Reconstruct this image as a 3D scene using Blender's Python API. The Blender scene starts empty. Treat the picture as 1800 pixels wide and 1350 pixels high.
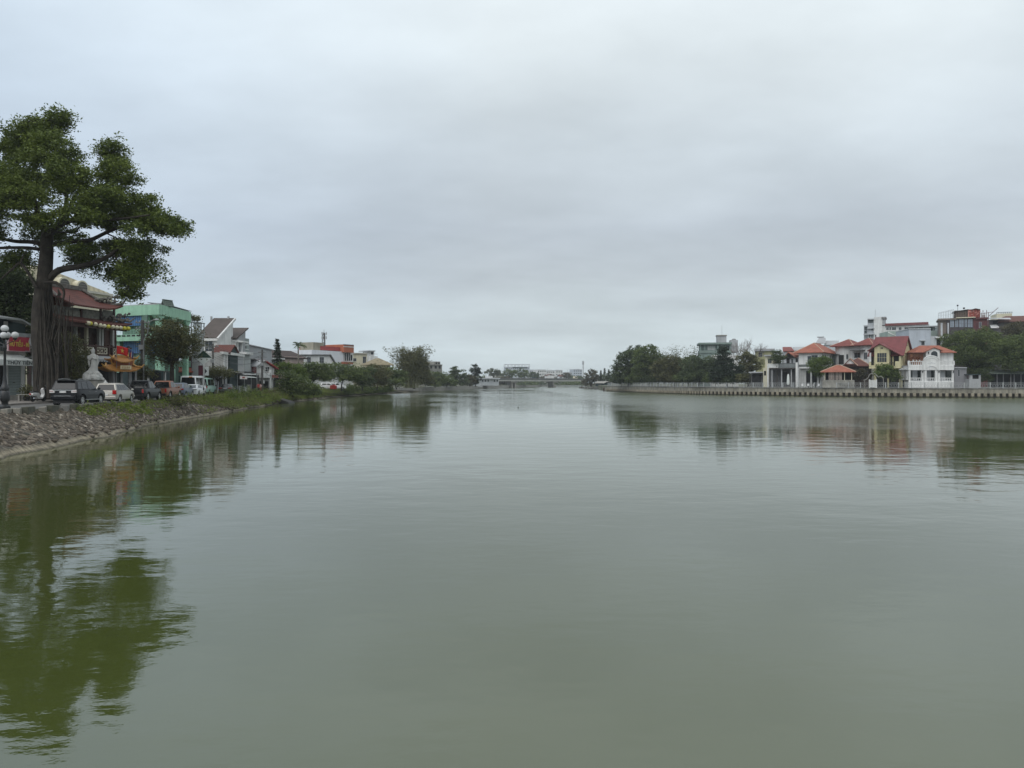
import bpy, bmesh, math, random
import numpy as np
from mathutils import Vector, Matrix
R = math.radians
scene = bpy.context.scene
COL = scene.collection
FPX, HZ, CX, CAMH = 1250.0, 673.0, 900.0, 3.4      # photo focal length (px), horizon row, centre column, eye height (m)
def X(px, d): return (px - CX) * d / FPX
def Zp(py, d): return CAMH + (HZ - py) * d / FPX

# ------------------------------------------------------------------ materials
MATS = {}
def _nt(name):
    m = bpy.data.materials.new(name); m.use_nodes = True
    nt = m.node_tree; b = nt.nodes['Principled BSDF']
    return m, nt, b
def N(nt, t, **kw):
    n = nt.nodes.new(t)
    for k, v in kw.items(): setattr(n, k, v)
    return n
def rgb(h):
    if isinstance(h, str):
        c = [int(h[i:i+2], 16)/255 for i in (0, 2, 4)]
        return tuple(x/12.92 if x <= .04045 else ((x+.055)/1.055)**2.4 for x in c)
    return h
def mix(nt, fac, a, b, mode='MIX'):
    n = N(nt, 'ShaderNodeMix', data_type='RGBA', blend_type=mode)
    for s, v in ((0, fac), (6, a), (7, b)):
        if hasattr(v, 'links') or isinstance(v, bpy.types.NodeSocket): nt.links.new(v, n.inputs[s])
        elif s == 0: n.inputs[0].default_value = v
        else: n.inputs[s].default_value = (*v[:3], 1)
    return n.outputs[2]
def ramp(nt, src, stops):
    r = N(nt, 'ShaderNodeValToRGB'); e = r.color_ramp.elements
    while len(e) < len(stops): e.new(.5)
    for i, (p, c) in enumerate(stops):
        e[i].position = p; e[i].color = (c, c, c, 1) if not isinstance(c, tuple) else (*c[:3], 1)
    nt.links.new(src, r.inputs[0]); return r.outputs[0]
def noise(nt, vec, scale, detail=4, rough=.55, stretch=None):
    if stretch:
        mp = N(nt, 'ShaderNodeMapping'); mp.inputs['Scale'].default_value = stretch
        nt.links.new(vec, mp.inputs[0]); vec = mp.outputs[0]
    n = N(nt, 'ShaderNodeTexNoise'); n.inputs['Scale'].default_value = scale
    n.inputs['Detail'].default_value = detail; n.inputs['Roughness'].default_value = rough
    nt.links.new(vec, n.inputs['Vector']); return n.outputs['Fac']
def pmat(name, col, rough=.7, var=.3, scale=.7, streak=.0, bump=.0, bscale=8, metal=0, pattern=None, pscale=1.0, spec=.4, pstr=.5, emit=0, coat=0):
    """A painted / plastered / tiled surface with uneven colour, rain streaks and an optional relief pattern."""
    if name in MATS: return MATS[name]
    m, nt, b = _nt(name); col = rgb(col)
    tc = N(nt, 'ShaderNodeTexCoord'); o = tc.outputs['Object']
    c = None
    n1 = noise(nt, o, scale, 6, .6)
    dark = tuple(x*(1-var) for x in col); lite = tuple(min(.9, x*(1+var*.45)) for x in col)
    n1r = ramp(nt, n1, [(.3, 0.), (.72, 1.)])
    c = mix(nt, n1r, dark, lite)
    n1b = ramp(nt, noise(nt, o, scale*7, 3), [(.25, .82), (.75, 1.08)])
    c = mix(nt, min(1, var*1.6), c, n1b, 'MULTIPLY')
    if streak:
        s = ramp(nt, noise(nt, o, 1.6, 5, .65, (1.6, 1.6, .14)), [(.42, 1.), (.7, .35)])
        c = mix(nt, streak, c, s, 'MULTIPLY')
    h = None
    if pattern:
        sx = N(nt, 'ShaderNodeSeparateXYZ'); nt.links.new(o, sx.inputs[0])
        def band(sock, k, prof='SIN'):
            mu = N(nt, 'ShaderNodeMath', operation='MULTIPLY'); nt.links.new(sock, mu.inputs[0]); mu.inputs[1].default_value = k*2*math.pi
            si = N(nt, 'ShaderNodeMath', operation='SINE'); nt.links.new(mu.outputs[0], si.inputs[0])
            mr = N(nt, 'ShaderNodeMapRange'); mr.inputs[1].default_value = -1; mr.inputs[2].default_value = 1
            nt.links.new(si.outputs[0], mr.inputs[0]); return mr.outputs[0]
        if pattern == 'corr':
            ad = N(nt, 'ShaderNodeMath', operation='ADD'); nt.links.new(sx.outputs[0], ad.inputs[0]); nt.links.new(sx.outputs[1], ad.inputs[1])
            h = band(ad.outputs[0], 3.0*pscale)
        elif pattern == 'tile':
            ad = N(nt, 'ShaderNodeMath', operation='ADD'); nt.links.new(sx.outputs[0], ad.inputs[0]); nt.links.new(sx.outputs[1], ad.inputs[1])
            a1 = band(ad.outputs[0], 3.2*pscale); a2 = band(sx.outputs[2], 4.2*pscale)
            ad2 = N(nt, 'ShaderNodeMath', operation='ADD'); nt.links.new(a1, ad2.inputs[0]); nt.links.new(a2, ad2.inputs[1])
            hm = N(nt, 'ShaderNodeMath', operation='MULTIPLY'); nt.links.new(ad2.outputs[0], hm.inputs[0]); hm.inputs[1].default_value = .5; h = hm.outputs[0]
        elif pattern == 'zband':
            h = band(sx.outputs[2], 6.0*pscale)
        elif pattern == 'brick':
            br = N(nt, 'ShaderNodeTexBrick'); br.inputs['Scale'].default_value = 1.2*pscale
            br.inputs['Color1'].default_value = (.9, .9, .9, 1); br.inputs['Color2'].default_value = (.55, .55, .55, 1); br.inputs['Mortar'].default_value = (.2, .2, .2, 1)
            nt.links.new(o, br.inputs[0]); h = br.outputs[0]
        pr = ramp(nt, h, [(0., 1-pstr), (.8, 1.)])
        c = mix(nt, 1., c, pr, 'MULTIPLY')
    nt.links.new(c, b.inputs['Base Color'])
    b.inputs['Roughness'].default_value = rough; b.inputs['Metallic'].default_value = metal
    b.inputs['Specular IOR Level'].default_value = spec
    if coat: b.inputs['Coat Weight'].default_value = coat; b.inputs['Coat Roughness'].default_value = .05
    if bump or h is not None:
        bp = N(nt, 'ShaderNodeBump'); bp.inputs['Strength'].default_value = .6 if h is not None else min(1, bump)
        bp.inputs['Distance'].default_value = .05 if h is not None else .03
        nt.links.new(h if h is not None else noise(nt, o, bscale, 5), bp.inputs['Height']); nt.links.new(bp.outputs[0], b.inputs['Normal'])
    MATS[name] = m; return m
def glass(name, col=(.02, .025, .03), rough=.08):
    if name in MATS: return MATS[name]
    m, nt, b = _nt(name)
    tc = N(nt, 'ShaderNodeTexCoord')
    c = mix(nt, noise(nt, tc.outputs['Object'], .9, 3), tuple(x*.5 for x in col), tuple(x*1.7 for x in col))
    nt.links.new(c, b.inputs['Base Color']); b.inputs['Roughness'].default_value = rough; b.inputs['Specular IOR Level'].default_value = .5
    MATS[name] = m; return m
def leafmat(name, dark, lite, cs=.25, trans=.3):
    """Leaves: every leaf its own tint, larger clumps of older and younger foliage."""
    if name in MATS: return MATS[name]
    m, nt, b = _nt(name); out = nt.nodes['Material Output']
    tc = N(nt, 'ShaderNodeTexCoord'); ge = N(nt, 'ShaderNodeNewGeometry')
    f1 = ramp(nt, noise(nt, tc.outputs['Object'], cs, 3), [(.33, 0.), (.67, 1.)])
    f2 = N(nt, 'ShaderNodeMath', operation='MULTIPLY_ADD'); nt.links.new(ge.outputs['Random Per Island'], f2.inputs[0]); f2.inputs[1].default_value = .6
    f2.inputs[1].default_value = .42
    tn = N(nt, 'ShaderNodeAttribute', attribute_name='tint')
    hm = N(nt, 'ShaderNodeMath', operation='MULTIPLY_ADD'); nt.links.new(f1, hm.inputs[0]); hm.inputs[1].default_value = .3
    ht = N(nt, 'ShaderNodeMath', operation='MULTIPLY'); nt.links.new(tn.outputs['Fac'], ht.inputs[0]); ht.inputs[1].default_value = .45
    nt.links.new(ht.outputs[0], hm.inputs[2]); nt.links.new(hm.outputs[0], f2.inputs[2])
    c = mix(nt, f2.outputs[0], rgb(dark), rgb(lite))
    nt.links.new(c, b.inputs['Base Color']); b.inputs['Roughness'].default_value = .55; b.inputs['Specular IOR Level'].default_value = .25
    tr = N(nt, 'ShaderNodeBsdfTranslucent'); nt.links.new(c, tr.inputs[0])
    ms = N(nt, 'ShaderNodeMixShader'); ms.inputs[0].default_value = trans
    nt.links.new(b.outputs[0], ms.inputs[1]); nt.links.new(tr.outputs[0], ms.inputs[2]); nt.links.new(ms.outputs[0], out.inputs[0])
    MATS[name] = m; return m

# ------------------------------------------------------------------ objects
def tag(o, label=None, cat=None, group=None, kind=None):
    if label: o['label'] = label
    if cat: o['category'] = cat
    if group: o['group'] = group
    if kind: o['kind'] = kind
    return o
def empty(name, loc, rz=0., label=None, cat=None, group=None):
    o = bpy.data.objects.new(name, None); COL.objects.link(o); o.location = loc; o.rotation_euler = (0, 0, rz)
    o.empty_display_size = .3
    return tag(o, label, cat, group)
def ident(x, y, z): return (x, y, z)
class MB:
    """Collects boxes, prisms, tubes ... that become ONE mesh object."""
    def __init__(s, f=ident): s.v = []; s.f = []; s.m = f
    def add(s, vs, fs):
        o = len(s.v); s.v += [s.m(*p) for p in vs]; s.f += [tuple(i+o for i in q) for q in fs]; return s
    def box(s, x0, x1, y0, y1, z0, z1):
        return s.add([(x0,y0,z0),(x1,y0,z0),(x1,y1,z0),(x0,y1,z0),(x0,y0,z1),(x1,y0,z1),(x1,y1,z1),(x0,y1,z1)],
                     [(3,2,1,0),(4,5,6,7),(0,1,5,4),(1,2,6,5),(2,3,7,6),(3,0,4,7)])
    def prism(s, pts, a, b, axis='y'):
        """2-D outline pts extruded from a to b along an axis (outline in the other two axes)."""
        n = len(pts)
        g = {'y': lambda p, t: (p[0], t, p[1]), 'x': lambda p, t: (t, p[0], p[1]), 'z': lambda p, t: (p[0], p[1], t)}[axis]
        return s.add([g(p, a) for p in pts]+[g(p, b) for p in pts],
                     [tuple(range(n)), tuple(range(2*n-1, n-1, -1))]+[(i, i+n, (i+1) % n+n, (i+1) % n) for i in range(n)])
    def tube(s, pts, rad, n=8, cap=True):
        pts = [Vector(p) for p in pts]; k = len(pts)
        if not hasattr(rad, '__len__'): rad = [rad]*k
        vs = []; ref = None
        for i, p in enumerate(pts):
            t = (pts[min(i+1, k-1)]-pts[max(i-1, 0)])
            t = t.normalized() if t.length > 1e-9 else Vector((0, 0, 1))
            if ref is None: ref = Vector((1, 0, 0)) if abs(t.x) < .9 else Vector((0, 1, 0))
            a = (ref - t*ref.dot(t)).normalized(); ref = a; b = t.cross(a)
            for j in range(n):
                q = p + (a*math.cos(2*math.pi*j/n)+b*math.sin(2*math.pi*j/n))*rad[i]; vs.append(tuple(q))
        fs = [(i*n+j, i*n+(j+1) % n, (i+1)*n+(j+1) % n, (i+1)*n+j) for i in range(k-1) for j in range(n)]
        if cap: fs += [tuple(range(n-1, -1, -1)), tuple((k-1)*n+j for j in range(n))]
        return s.add(vs, fs)
    def lathe(s, prof, n=12, c=(0, 0, 0), sx=1, sy=1):
        vs = [(c[0]+r*sx*math.cos(2*math.pi*j/n), c[1]+r*sy*math.sin(2*math.pi*j/n), c[2]+z) for r, z in prof for j in range(n)]
        k = len(prof)
        fs = [(i*n+j, i*n+(j+1) % n, (i+1)*n+(j+1) % n, (i+1)*n+j) for i in range(k-1) for j in range(n)]
        fs += [tuple(range(n-1, -1, -1)), tuple((k-1)*n+j for j in range(n))]
        return s.add(vs, fs)
    def ball(s, c, r, n=10, sx=1, sy=1, sz=1):
        k = max(5, n//2+1)
        return s.lathe([(max(1e-3, r*math.sin(math.pi*i/k)), -r*sz*math.cos(math.pi*i/k)) for i in range(k+1)], n, c, sx, sy)
    def slab(s, a, b, c, d, t):
        """A quad a b c d with thickness t downwards along its normal."""
        a, b, c, d = map(Vector, (a, b, c, d)); nn = (b-a).cross(d-a).normalized()
        if nn.z < 0: nn = -nn
        lo = [p-nn*t for p in (a, b, c, d)]
        return s.add([tuple(p) for p in (a, b, c, d)]+[tuple(p) for p in lo],
                     [(0,1,2,3),(7,6,5,4),(0,4,5,1),(1,5,6,2),(2,6,7,3),(3,7,4,0)])
    def hip(s, u0, u1, w0, w1, ze, zr, ins, t=.14):
        wm = (w0+w1)/2
        if u1-u0 >= w1-w0: r = [(u0+ins, wm, zr), (u1-ins, wm, zr)]; tri = 0
        else: um = (u0+u1)/2; r = [(um, w0+ins, zr), (um, w1-ins, zr)]; tri = 1
        vs = [(u0,w0,ze),(u1,w0,ze),(u1,w1,ze),(u0,w1,ze),(u0,w0,ze-t),(u1,w0,ze-t),(u1,w1,ze-t),(u0,w1,ze-t)]+r
        top = [(0,1,9,8),(1,2,9),(2,3,8,9),(3,0,8)] if not tri else [(0,1,8),(1,2,9,8),(2,3,9),(3,0,8,9)]
        return s.add(vs, top+[(4,5,1,0),(5,6,2,1),(6,7,3,2),(7,4,0,3),(7,6,5,4)])
    def gable(s, u0, u1, w0, w1, ze, zr, axis='u', t=.14, zb=None):
        zb = ze if zb is None else zb
        if axis == 'u':
            wm = (w0+w1)/2
            s.slab((u0,w0,ze),(u1,w0,ze),(u1,wm,zr),(u0,wm,zr), t); s.slab((u0,wm,zr),(u1,wm,zr),(u1,w1,zb),(u0,w1,zb), t)
        else:
            um = (u0+u1)/2
            s.slab((u0,w0,ze),(um,w0,zr),(um,w1,zr),(u0,w1,ze), t); s.slab((um,w0,zr),(u1,w0,zb),(u1,w1,zb),(um,w1,zr), t)
        return s
    def build(s, name, mat, parent=None, smooth=False, bevel=0, seg=2):
        me = bpy.data.meshes.new(name); me.from_pydata(s.v, [], s.f); me.validate(); me.update()
        if bevel or True:
            bm = bmesh.new(); bm.from_mesh(me)
            bmesh.ops.recalc_face_normals(bm, faces=bm.faces)
            if bevel: bmesh.ops.bevel(bm, geom=[e for e in bm.edges if len(e.link_faces) == 2 and e.calc_face_angle(0) > .6], offset=bevel, segments=seg, affect='EDGES', profile=.5)
            bm.to_mesh(me); bm.free()
        if smooth:
            for p in me.polygons: p.use_smooth = True
            me.set_sharp_from_angle(angle=R(40))
        me.materials.append(mat)
        o = bpy.data.objects.new(name, me); COL.objects.link(o)
        if parent: o.parent = parent
        return o
def copy_tree(o, parent=None):
    c = o.copy(); COL.objects.link(c); c.parent = parent
    for ch in [q for q in o.children]: copy_tree(ch, c)
    return c
def text(name, body, size, mat, parent, loc, rot=(R(90), 0, 0), ext=.01, sx=1., bold=0.):
    cu = bpy.data.curves.new(name, 'FONT'); cu.body = body; cu.size = size; cu.extrude = ext; cu.align_x = 'CENTER'; cu.align_y = 'CENTER'; cu.offset = bold
    cu.resolution_u = 3
    t = bpy.data.objects.new(name+'_curve', cu); COL.objects.link(t)
    bpy.context.view_layer.update()
    me = bpy.data.meshes.new_from_object(t.evaluated_get(bpy.context.evaluated_depsgraph_get()))
    bpy.data.objects.remove(t); bpy.data.curves.remove(cu)
    me.materials.clear(); me.materials.append(mat); me.name = name
    o = bpy.data.objects.new(name, me); COL.objects.link(o); o.parent = parent; o.location = loc; o.rotation_euler = rot; o.scale = (sx, 1, 1)
    return o

class Fr:
    """A building's frame: facade foot from photo point p1 to p2 = (column, distance); u along it, w away from the river, z up."""
    def __init__(s, name, label, cat, p1, p2, z0=1.85, group=None):
        s.o = Vector((X(*p1), p1[1])); e = Vector((X(*p2), p2[1])); dv = e-s.o
        s.L = dv.length; s.du = dv/s.L; s.dn = Vector((-s.du.y, s.du.x)); s.z0 = z0
        s.root = empty(name, (s.o.x, s.o.y, z0), math.atan2(dv.y, dv.x), label, cat, group)
    def u(s, px, w=0.):
        k = (px-CX)/FPX; b = s.o+s.dn*w
        return (k*b.y-b.x)/(s.du.x-k*s.du.y)
    def d(s, u, w=0.): return s.o.y+u*s.du.y+w*s.dn.y
    def z(s, py, px, w=0.): return Zp(py, s.d(s.u(px, w), w))-s.z0
    def part(s, name, mat, mb=None, parent=None, **k): return mb.build(name, mat, parent or s.root, **k)
    def box(s, name, mat, px0, px1, pt, pb, w0, w1, parent=None, **k):
        """Box whose front face (at w0) covers photo columns px0..px1, rows pt..pb (None = ground)."""
        u0, u1 = s.u(px0, w0), s.u(px1, w0); pm = (px0+px1)/2
        z1 = s.z(pt, pm, w0); zb = 0. if pb is None else s.z(pb, pm, w0)
        return MB().box(u0, u1, w0, w1, zb, z1).build(name, mat, parent or s.root, **k)
    def win(s, px0, px1, pt, pb, w=0., nx=2, ny=2, fm=None, gm=None, name='window', t=.07):
        u0, u1 = s.u(px0, w), s.u(px1, w); pm = (px0+px1)/2
        return window(s.root, ident, u0, u1, s.z(pb, pm, w), s.z(pt, pm, w), w, nx, ny, fm, gm, name, t)
def window(root, mp, a0, a1, b0, b1, c, nx=2, ny=2, fm=None, gm=None, name='window', t=.07):
    """Frame with bars standing 6 cm out of the wall face y = c, glass 2 cm out. mp maps (along, depth, up) to the building."""
    f = MB(mp)
    f.box(a0-t, a0, c-.06, c+.02, b0-t, b1+t); f.box(a1, a1+t, c-.06, c+.02, b0-t, b1+t)
    f.box(a0, a1, c-.06, c+.02, b0-t, b0); f.box(a0, a1, c-.06, c+.02, b1, b1+t)
    for i in range(1, nx):
        x = a0+(a1-a0)*i/nx; f.box(x-t*.3, x+t*.3, c-.05, c-.022, b0, b1)
    for i in range(1, ny):
        z = b0+(b1-b0)*i/ny; f.box(a0, a1, c-.047, c-.022, z-t*.3, z+t*.3)
    o = f.build(name, fm or M_WHITE, root)
    MB(mp).box(a0, a1, c-.02, c+.01, b0, b1).build('pane', gm or M_GLASS, o)
    return o
def side(u, sgn):
    """Maps window coordinates onto an end wall at u whose outside is +u (sgn 1) or -u (sgn -1)."""
    return lambda a, c, b: (u-sgn*c, a, b)

M_WHITE = pmat('white plaster', (.66, .665, .655), .78, .18, .5, .38)
M_GLASS = glass('dark glass')
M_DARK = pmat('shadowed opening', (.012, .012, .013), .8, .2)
M_BLACK = pmat('black iron', (.012, .013, .014), .4, .2, spec=.5)
M_CONC = pmat('weathered concrete', (.3, .29, .26), .85, .4, .9, .4, .4)
M_GREY = pmat('grey plaster', (.36, .37, .38), .8, .2, .5, .25)
# ------------------------------------------------------------------ camera, light, sky
cam = bpy.data.cameras.new('camera'); co = bpy.data.objects.new('camera', cam); COL.objects.link(co); scene.camera = co
co.location = (0, 0, CAMH); co.rotation_euler = (R(90), 0, 0)
cam.sensor_width = 36; cam.lens = FPX/1800*36; cam.shift_y = -(675-HZ)/1800; cam.clip_end = 9000; cam.clip_start = .1
SKY_GAIN = 1.0
SUN_EL, SUN_AZ = 50., 205.      # azimuth clockwise from +Y (the view direction): behind the camera
sun = bpy.data.lights.new('sun', 'SUN'); sun.energy = 1.5; sun.angle = R(75); sun.color = (1, .97, .93)
so = bpy.data.objects.new('sun', sun); COL.objects.link(so); so.location = (0, -20, 60)
sd = Vector((math.sin(R(SUN_AZ))*math.cos(R(SUN_EL)), math.cos(R(SUN_AZ))*math.cos(R(SUN_EL)), math.sin(R(SUN_EL))))
so.rotation_euler = sd.to_track_quat('Z', 'Y').to_euler()
w = bpy.data.worlds.new('World'); scene.world = w; w.use_nodes = True; nt = w.node_tree
bg = nt.nodes['Background']
sk = N(nt, 'ShaderNodeTexSky', sky_type='NISHITA', sun_disc=False); sk.sun_elevation = R(SUN_EL); sk.sun_rotation = R(SUN_AZ); sk.air_density = 1.5; sk.dust_density = 3
tc = N(nt, 'ShaderNodeTexCoord'); D = tc.outputs['Generated']
sx = N(nt, 'ShaderNodeSeparateXYZ'); nt.links.new(D, sx.inputs[0])
zc = N(nt, 'ShaderNodeMath', operation='MAXIMUM'); nt.links.new(sx.outputs[2], zc.inputs[0]); zc.inputs[1].default_value = 0
za = N(nt, 'ShaderNodeMath', operation='ADD'); nt.links.new(zc.outputs[0], za.inputs[0]); za.inputs[1].default_value = .22
vd = N(nt, 'ShaderNodeVectorMath', operation='DIVIDE'); nt.links.new(D, vd.inputs[0]); nt.links.new(za.outputs[0], vd.inputs[1])
# overcast deck: colour by height, soft cloud bellies from noise on the deck's plane
wz = N(nt, 'ShaderNodeMath', operation='MULTIPLY_ADD'); nt.links.new(noise(nt, vd.outputs[0], .55, 4, .5, (1, 1.3, 1)), wz.inputs[0]); wz.inputs[1].default_value = .30
wz2 = N(nt, 'ShaderNodeMath', operation='SUBTRACT'); nt.links.new(zc.outputs[0], wz2.inputs[0]); wz2.inputs[1].default_value = .15; nt.links.new(wz2.outputs[0], wz.inputs[2])
wzf = N(nt, 'ShaderNodeMix', data_type='FLOAT'); wr2 = N(nt, 'ShaderNodeMapRange'); nt.links.new(zc.outputs[0], wr2.inputs[0]); wr2.inputs[1].default_value = 0; wr2.inputs[2].default_value = .14
nt.links.new(wr2.outputs[0], wzf.inputs[0]); nt.links.new(zc.outputs[0], wzf.inputs[2]); nt.links.new(wz.outputs[0], wzf.inputs[3])
deck = ramp(nt, wzf.outputs[0], [(0., (.515, .585, .605)), (.05, (.50, .57, .60)), (.12, (.425, .475, .515)), (.22, (.415, .465, .515)), (.34, (.515, .575, .62)), (.47, (.615, .675, .705)), (1., (.68, .72, .74))])
bl = ramp(nt, sx.outputs[0], [(0., 1.), (.42, 0.)])     # bluer to the left (ramp input is clamped at 0)
xm = N(nt, 'ShaderNodeMapRange'); nt.links.new(sx.outputs[0], xm.inputs[0]); xm.inputs[1].default_value = -.62; xm.inputs[2].default_value = -.02; xm.inputs[3].default_value = 1; xm.inputs[4].default_value = 0
deck = mix(nt, xm.outputs[0], deck, mix(nt, 1., deck, (.93, .985, 1.07), 'MULTIPLY'))
cl1 = ramp(nt, noise(nt, vd.outputs[0], .8, 5, .5, (1, 1.6, 1)), [(.28, .86), (.72, 1.13)])
cl2 = ramp(nt, noise(nt, vd.outputs[0], 2.6, 6, .55, (1, 1.5, 1)), [(.3, .945), (.7, 1.05)])
deck = mix(nt, 1., mix(nt, 1., deck, cl1, 'MULTIPLY'), cl2, 'MULTIPLY')
skm = mix(nt, 1., sk.outputs[0], (.1, .1, .1), 'MULTIPLY')
nt.links.new(mix(nt, .965, skm, deck), bg.inputs['Color']); bg.inputs['Strength'].default_value = SKY_GAIN
scene.view_settings.view_transform = 'Standard'; scene.view_settings.look = 'None'; scene.view_settings.exposure = .36; scene.view_settings.gamma = 1

# ------------------------------------------------------------------ water, ground, banks
m, nt, b = _nt('murky green river water'); tc = N(nt, 'ShaderNodeTexCoord'); o = tc.outputs['Object']
c = mix(nt, noise(nt, o, .02, 3), (.042, .054, .013), (.052, .063, .018))
nt.links.new(c, b.inputs['Base Color']); b.inputs['Roughness'].default_value = .03; b.inputs['IOR'].default_value = 1.88
# wind-ruffled water: lanes and a broad rough reach off the right bank, glassy elsewhere
sp_ = N(nt, 'ShaderNodeSeparateXYZ'); nt.links.new(o, sp_.inputs[0])
def mrange(sock, a, b_, c_=0., d_=1.):
    r_ = N(nt, 'ShaderNodeMapRange'); r_.interpolation_type = 'SMOOTHSTEP'; nt.links.new(sock, r_.inputs[0])
    for k_, v_ in enumerate((a, b_, c_, d_)): r_.inputs[k_+1].default_value = v_
    return r_.outputs[0]
def mth(op, a, b_):
    q_ = N(nt, 'ShaderNodeMath', operation=op)
    for k_, v_ in enumerate((a, b_)):
        if isinstance(v_, (int, float)): q_.inputs[k_].default_value = v_
        else: nt.links.new(v_, q_.inputs[k_])
    return q_.outputs[0]
wob = mth('MULTIPLY', mth('SUBTRACT', noise(nt, o, .03, 5, .6, (1, .6, 1)), .5), 2.2)
reach = mth('MULTIPLY', mrange(sp_.outputs[0], 4, 26), mrange(sp_.outputs[1], 32, 98))
far = mth('MULTIPLY', mrange(sp_.outputs[1], 70, 130), .45)
rough_ = mrange(mth('ADD', mth('MAXIMUM', reach, far), wob), .1, 1.1, .045, 1.)
nt.links.new(mth('MULTIPLY_ADD', rough_, .19), b.inputs['Roughness']); nt.links.new(rough_, b.inputs['Roughness'].links[0].from_node.inputs[0]); b.inputs['Roughness'].links[0].from_node.inputs[2].default_value = .02
h1 = noise(nt, o, .5, 3, .5, (.8, 1.25, 1)); h2 = noise(nt, o, 2.4, 4, .55, (.7, 1.3, 1))
mm = N(nt, 'ShaderNodeMath', operation='MULTIPLY'); nt.links.new(h2, mm.inputs[0]); nt.links.new(rough_, mm.inputs[1])
b1 = N(nt, 'ShaderNodeBump'); b1.inputs['Distance'].default_value = .019; b1.inputs['Strength'].default_value = 1; nt.links.new(h1, b1.inputs['Height'])
b2 = N(nt, 'ShaderNodeBump'); b2.inputs['Distance'].default_value = .085; b2.inputs['Strength'].default_value = 1; nt.links.new(mm.outputs[0], b2.inputs['Height']); nt.links.new(b1.outputs[0], b2.inputs['Normal'])
nt.links.new(b2.outputs[0], b.inputs['Normal']); M_WATER = m
wo = MB().add([(-60, -200, 0), (700, -200, 0), (700, 1100, 0), (-60, 1100, 0)], [(0, 1, 2, 3)]).build('water', M_WATER); tag(wo, kind='structure')

WL = [(-17,-60),(-18,0),(-20,20),(-22,30.6),(-25.2,43.8),(-27.3,52),(-29.6,61.6),(-33.9,90),(-37.2,110),(-38.6,122),(-38.6,140),(-41,160),(-40,202),(-38.5,241),(-36,290),(-31.4,327),(-18,420),(-5,500),(6,560),(22,620),(34,700),(38,860)]
TL = [(-24,-60),(-24.5,0),(-26,20),(-27.6,30),(-29.2,40.8),(-29.6,50),(-31.0,57),(-33.2,69),(-35.8,82),(-38.2,100),(-40.6,110),(-42.2,122),(-42.4,140),(-44.6,160),(-43,202),(-41,241),(-37,290),(-32,327),(-18.6,420),(-5.6,500),(5.4,560),(21.4,620),(33.4,700),(37.4,860)]
RL = [(120,1020),(78,800),(66,620),(60,520),(52,430),(44,360),(38.7,293),(43.5,255),(47.5,225),(53,204),(60,194),(70,184),(80,174),(91.5,165.2),(103,161.8),(115,160.3),(140,159.3),(230,158)]
def resample(pl, step):
    out = []
    for (a, b_) in zip(pl[:-1], pl[1:]):
        n = max(1, int(math.dist(a, b_)/step))
        out += [(a[0]+(b_[0]-a[0])*i/n, a[1]+(b_[1]-a[1])*i/n) for i in range(n)]
    return out+[pl[-1]]
def smooth_pl(pl, it=2):
    for _ in range(it):
        q = [pl[0]]
        for a, b_ in zip(pl[:-1], pl[1:]):
            q += [(a[0]*.75+b_[0]*.25, a[1]*.75+b_[1]*.25), (a[0]*.25+b_[0]*.75, a[1]*.25+b_[1]*.75)]
        pl = q+[pl[-1]]
    return pl
ZL, ZR = 1.75, 2.15
m, nt, b = _nt('trampled earth and grass'); tc = N(nt, 'ShaderNodeTexCoord'); o = tc.outputs['Object']
c = mix(nt, ramp(nt, noise(nt, o, .15, 6), [(.4, 0.), (.6, 1.)]), (.13, .115, .085), (.06, .075, .028))
c = mix(nt, 1., c, ramp(nt, noise(nt, o, 3, 5), [(.3, .7), (.7, 1.15)]), 'MULTIPLY')
nt.links.new(c, b.inputs['Base Color']); b.inputs['Roughness'].default_value = .9; M_EARTH = m
g = MB()
def strip(pl, far, z):
    """Land from the bank line out to x = far."""
    for a, b_ in zip(pl[:-1], pl[1:]): g.add([(a[0], a[1], z), (b_[0], b_[1], z), (far, b_[1], z), (far, a[1], z)], [(0, 1, 2, 3)])
strip(TL, -2500, ZL); strip(RL, 2500, ZR-.02)
g.add([(-2500, 860, ZL-.02), (37.4, 860, ZL-.02), (60, 905, ZL-.02), (120, 1020, ZL-.02), (2500, 1020, ZL-.02), (2500, 3000, ZL-.02), (-2500, 3000, ZL-.02)], [(0, 1, 2, 3, 4, 5, 6)])
g.add([(37.4, 860, ZL-.02), (37.4, 860, -.5), (60, 905, -.5), (60, 905, ZL-.02)], [(0, 1, 2, 3)]); g.add([(120, 1020, ZL-.02), (120, 1020, -.5), (60, 905, -.5), (60, 905, ZL-.02)], [(0, 1, 2, 3)])
for a, b_ in zip(RL[:6], RL[1:7]): g.add([(*a, ZR-.02), (*b_, ZR-.02), (*b_, -.4), (*a, -.4)], [(0, 1, 2, 3)])
tag(g.build('ground', M_EARTH), kind='structure')

# left embankment: stone pitching, partly grown over
rng = np.random.default_rng(5)
m, nt, b = _nt('old stone pitching'); tc = N(nt, 'ShaderNodeTexCoord'); o = tc.outputs['Object']
at = N(nt, 'ShaderNodeAttribute', attribute_name='UVMap'); uv = N(nt, 'ShaderNodeUVMap')
mp = N(nt, 'ShaderNodeMapping'); mp.inputs['Scale'].default_value = (4.2, 1.7, 1); mp.inputs['Rotation'].default_value = (0, 0, .5); nt.links.new(uv.outputs[0], mp.inputs[0])
nv = N(nt, 'ShaderNodeTexNoise'); nv.inputs['Scale'].default_value = .8; nt.links.new(uv.outputs[0], nv.inputs[0])
wv = N(nt, 'ShaderNodeVectorMath', operation='ADD'); nt.links.new(mp.outputs[0], wv.inputs[0]); nt.links.new(nv.outputs['Color'], wv.inputs[1])
vo = N(nt, 'ShaderNodeTexVoronoi', feature='DISTANCE_TO_EDGE'); vo.inputs['Scale'].default_value = 1.; nt.links.new(wv.outputs[0], vo.inputs['Vector'])
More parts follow.
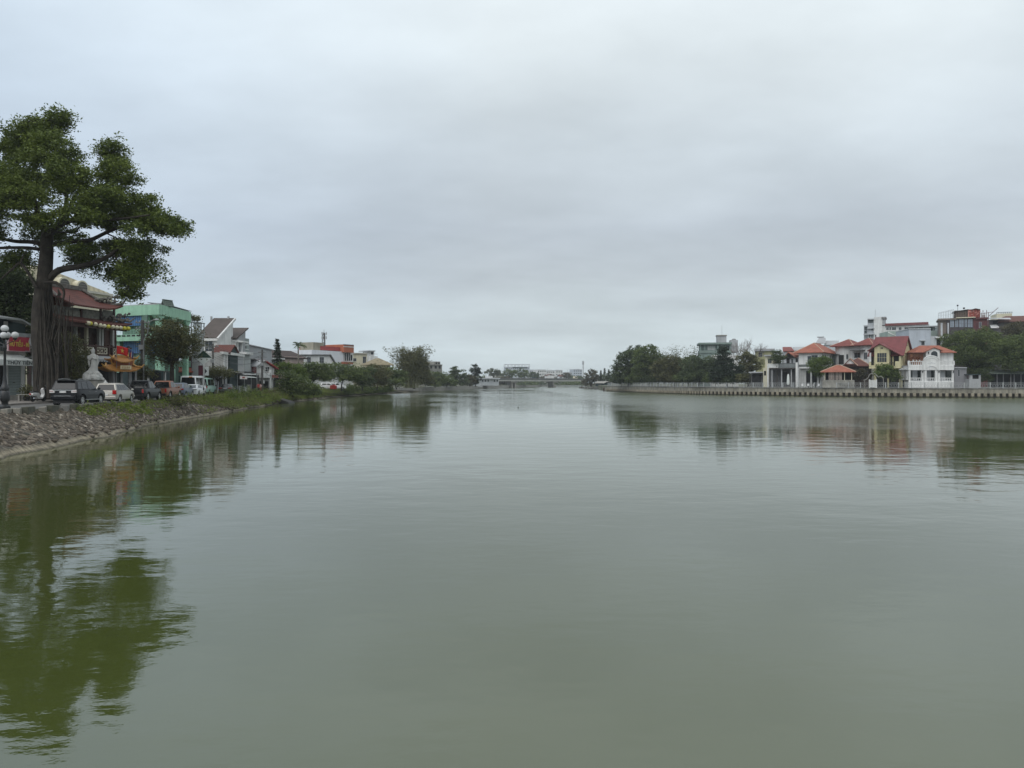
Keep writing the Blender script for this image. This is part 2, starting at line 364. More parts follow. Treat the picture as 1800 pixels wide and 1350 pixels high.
vc = N(nt, 'ShaderNodeTexVoronoi'); vc.inputs['Scale'].default_value = 1.; nt.links.new(wv.outputs[0], vc.inputs['Vector'])
sc_ = N(nt, 'ShaderNodeSeparateXYZ'); nt.links.new(vc.outputs['Color'], sc_.inputs[0])
stone = mix(nt, sc_.outputs[0], (.06, .047, .033), (.24, .205, .155))
stone = mix(nt, 1., stone, ramp(nt, noise(nt, o, 5, 5), [(.3, .6), (.7, 1.2)]), 'MULTIPLY')
joint = ramp(nt, vo.outputs['Distance'], [(.03, 0.), (.13, 1.)])
stone = mix(nt, joint, (.045, .045, .034), stone)
black = ramp(nt, noise(nt, o, .35, 5, .6), [(.42, 0.), (.6, 1.)])
stone = mix(nt, .55, stone, mix(nt, black, (.35, .35, .34), (1, 1, 1)), 'MULTIPLY')
so_ = N(nt, 'ShaderNodeSeparateXYZ'); nt.links.new(o, so_.inputs[0])
mud = ramp(nt, so_.outputs[2], [(.12, 1.), (.34, 0.)])
stone = mix(nt, mud, stone, mix(nt, noise(nt, o, 1.5, 5), (.19, .16, .11), (.36, .32, .23)))
wet = ramp(nt, so_.outputs[2], [(.02, .35), (.13, 1.)]); stone = mix(nt, 1., stone, wet, 'MULTIPLY')
nt.links.new(stone, b.inputs['Base Color']); b.inputs['Roughness'].default_value = .85
bp = N(nt, 'ShaderNodeBump'); bp.inputs['Distance'].default_value = .1; bp.inputs['Strength'].default_value = .9; nt.links.new(joint, bp.inputs['Height']); nt.links.new(bp.outputs[0], b.inputs['Normal']); M_STONE = m
t0 = [0, 1, 2, 3, 4, 5, 6, 7, 8, 9, 10, 11, 12, 13, 14]
nS, nR = 340, 14
def pl_at(pl, idx):
    i = min(int(idx), len(pl)-2); f = idx-i
    return pl[i][0]+(pl[i+1][0]-pl[i][0])*f, pl[i][1]+(pl[i+1][1]-pl[i][1])*f
vs, fs, uvs = [], [], []; run = 0; prev = None
def bank_pt(idx, r):
    """Point on the left bank: r = 0 at the top edge, 1 below the water line."""
    tx, ty = pl_at(TL, idx); wx, wy = pl_at(WL, idx)
    z = ZL*(1-r)**.92 if r < .86 else ZL*(.14**.92)*(1-(r-.86)/.14)-.25*(r-.86)/.14
    wig = .25*math.sin(ty*.33)+.18*math.sin(ty*.9+1)
    return tx+(wx-tx)*r+wig*r, ty+(wy-ty)*r, z
for i in range(nS+1):
    idx = 14*i/nS; p = pl_at(TL, idx)
    if prev: run += math.dist(p, prev)
    prev = p
    for j in range(nR+1):
        x, y, z = bank_pt(idx, j/nR)
        jit = .05 if 0 < j < nR else 0
        vs.append((x+rng.normal(0, jit), y+rng.normal(0, jit), z+rng.normal(0, jit*.8))); uvs.append((run, j/nR*4.2))
for i in range(nS):
    for j in range(nR): a = i*(nR+1)+j; fs.append((a, a+1, a+nR+2, a+nR+1))
mb = MB(); mb.v, mb.f = vs, fs
bank = mb.build('embankment', M_STONE, smooth=True); tag(bank, kind='structure')
ul = bank.data.uv_layers.new(name='UVMap')
for lp in bank.data.loops: ul.data[lp.index].uv = uvs[lp.vertex_index]
# far left quay: a low vertical concrete wall
q = MB()
for a, b_ in zip(TL[14:-1], TL[15:]):
    q.add([(a[0], a[1], 1.72), (b_[0], b_[1], 1.72), (b_[0]+.7, b_[1]-.1, 1.72), (a[0]+.7, a[1]-.1, 1.72), (a[0]+.7, a[1]-.1, -.4), (b_[0]+.7, b_[1]-.1, -.4)], [(0, 1, 2, 3), (3, 2, 5, 4)])
tag(q.build('quay_wall', M_CONC), 'long low concrete quay wall on the far left shore before the bridge', 'quay')

# road and pavement on the left bank
m, nt, b = _nt('worn asphalt'); tc = N(nt, 'ShaderNodeTexCoord'); o = tc.outputs['Object']
c = mix(nt, noise(nt, o, .3, 6), (.06, .06, .058), (.13, .125, .118)); c = mix(nt, 1., c, ramp(nt, noise(nt, o, 30, 3), [(.3, .8), (.7, 1.15)]), 'MULTIPLY')
nt.links.new(c, b.inputs['Base Color']); b.inputs['Roughness'].default_value = .85; M_ASPH = m
M_PAVE = pmat('paving slabs', (.22, .2, .18), .85, .35, .6, 0, .3, pattern='brick', pscale=.8, pstr=.25)
def ribbon(name, pl, o0, o1, z, mat, h=None):
    q = MB()
    for a, b_ in zip(pl[:-1], pl[1:]):
        q.add([(a[0]-o0, a[1], z), (b_[0]-o0, b_[1], z), (b_[0]-o1, b_[1], z), (a[0]-o1, a[1], z)], [(0, 1, 2, 3)])
        if h: q.add([(a[0]-o0, a[1], z), (b_[0]-o0, b_[1], z), (b_[0]-o0, b_[1], z-h), (a[0]-o0, a[1], z-h)], [(0, 1, 2, 3)])
    return tag(q.build(name, mat), kind='structure')
ribbon('road', TL[:15], .3, 6.0, ZL+.03, M_ASPH)
ribbon('pavement', TL[:15], 6.0, 14., ZL+.16, M_PAVE, .14)

# river air: one thin even haze round the whole scene
m, nt, b = _nt('thin river haze'); out = nt.nodes['Material Output']; nt.nodes.remove(b)
pv = N(nt, 'ShaderNodeVolumePrincipled'); pv.inputs['Color'].default_value = (.80, .86, .90, 1); pv.inputs['Density'].default_value = .00022; nt.links.new(pv.outputs[0], out.inputs['Volume'])
hz = MB().box(-2620, 2620, -260, 3100, -1.6, 34).build('haze', m); tag(hz, kind='stuff')
# ------------------------------------------------------------------ foliage
def leaf_cloud(name, pts, size, mat, parent, seed=0, up=.35, asp=.5, droop=0., tint=None):
    """One mesh of leaf-sized rhombs at pts, each with its own direction."""
    rg = np.random.default_rng(seed); n = len(pts)
    d = rg.normal(size=(n, 3)); d[:, 2] = d[:, 2]*.6-droop; d /= np.linalg.norm(d, axis=1)[:, None]
    t = rg.normal(size=(n, 3)); t[:, 2] += up*2
    s = np.cross(d, t); s /= np.linalg.norm(s, axis=1)[:, None]+1e-9
    L = size*rg.uniform(.6, 1.35, n)[:, None]; W = L*asp
    nn = np.cross(d, s)*L*.12
    v = np.stack([pts-d*L*.5, pts+s*W*.5+nn, pts+d*L*.5, pts-s*W*.5+nn], 1).reshape(-1, 3).astype(np.float32)
    me = bpy.data.meshes.new(name); me.vertices.add(4*n); me.vertices.foreach_set('co', v.ravel())
    me.loops.add(4*n); me.loops.foreach_set('vertex_index', np.arange(4*n, dtype=np.int32))
    me.polygons.add(n); me.polygons.foreach_set('loop_start', np.arange(0, 4*n, 4, dtype=np.int32)); 
    me.update(calc_edges=True); me.validate(); me.materials.append(mat)
    tv = np.random.default_rng(seed+9).random(n) if tint is None else tint
    me.attributes.new('tint', 'FLOAT', 'POINT').data.foreach_set('value', np.repeat(tv, 4).astype(np.float32))
    o = bpy.data.objects.new(name, me); COL.objects.link(o); o.parent = parent
    return o
def clumps(ells, n, rg, inner=.35):
    """Clump centres spread through a union of ellipsoids (cx, cy, cz, rx, ry, rz), denser towards the outside."""
    w = np.array([(e[3]*e[5])**.75*(e[4]**.4) for e in ells]); w = w/w.sum(); out = []
    for e in np.array(ells)[rg.choice(len(ells), n, p=w)]:
        d = rg.normal(size=3); d /= np.linalg.norm(d)
        out.append(e[:3]+d*(inner+(1-inner)*rg.random()**.6)*e[3:6])
    return np.array(out)
def leaves_of(cl, per, sp, rg, flat=.6, minz=None):
    k = np.repeat(cl, per, 0); s = rg.uniform(.6, 1.25, len(cl)).repeat(per)[:, None]
    p = k+np.clip(rg.normal(size=k.shape), -1.7, 1.7)*np.array([sp, sp, sp*flat])*s
    tint = (rg.random(len(cl))**1.3).repeat(per)
    if minz is not None: q = p[:, 2] > minz; p = p[q]; tint = tint[q]
    return p, tint
BARK = pmat('grey brown bark', (.048, .04, .032), .9, .65, 1.6, .5, .9, 5)
BARKL = pmat('pale bark', (.2, .175, .15), .9, .4, 1.2, .3, .5, 6)
GREEN = {
 'banyan': leafmat('banyan leaves', (.022, .042, .010), (.16, .205, .04), .35),
 'mid': leafmat('mid green leaves', (.022, .044, .015), (.15, .19, .06), .3),
 'dark': leafmat('dark green leaves', (.015, .03, .014), (.105, .138, .056), .3),
 'olive': leafmat('olive leaves', (.028, .034, .013), (.15, .15, .062), .5),
 'bright': leafmat('fresh green leaves', (.045, .075, .014), (.12, .17, .035), .6),
 'bamboo': leafmat('bamboo leaves', (.04, .05, .024), (.125, .14, .075), .25),
 'dry': leafmat('dull brownish leaves', (.05, .046, .026), (.12, .11, .062), .4),
 'needle': leafmat('conifer needles', (.008, .017, .009), (.024, .04, .018), .5, .1),
}
def limb(mb, p0, p1, r0, r1, rg, n=4, sag=.12, sides=6):
    p0, p1 = Vector(p0), Vector(p1); L = (p1-p0).length; pts = []
    for i in range(n+1):
        t = i/n; q = p0.lerp(p1, t); k = math.sin(math.pi*t)*L*sag
        q += Vector((rg.normal()*k*.4, rg.normal()*k*.4, k*.5)); pts.append(q)
    mb.tube(pts, [r0+(r1-r0)*(i/n) for i in range(n+1)], sides)
def tree(name, label, px, d, z0, ells_px, kind='mid', per=26, ncl=150, sp=None, leaf=.35, trunk=None, seed=1, group='trees along the river', ry=1., droop=0., base=None, nb=26, bark=None, cat='tree', inner=.35, flat=.6, asp=.5):
    """ells_px: crown lobes as (column, row, half width, half height[, depth offset m]) read off the photo, turned into metres at distance d."""
    rg = np.random.default_rng(seed); k = d/FPX
    x0 = X(px, d); root = empty(name, (x0, d, z0), 0, label, cat, group)
    ells = []
    for e in ells_px:
        dy = e[4] if len(e) > 4 else rg.uniform(-.35, .35)*e[2]*k
        ells.append((X(e[0], d)-x0, dy, Zp(e[1], d)-z0, e[2]*k, e[2]*k*ry, e[3]*k))
    cl = clumps(ells, ncl, rg, inner); sp = sp or .07*max(e[3] for e in ells)+.25
    pts, tint = leaves_of(cl, per, sp, rg, flat, .05)
    # trunk and limbs
    mb = MB(); lowest = min(e[2]-e[5] for e in ells); top = np.mean([e[2] for e in ells]); cx = np.mean([e[0] for e in ells])
    H_ = max(e[2]+e[5] for e in ells); tr = trunk or max(.08, H_*.022)
    fk = Vector((cx*.35, 0, max(.6, lowest*.8+top*.2)))
    mb.tube([(0, 0, -.3), (0, 0, .1), (cx*.15+rg.normal()*.05, 0, fk.z*.5), fk], [tr*1.5, tr*1.15, tr, tr*.8], 8)
    for c in cl[rg.choice(len(cl), min(nb, len(cl)), False)]:
        limb(mb, fk+Vector((rg.normal()*.05, rg.normal()*.05, rg.uniform(-.3, .2)*fk.z*.3)), c, tr*.45, tr*.08, rg, 4, .14, 5)
    mb.build('trunk', bark or BARK, root, smooth=True)
    leaf_cloud('crown', pts, leaf, GREEN[kind], root, seed, asp=asp, droop=droop, tint=tint)
    return root

# ------------------------------------------------------------------ the big banyan on the left
def banyan():
    d = 58.; k = d/FPX; x0 = X(82, d); z0 = ZL+.12; rg = np.random.default_rng(11)
    root = empty('banyan_tree', (x0, d, z0), 0, 'huge spreading banyan tree with hanging aerial roots at the left edge', 'tree')
    def P(px, py, dy=0.): return Vector((X(px, d)-x0, dy, Zp(py, d)-z0))
    lob = [(100,212,27,25,0),(72,240,50,30,-1),(20,258,40,30,1),(-5,330,60,60,0),(182,262,27,28,1),(205,315,42,40,0),(118,285,55,38,-2),(160,330,45,30,-3),
           (238,360,42,32,1),(275,392,42,22,0),(318,404,24,18,-.5),(150,365,60,32,2.5),(60,345,60,38,-3),(55,400,55,24,3),(-10,400,45,32,-1),(248,440,24,20,-1),
           (205,432,40,22,1.5),(238,478,26,34,-.5),(222,508,22,20,.5),(15,452,42,16,1),(120,448,26,13,2),(160,445,24,14,-2),(200,360,45,24,-2.5),(-60,330,60,70,0),(-70,430,60,40,0),(185,392,48,20,-3.5),(120,402,40,16,-3.5),(100,370,45,24,-4),(205,470,26,16,2),(30,385,40,24,-4),(260,412,22,14,-2),(150,470,14,10,3),(40,295,40,30,2.5)]
    ells = [(P(a, b).x, e, P(a, b).z, c*k*.9, max(1.2, c*k*.75), f*k*.9) for a, b, c, f, e in lob]
    cl = clumps(ells, 2200, rg, .25)
    ex = []                              # loose sprays along the lower limbs
    for _ in range(150):
        a, b_ = rg.uniform(95, 262), rg.uniform(412, 482)
        if b_ > 470 and a < 150: continue
        q = P(a, b_, rg.uniform(.6, 4.2)); ex.append((q.x, q.y, q.z))
    cl = np.concatenate([cl, np.array(ex)])
    pts, tint = leaves_of(cl, 70, .36, rg, .6)
    sp_ = cl[rg.choice(len(cl)-150, 420, False)]; out_ = sp_-np.array([0, 0, sp_[:, 2].mean()-2]); out_ /= np.linalg.norm(out_, axis=1)[:, None]     # twig ends beyond the clumps
    tw = np.repeat(sp_+out_*rg.uniform(.3, .9, (420, 1)), 16, 0)+rg.normal(size=(420*16, 3))*.17; pts = np.concatenate([pts, tw]); tint = np.concatenate([tint, rg.random(len(tw))])
    # holes where the sky shows through
    cpx = np.array([[CX+(p[0]+x0)*FPX/(d+p[1]), HZ-(p[2]+z0-CAMH)*FPX/(d+p[1])] for p in pts])
    for hx, hy, hr in ((76, 299, 13), (66, 352, 8), (62, 372, 9), (165, 285, 9), (150, 262, 10), (128, 378, 8), (100, 458, 14), (60, 452, 12), (222, 420, 6), (135, 305, 6), (240, 405, 6), (285, 425, 5), (130, 425, 9), (30, 435, 7), (180, 480, 12)):
        dd = np.hypot(cpx[:, 0]-hx, (cpx[:, 1]-hy)*1.25); keep = dd > hr*rg.uniform(.15, 1.5, len(dd)); pts = pts[keep]; cpx = cpx[keep]; tint = tint[keep]
    leaf_cloud('crown', pts, .21, GREEN['banyan'], root, 3, asp=.5, tint=tint)
    mb = MB()
    def path(pl, dy0=0, dy1=0):
        n = len(pl); c = [P(a, b, dy0+(dy1-dy0)*i/(n-1)) for i, (a, b, r) in enumerate(pl)]; r = [q[2]*k*(.82 if pl[0][1] < 600 else 1) for q in pl]
        out, rr = [], []
        for i in range(n-1):            # smooth the joints
            for t in (0, .25, .5, .75):
                p_, q_ = c[max(i-1, 0)], c[min(i+2, n-1)]; a_, b_ = c[i], c[i+1]
                out.append(.5*((2*a_)+(b_-p_)*t+(2*p_-5*a_+4*b_-q_)*t*t+(3*a_-p_-3*b_+q_)*t**3)); rr.append(r[i]+(r[i+1]-r[i])*t)
        out.append(c[-1]); rr.append(r[-1]); mb.tube(out, rr, 9)
    path([(84,702,21),(81,660,18),(74,595,17),(73,540,14.5),(78,490,12),(82,440,10.5),(83,405,9)])
    path([(86,492,7),(108,476,7),(150,470,6),(185,462,5),(212,450,3.6),(232,434,2.2)], 0, -1.5)
    path([(84,430,5),(115,424,5),(155,421,4.4),(185,408,3.6),(222,396,3),(255,400,2.4),(292,412,1.6),(318,408,.8)], .3, 0)
    path([(84,415,6),(112,400,6),(140,392,5),(185,393,4),(240,392,2.6),(285,388,1.4)], -.3, -2)
    path([(134,393,4),(137,374,3.6),(122,360,2.8),(140,325,2),(168,292,1.4),(184,262,.8)], -.5, 1)
    path([(82,412,6.5),(66,385,6),(54,352,5),(36,318,3.5),(15,285,2)], 0, 1)
    path([(84,410,6.5),(104,386,5.5),(116,364,4.4),(118,320,3.2),(108,270,2.2),(102,215,1)], .3, -.5)
    path([(78,432,5),(52,424,4.5),(15,421,4),(-35,410,2.5)], 0, 1)
    path([(78,440,4.5),(52,436,3.6),(10,438,3),(-30,444,2)], .4, -1)
    path([(76,508,3.5),(54,468,3),(40,478,2.2),(24,496,1.2)], -.8, -1.5); path([(54,468,2),(58,456,1.2),(64,446,.6)], -1.2, -1.2)
    path([(92,500,3),(112,500,3.4),(126,515,2.6),(122,540,1.8),(118,580,1.6),(116,640,1.5),(115,690,1.6)], -1, -1)
    for c in cl[rg.choice(len(cl), 110, False)]:
        a = np.array([[v[0], v[1], v[2]] for v in mb.v[9*6:]]); j = np.argmin(((a-c)**2).sum(1)+ (a[:, 2] < 6)*30)
        limb(mb, a[j], c, .07, .02, rg, 3, .1, 4)
    mb.build('trunk', BARK, root, smooth=True)
    rt = MB()
    for i in range(74):                 # aerial roots grown together round the bole, thickest on the right
        a = rg.uniform(0, 2*math.pi); px0 = 79+8*math.cos(a)+rg.normal()*1.5; py0 = rg.uniform(480, 585)
        sx_ = 19*math.cos(a)*rg.uniform(.75, 1.1)+(8 if math.cos(a) > 0 else 2); dy = .85*math.sin(a)*rg.uniform(.8, 1.3)-.15
        if i > 52: sx_ = rg.uniform(8, 34)
        q = [P(px0, py0, dy*.45), P(79+sx_*.55, 590, dy*.75), P(82+sx_*.8+rg.normal()*2, 635, dy*.95), P(82+sx_+rg.normal()*1.5, 700, dy*1.15)]
        w0_ = rg.uniform(.5, 1.5)
        rt.tube(q, [.03, .06*w0_, .075*w0_, .13*w0_], 6)
    for i in range(26):                 # ribs of fused roots on the upper bole
        a = i*.2417*2; r_ = 10*k; q = [P(79+9.5*math.cos(a), rg.uniform(500, 530), 9.5*k*math.sin(a)), P(80+8.6*math.cos(a+.15), 478, 8.6*k*math.sin(a+.15)), P(82+7.6*math.cos(a+.3), 450, 7.6*k*math.sin(a+.3)), P(83+7*math.cos(a+.4), rg.uniform(415, 440), 7*k*math.sin(a+.4))]
        rt.tube(q, [.08, rg.uniform(.04, .1), .06, .02], 5)
    for i in range(26):
        px0 = rg.uniform(92, 128); q = [P(px0, rg.uniform(500, 560), rg.uniform(-1.4, .8)), P(px0+rg.normal()*2, 600, rg.uniform(-1.2, .6)), P(px0+rg.normal()*3, rg.uniform(610, 695), rg.uniform(-1.2, .6))]
        rt.tube(q, [.02, rg.uniform(.025, .06), .03], 5)
    rt.build('aerial_roots', BARK, root, smooth=True)
banyan()

# ------------------------------------------------------------------ trees of the left bank
LB, RB = 'trees of the left bank', 'trees of the right bank'
FT = 'trees far up the river'
tree('shade_tree', 'dark bushy tree in shadow behind the shop at the left edge', 14, 64, 1.9, [(12,500,36,28),(2,538,40,26),(36,530,20,32),(30,500,20,22),(-20,480,40,30),(46,575,13,26),(44,625,11,30)], 'dark', 44, 300, leaf=.32, seed=21, group=LB)
tree('street_tree', 'round dense street tree with forked trunk before the mint green building', 302, 79, 1.85, [(268,588,18,18),(295,578,28,16),(330,590,26,20),(318,612,34,24),(275,612,24,26),(300,600,40,24),(345,603,10,12),(300,632,22,12)], 'olive', 46, 300, sp=.42, leaf=.22, trunk=.26, seed=22, group=LB)
tree('garden_shrub', 'sprawling olive shrub growing against the temple front behind the black SUV', 120, 63, 1.9, [(118,622,26,22),(100,640,20,22),(138,640,18,22),(120,600,22,14),(150,625,8,12),(110,655,22,12),(140,660,12,8)], 'olive', 46, 190, sp=.38, leaf=.17, trunk=.09, seed=23, group='shrubs along the street', cat='shrub')
tree('garden_shrub', 'small leafy shrub beside the ornate gate on the street', 252, 76, 1.9, [(252,655,10,12),(246,640,8,8),(262,660,8,8)], 'olive', 36, 50, sp=.3, leaf=.17, trunk=.06, seed=24, group='shrubs along the street', cat='shrub')
tree('garden_shrub', 'wide shrub over the doorway to the left of the parked grey sedan', 380, 98, 1.9, [(378,652,18,10),(398,656,14,7),(368,660,10,12),(405,652,8,5)], 'olive', 36, 90, sp=.4, leaf=.2, trunk=.07, seed=25, group='shrubs along the street', cat='shrub')
tree('roof_plant', 'potted bushy plant on the roof terrace beside the mint gutter', 341, 97, 11.35, [(338,559,7,6),(346,561,6,5)], 'olive', 30, 30, sp=.25, leaf=.18, trunk=.05, seed=26, group='plants in pots', cat='plant')
T = tree
T('bank_tree', 'broad low tree leaning over the water next to the dark boat ramp', 515, 126, 1.2, [(510,672,22,14),(530,676,22,14),(500,684,16,12),(525,690,22,10),(545,682,14,10),(505,660,14,8)], 'mid', 40, 210, leaf=.34, seed=31, group=LB)
T('bank_tree', 'light green tree rising beside the pink walled house', 505, 136, 1.8, [(498,645,14,10),(512,650,16,12),(525,655,14,10)], 'bright', 36, 110, leaf=.32, seed=32, group=LB)
T('bank_tree', 'wide tree below the white shed in the row on the left bank', 548, 145, 1.8, [(540,650,20,12),(560,648,18,12),(550,662,26,10),(575,658,14,12)], 'mid', 38, 180, leaf=.36, seed=33, group=LB)
T('bank_tree', 'dark tree over the parked white cars on the left bank', 600, 165, 1.8, [(592,650,22,12),(612,652,22,13),(600,662,28,9),(632,658,16,12)], 'mid', 38, 190, leaf=.4, seed=34, group=LB)
T('bank_tree', 'rounded tree under the orange balcony house', 637, 180, 1.8, [(628,660,18,13),(645,655,16,12),(640,670,18,10)], 'dark', 38, 130, leaf=.42, seed=35, group=LB)
T('bank_tree', 'brownish green tree below the thatched hut roof', 663, 195, 1.8, [(655,655,18,14),(672,660,18,16),(665,672,22,8)], 'olive', 38, 150, leaf=.44, seed=36, group=LB)
T('bank_tree', 'bright domed tree right before the tall bamboo clump', 697, 205, 1.8, [(690,655,18,10),(705,660,13,12),(695,670,20,10),(682,662,12,12)], 'mid', 38, 160, leaf=.44, seed=37, group=LB)
for i, (a, dd, rr, lab) in enumerate([(612, 175, 16, 'green bush filling the gap under the trees right of the parked white cars'), (640, 190, 16, 'dark bush under the rounded tree by the orange balcony house'), (672, 205, 18, 'low bush under the bright domed tree'), (552, 137, 10, 'small shrub at the waterline beyond the leaning tree'), (622, 183, 10, 'dark drooping bush at the waterline below the rounded tree'), (652, 198, 12, 'pale grassy bush on the shore under the hut roof'), (680, 212, 11, 'dark bush on the shore before the bamboo clump')]):
    T('bank_bush', lab, a, dd, .5, [(a, 686-(dd-137)*.05, rr, 8), (a-6, 690-(dd-137)*.06, rr, 6)], 'bright' if i == 2 else 'mid', 30, 60, leaf=.36, trunk=.05, seed=40+i, group='bushes at the left waterline', cat='bush')
def bamboo(px, d, z0, top_px, label, seed=5, n=60, spread=22, kind='bamboo', group=LB, leafn=60, leaf=.55):
    rg = np.random.default_rng(seed); k = d/FPX; x0 = X(px, d); root = empty('bamboo_clump', (x0, d, z0), 0, label, 'bamboo', group)
    mb = MB(); pts = []
    for i in range(n):
        a = rg.uniform(0, 2*math.pi); H_ = (Zp(top_px, d)-z0)*rg.uniform(.6, 1.04); s = spread*k*rg.uniform(.2, 1.25)
        bx, by = rg.normal(size=2)*spread*k*.22
        path = []
        for t in np.linspace(0, 1, 9):
            bend = s*t**2.4; path.append(Vector((bx+math.cos(a)*bend, by+math.sin(a)*bend*.8, H_*(t-.13*t**5))))
        mb.tube(path, [.06-.05*t for t in np.linspace(0, 1, 9)], 4)
        for j in range(leafn):
            t = rg.uniform(.15, 1)**.8; q = path[min(8, int(t*8))].lerp(path[min(8, int(t*8)+1)], t*8-int(t*8))
            w_ = k*(7*(1.15-t)+1.2); pts.append((q.x+rg.normal()*w_, q.y+rg.normal()*w_, max(.2, q.z+rg.normal()*w_*.8)))
    mb.build('trunk', pmat('bamboo culm', (.16, .17, .09), .6), root); leaf_cloud('crown', np.array(pts), leaf, GREEN[kind], root, seed, droop=.5, asp=.3)
bamboo(724, 225, 1.8, 598, 'tall feathery bamboo clump with arching tops on the left bank', 5, 110, 34, 'olive', leafn=95, leaf=.62)
T('bank_tree', 'dark tree filling the foot of the tall bamboo clump', 728, 228, 1.8, [(715,655,18,22),(735,658,22,20),(750,664,14,14),(720,636,18,18),(740,640,14,16),(703,664,14,14)], 'olive', 36, 300, leaf=.5, seed=38, group=LB)
T('far_tree', 'rounded tree to the right of the bamboo below the unfinished concrete building', 765, 290, 1.8, [(758,660,16,9),(775,664,14,11),(764,672,18,8)], 'mid', 32, 120, leaf=.6, seed=51, group=FT)
T('far_tree', 'tree with bluish shade standing left of the tall dark one', 802, 330, 1.8, [(792,664,14,12),(808,658,14,9),(815,668,12,10),(800,650,9,5)], 'dark', 32, 130, leaf=.65, seed=52, group=FT)
T('far_tree', 'tall dark rounded tree standing above its neighbours left of the bridge', 836, 360, 1.8, [(836,650,10,9),(838,660,9,12),(830,668,10,10)], 'needle', 36, 120, leaf=.65, seed=53, group=FT)
T('far_tree', 'brownish tree on the shore below the tall dark one', 826, 345, 1.8, [(826,668,12,10)], 'dry', 30, 50, leaf=.6, seed=54, group=FT)
T('far_tree', 'low green tree at the foot of the unfinished concrete building', 785, 305, 1.8, [(782,668,14,8),(797,672,10,6)], 'mid', 30, 70, leaf=.6, seed=55, group=FT)
for i, (a, b_, rx, ry_, dd, kd, lab) in enumerate([
    (866,655,14,7,620,'bamboo','pale distant tree left of the framed grey building beyond the bridge'), (888,656,16,8,640,'mid','distant green tree under the framed grey building'),
    (915,656,16,9,610,'mid','distant green tree just right of the framed grey building'), (938,660,10,6,650,'dark','small distant tree above the middle of the bridge'),
    (900,675,20,5,560,'dark','low dark trees seen below the left span of the bridge'), (932,676,14,5,575,'mid','low green tree below the bridge beside its second pier'),
    (995,659,8,4,700,'dry','small far tree above the right half of the bridge')]):
    T('far_tree', lab, a, dd, 1.8, [(a, b_, rx, ry_), (a+rx*.5, b_+2, rx*.6, ry_*.8)], kd, 26, 70, leaf=1.1, seed=60+i, group=FT)
T('far_tree', 'dark rounded tree at the right end of the bridge', 1040, 440, 1.6, [(1040,660,12,11),(1048,668,12,9),(1032,672,10,7)], 'dry', 34, 120, leaf=.8, seed=71, group=FT)
def spire(name, label, px, d, z0, top, halfw, kind, group, seed, cat='tree', tiers=11, leaf=.3, per=40):
    rg = np.random.default_rng(seed); k = d/FPX; x0 = X(px, d); root = empty(name, (x0, d, z0), 0, label, cat, group)
    H_ = Zp(top, d)-z0; mb = MB(); mb.tube([(0, 0, -.2), (0, 0, H_*.5), (0, 0, H_)], [H_*.02+.06, H_*.012+.04, .02], 7); pts = []
    for i in range(tiers):
        t = .18+.8*i/(tiers-1); r = halfw*k*(1-t)**.8*1.25+.12
        for j in range(7):
            a = rg.uniform(0, 6.28); e = Vector((math.cos(a)*r, math.sin(a)*r, H_*t-r*.1)); mb.tube([(0, 0, H_*t), e], [.035, .012], 4)
            for q in range(per//4): s = rg.uniform(.25, 1); pts.append((e.x*s+rg.normal()*.12, e.y*s+rg.normal()*.12, H_*t+rg.normal()*H_*.012+.1*s))
    mb.build('trunk', BARK, root); leaf_cloud('crown', np.array(pts), leaf, GREEN[kind], root, seed, asp=.3)
spire('pine_tree', 'slender dark conifer in front of the brown roofed house', 487, 140, 1.8, 597, 12, 'needle', LB, 81, tiers=16, leaf=.5, per=56)
for i, (a, t, dd) in enumerate([(1056, 652, 420), (1063, 648, 425), (1070, 650, 415)]):
    spire('cypress_tree', ['narrow columnar tree leftmost of three beyond the quay corner', 'tallest columnar tree in the middle of the three beyond the quay corner', 'narrow columnar tree rightmost of three beside the big clump'][i], a, dd, 2, t, 4, 'needle', 'columnar trees beyond the quay', 85+i, tiers=12, leaf=.8, per=40)
def palm(label, px, d, z0, top, fl, seed, group):
    rg = np.random.default_rng(seed); root = empty('palm_tree', (X(px, d), d, z0), 0, label, 'palm', group); H_ = Zp(top, d)-z0
    MB().tube([(0, 0, -.2), (.1, 0, H_*.5), (0, 0, H_)], [.2, .15, .13], 7).build('trunk', BARKL, root)
    mb = MB()
    for i in range(17):
        a = i*2.399; el = rg.uniform(-.1, 1.2); pts = []; u_ = Vector((math.cos(a), math.sin(a), 0))
        for t in np.linspace(0, 1, 7): pts.append(Vector((0, 0, H_))+u_*fl*math.cos(el)*t+Vector((0, 0, fl*(math.sin(el)*t-.5*t*t))))
        s_ = Vector((-u_.y, u_.x, 0))
        for p_, q_ in zip(pts[:-1], pts[1:]):
            for sg in (-1, 1):
                for e in (0, .5):
                    b_ = p_.lerp(q_, e); c_ = p_.lerp(q_, e+.42); tip = b_+s_*sg*fl*.22+(q_-p_)*.9-Vector((0, 0, fl*.12)); mb.add([tuple(b_), tuple(c_), tuple(tip)], [(0, 1, 2)])
    mb.build('crown', GREEN['mid'], root)
palm('small palm with a starry crown above the brown roofed house', 524, 150, 1.8, 607, 1.9, 91, LB)

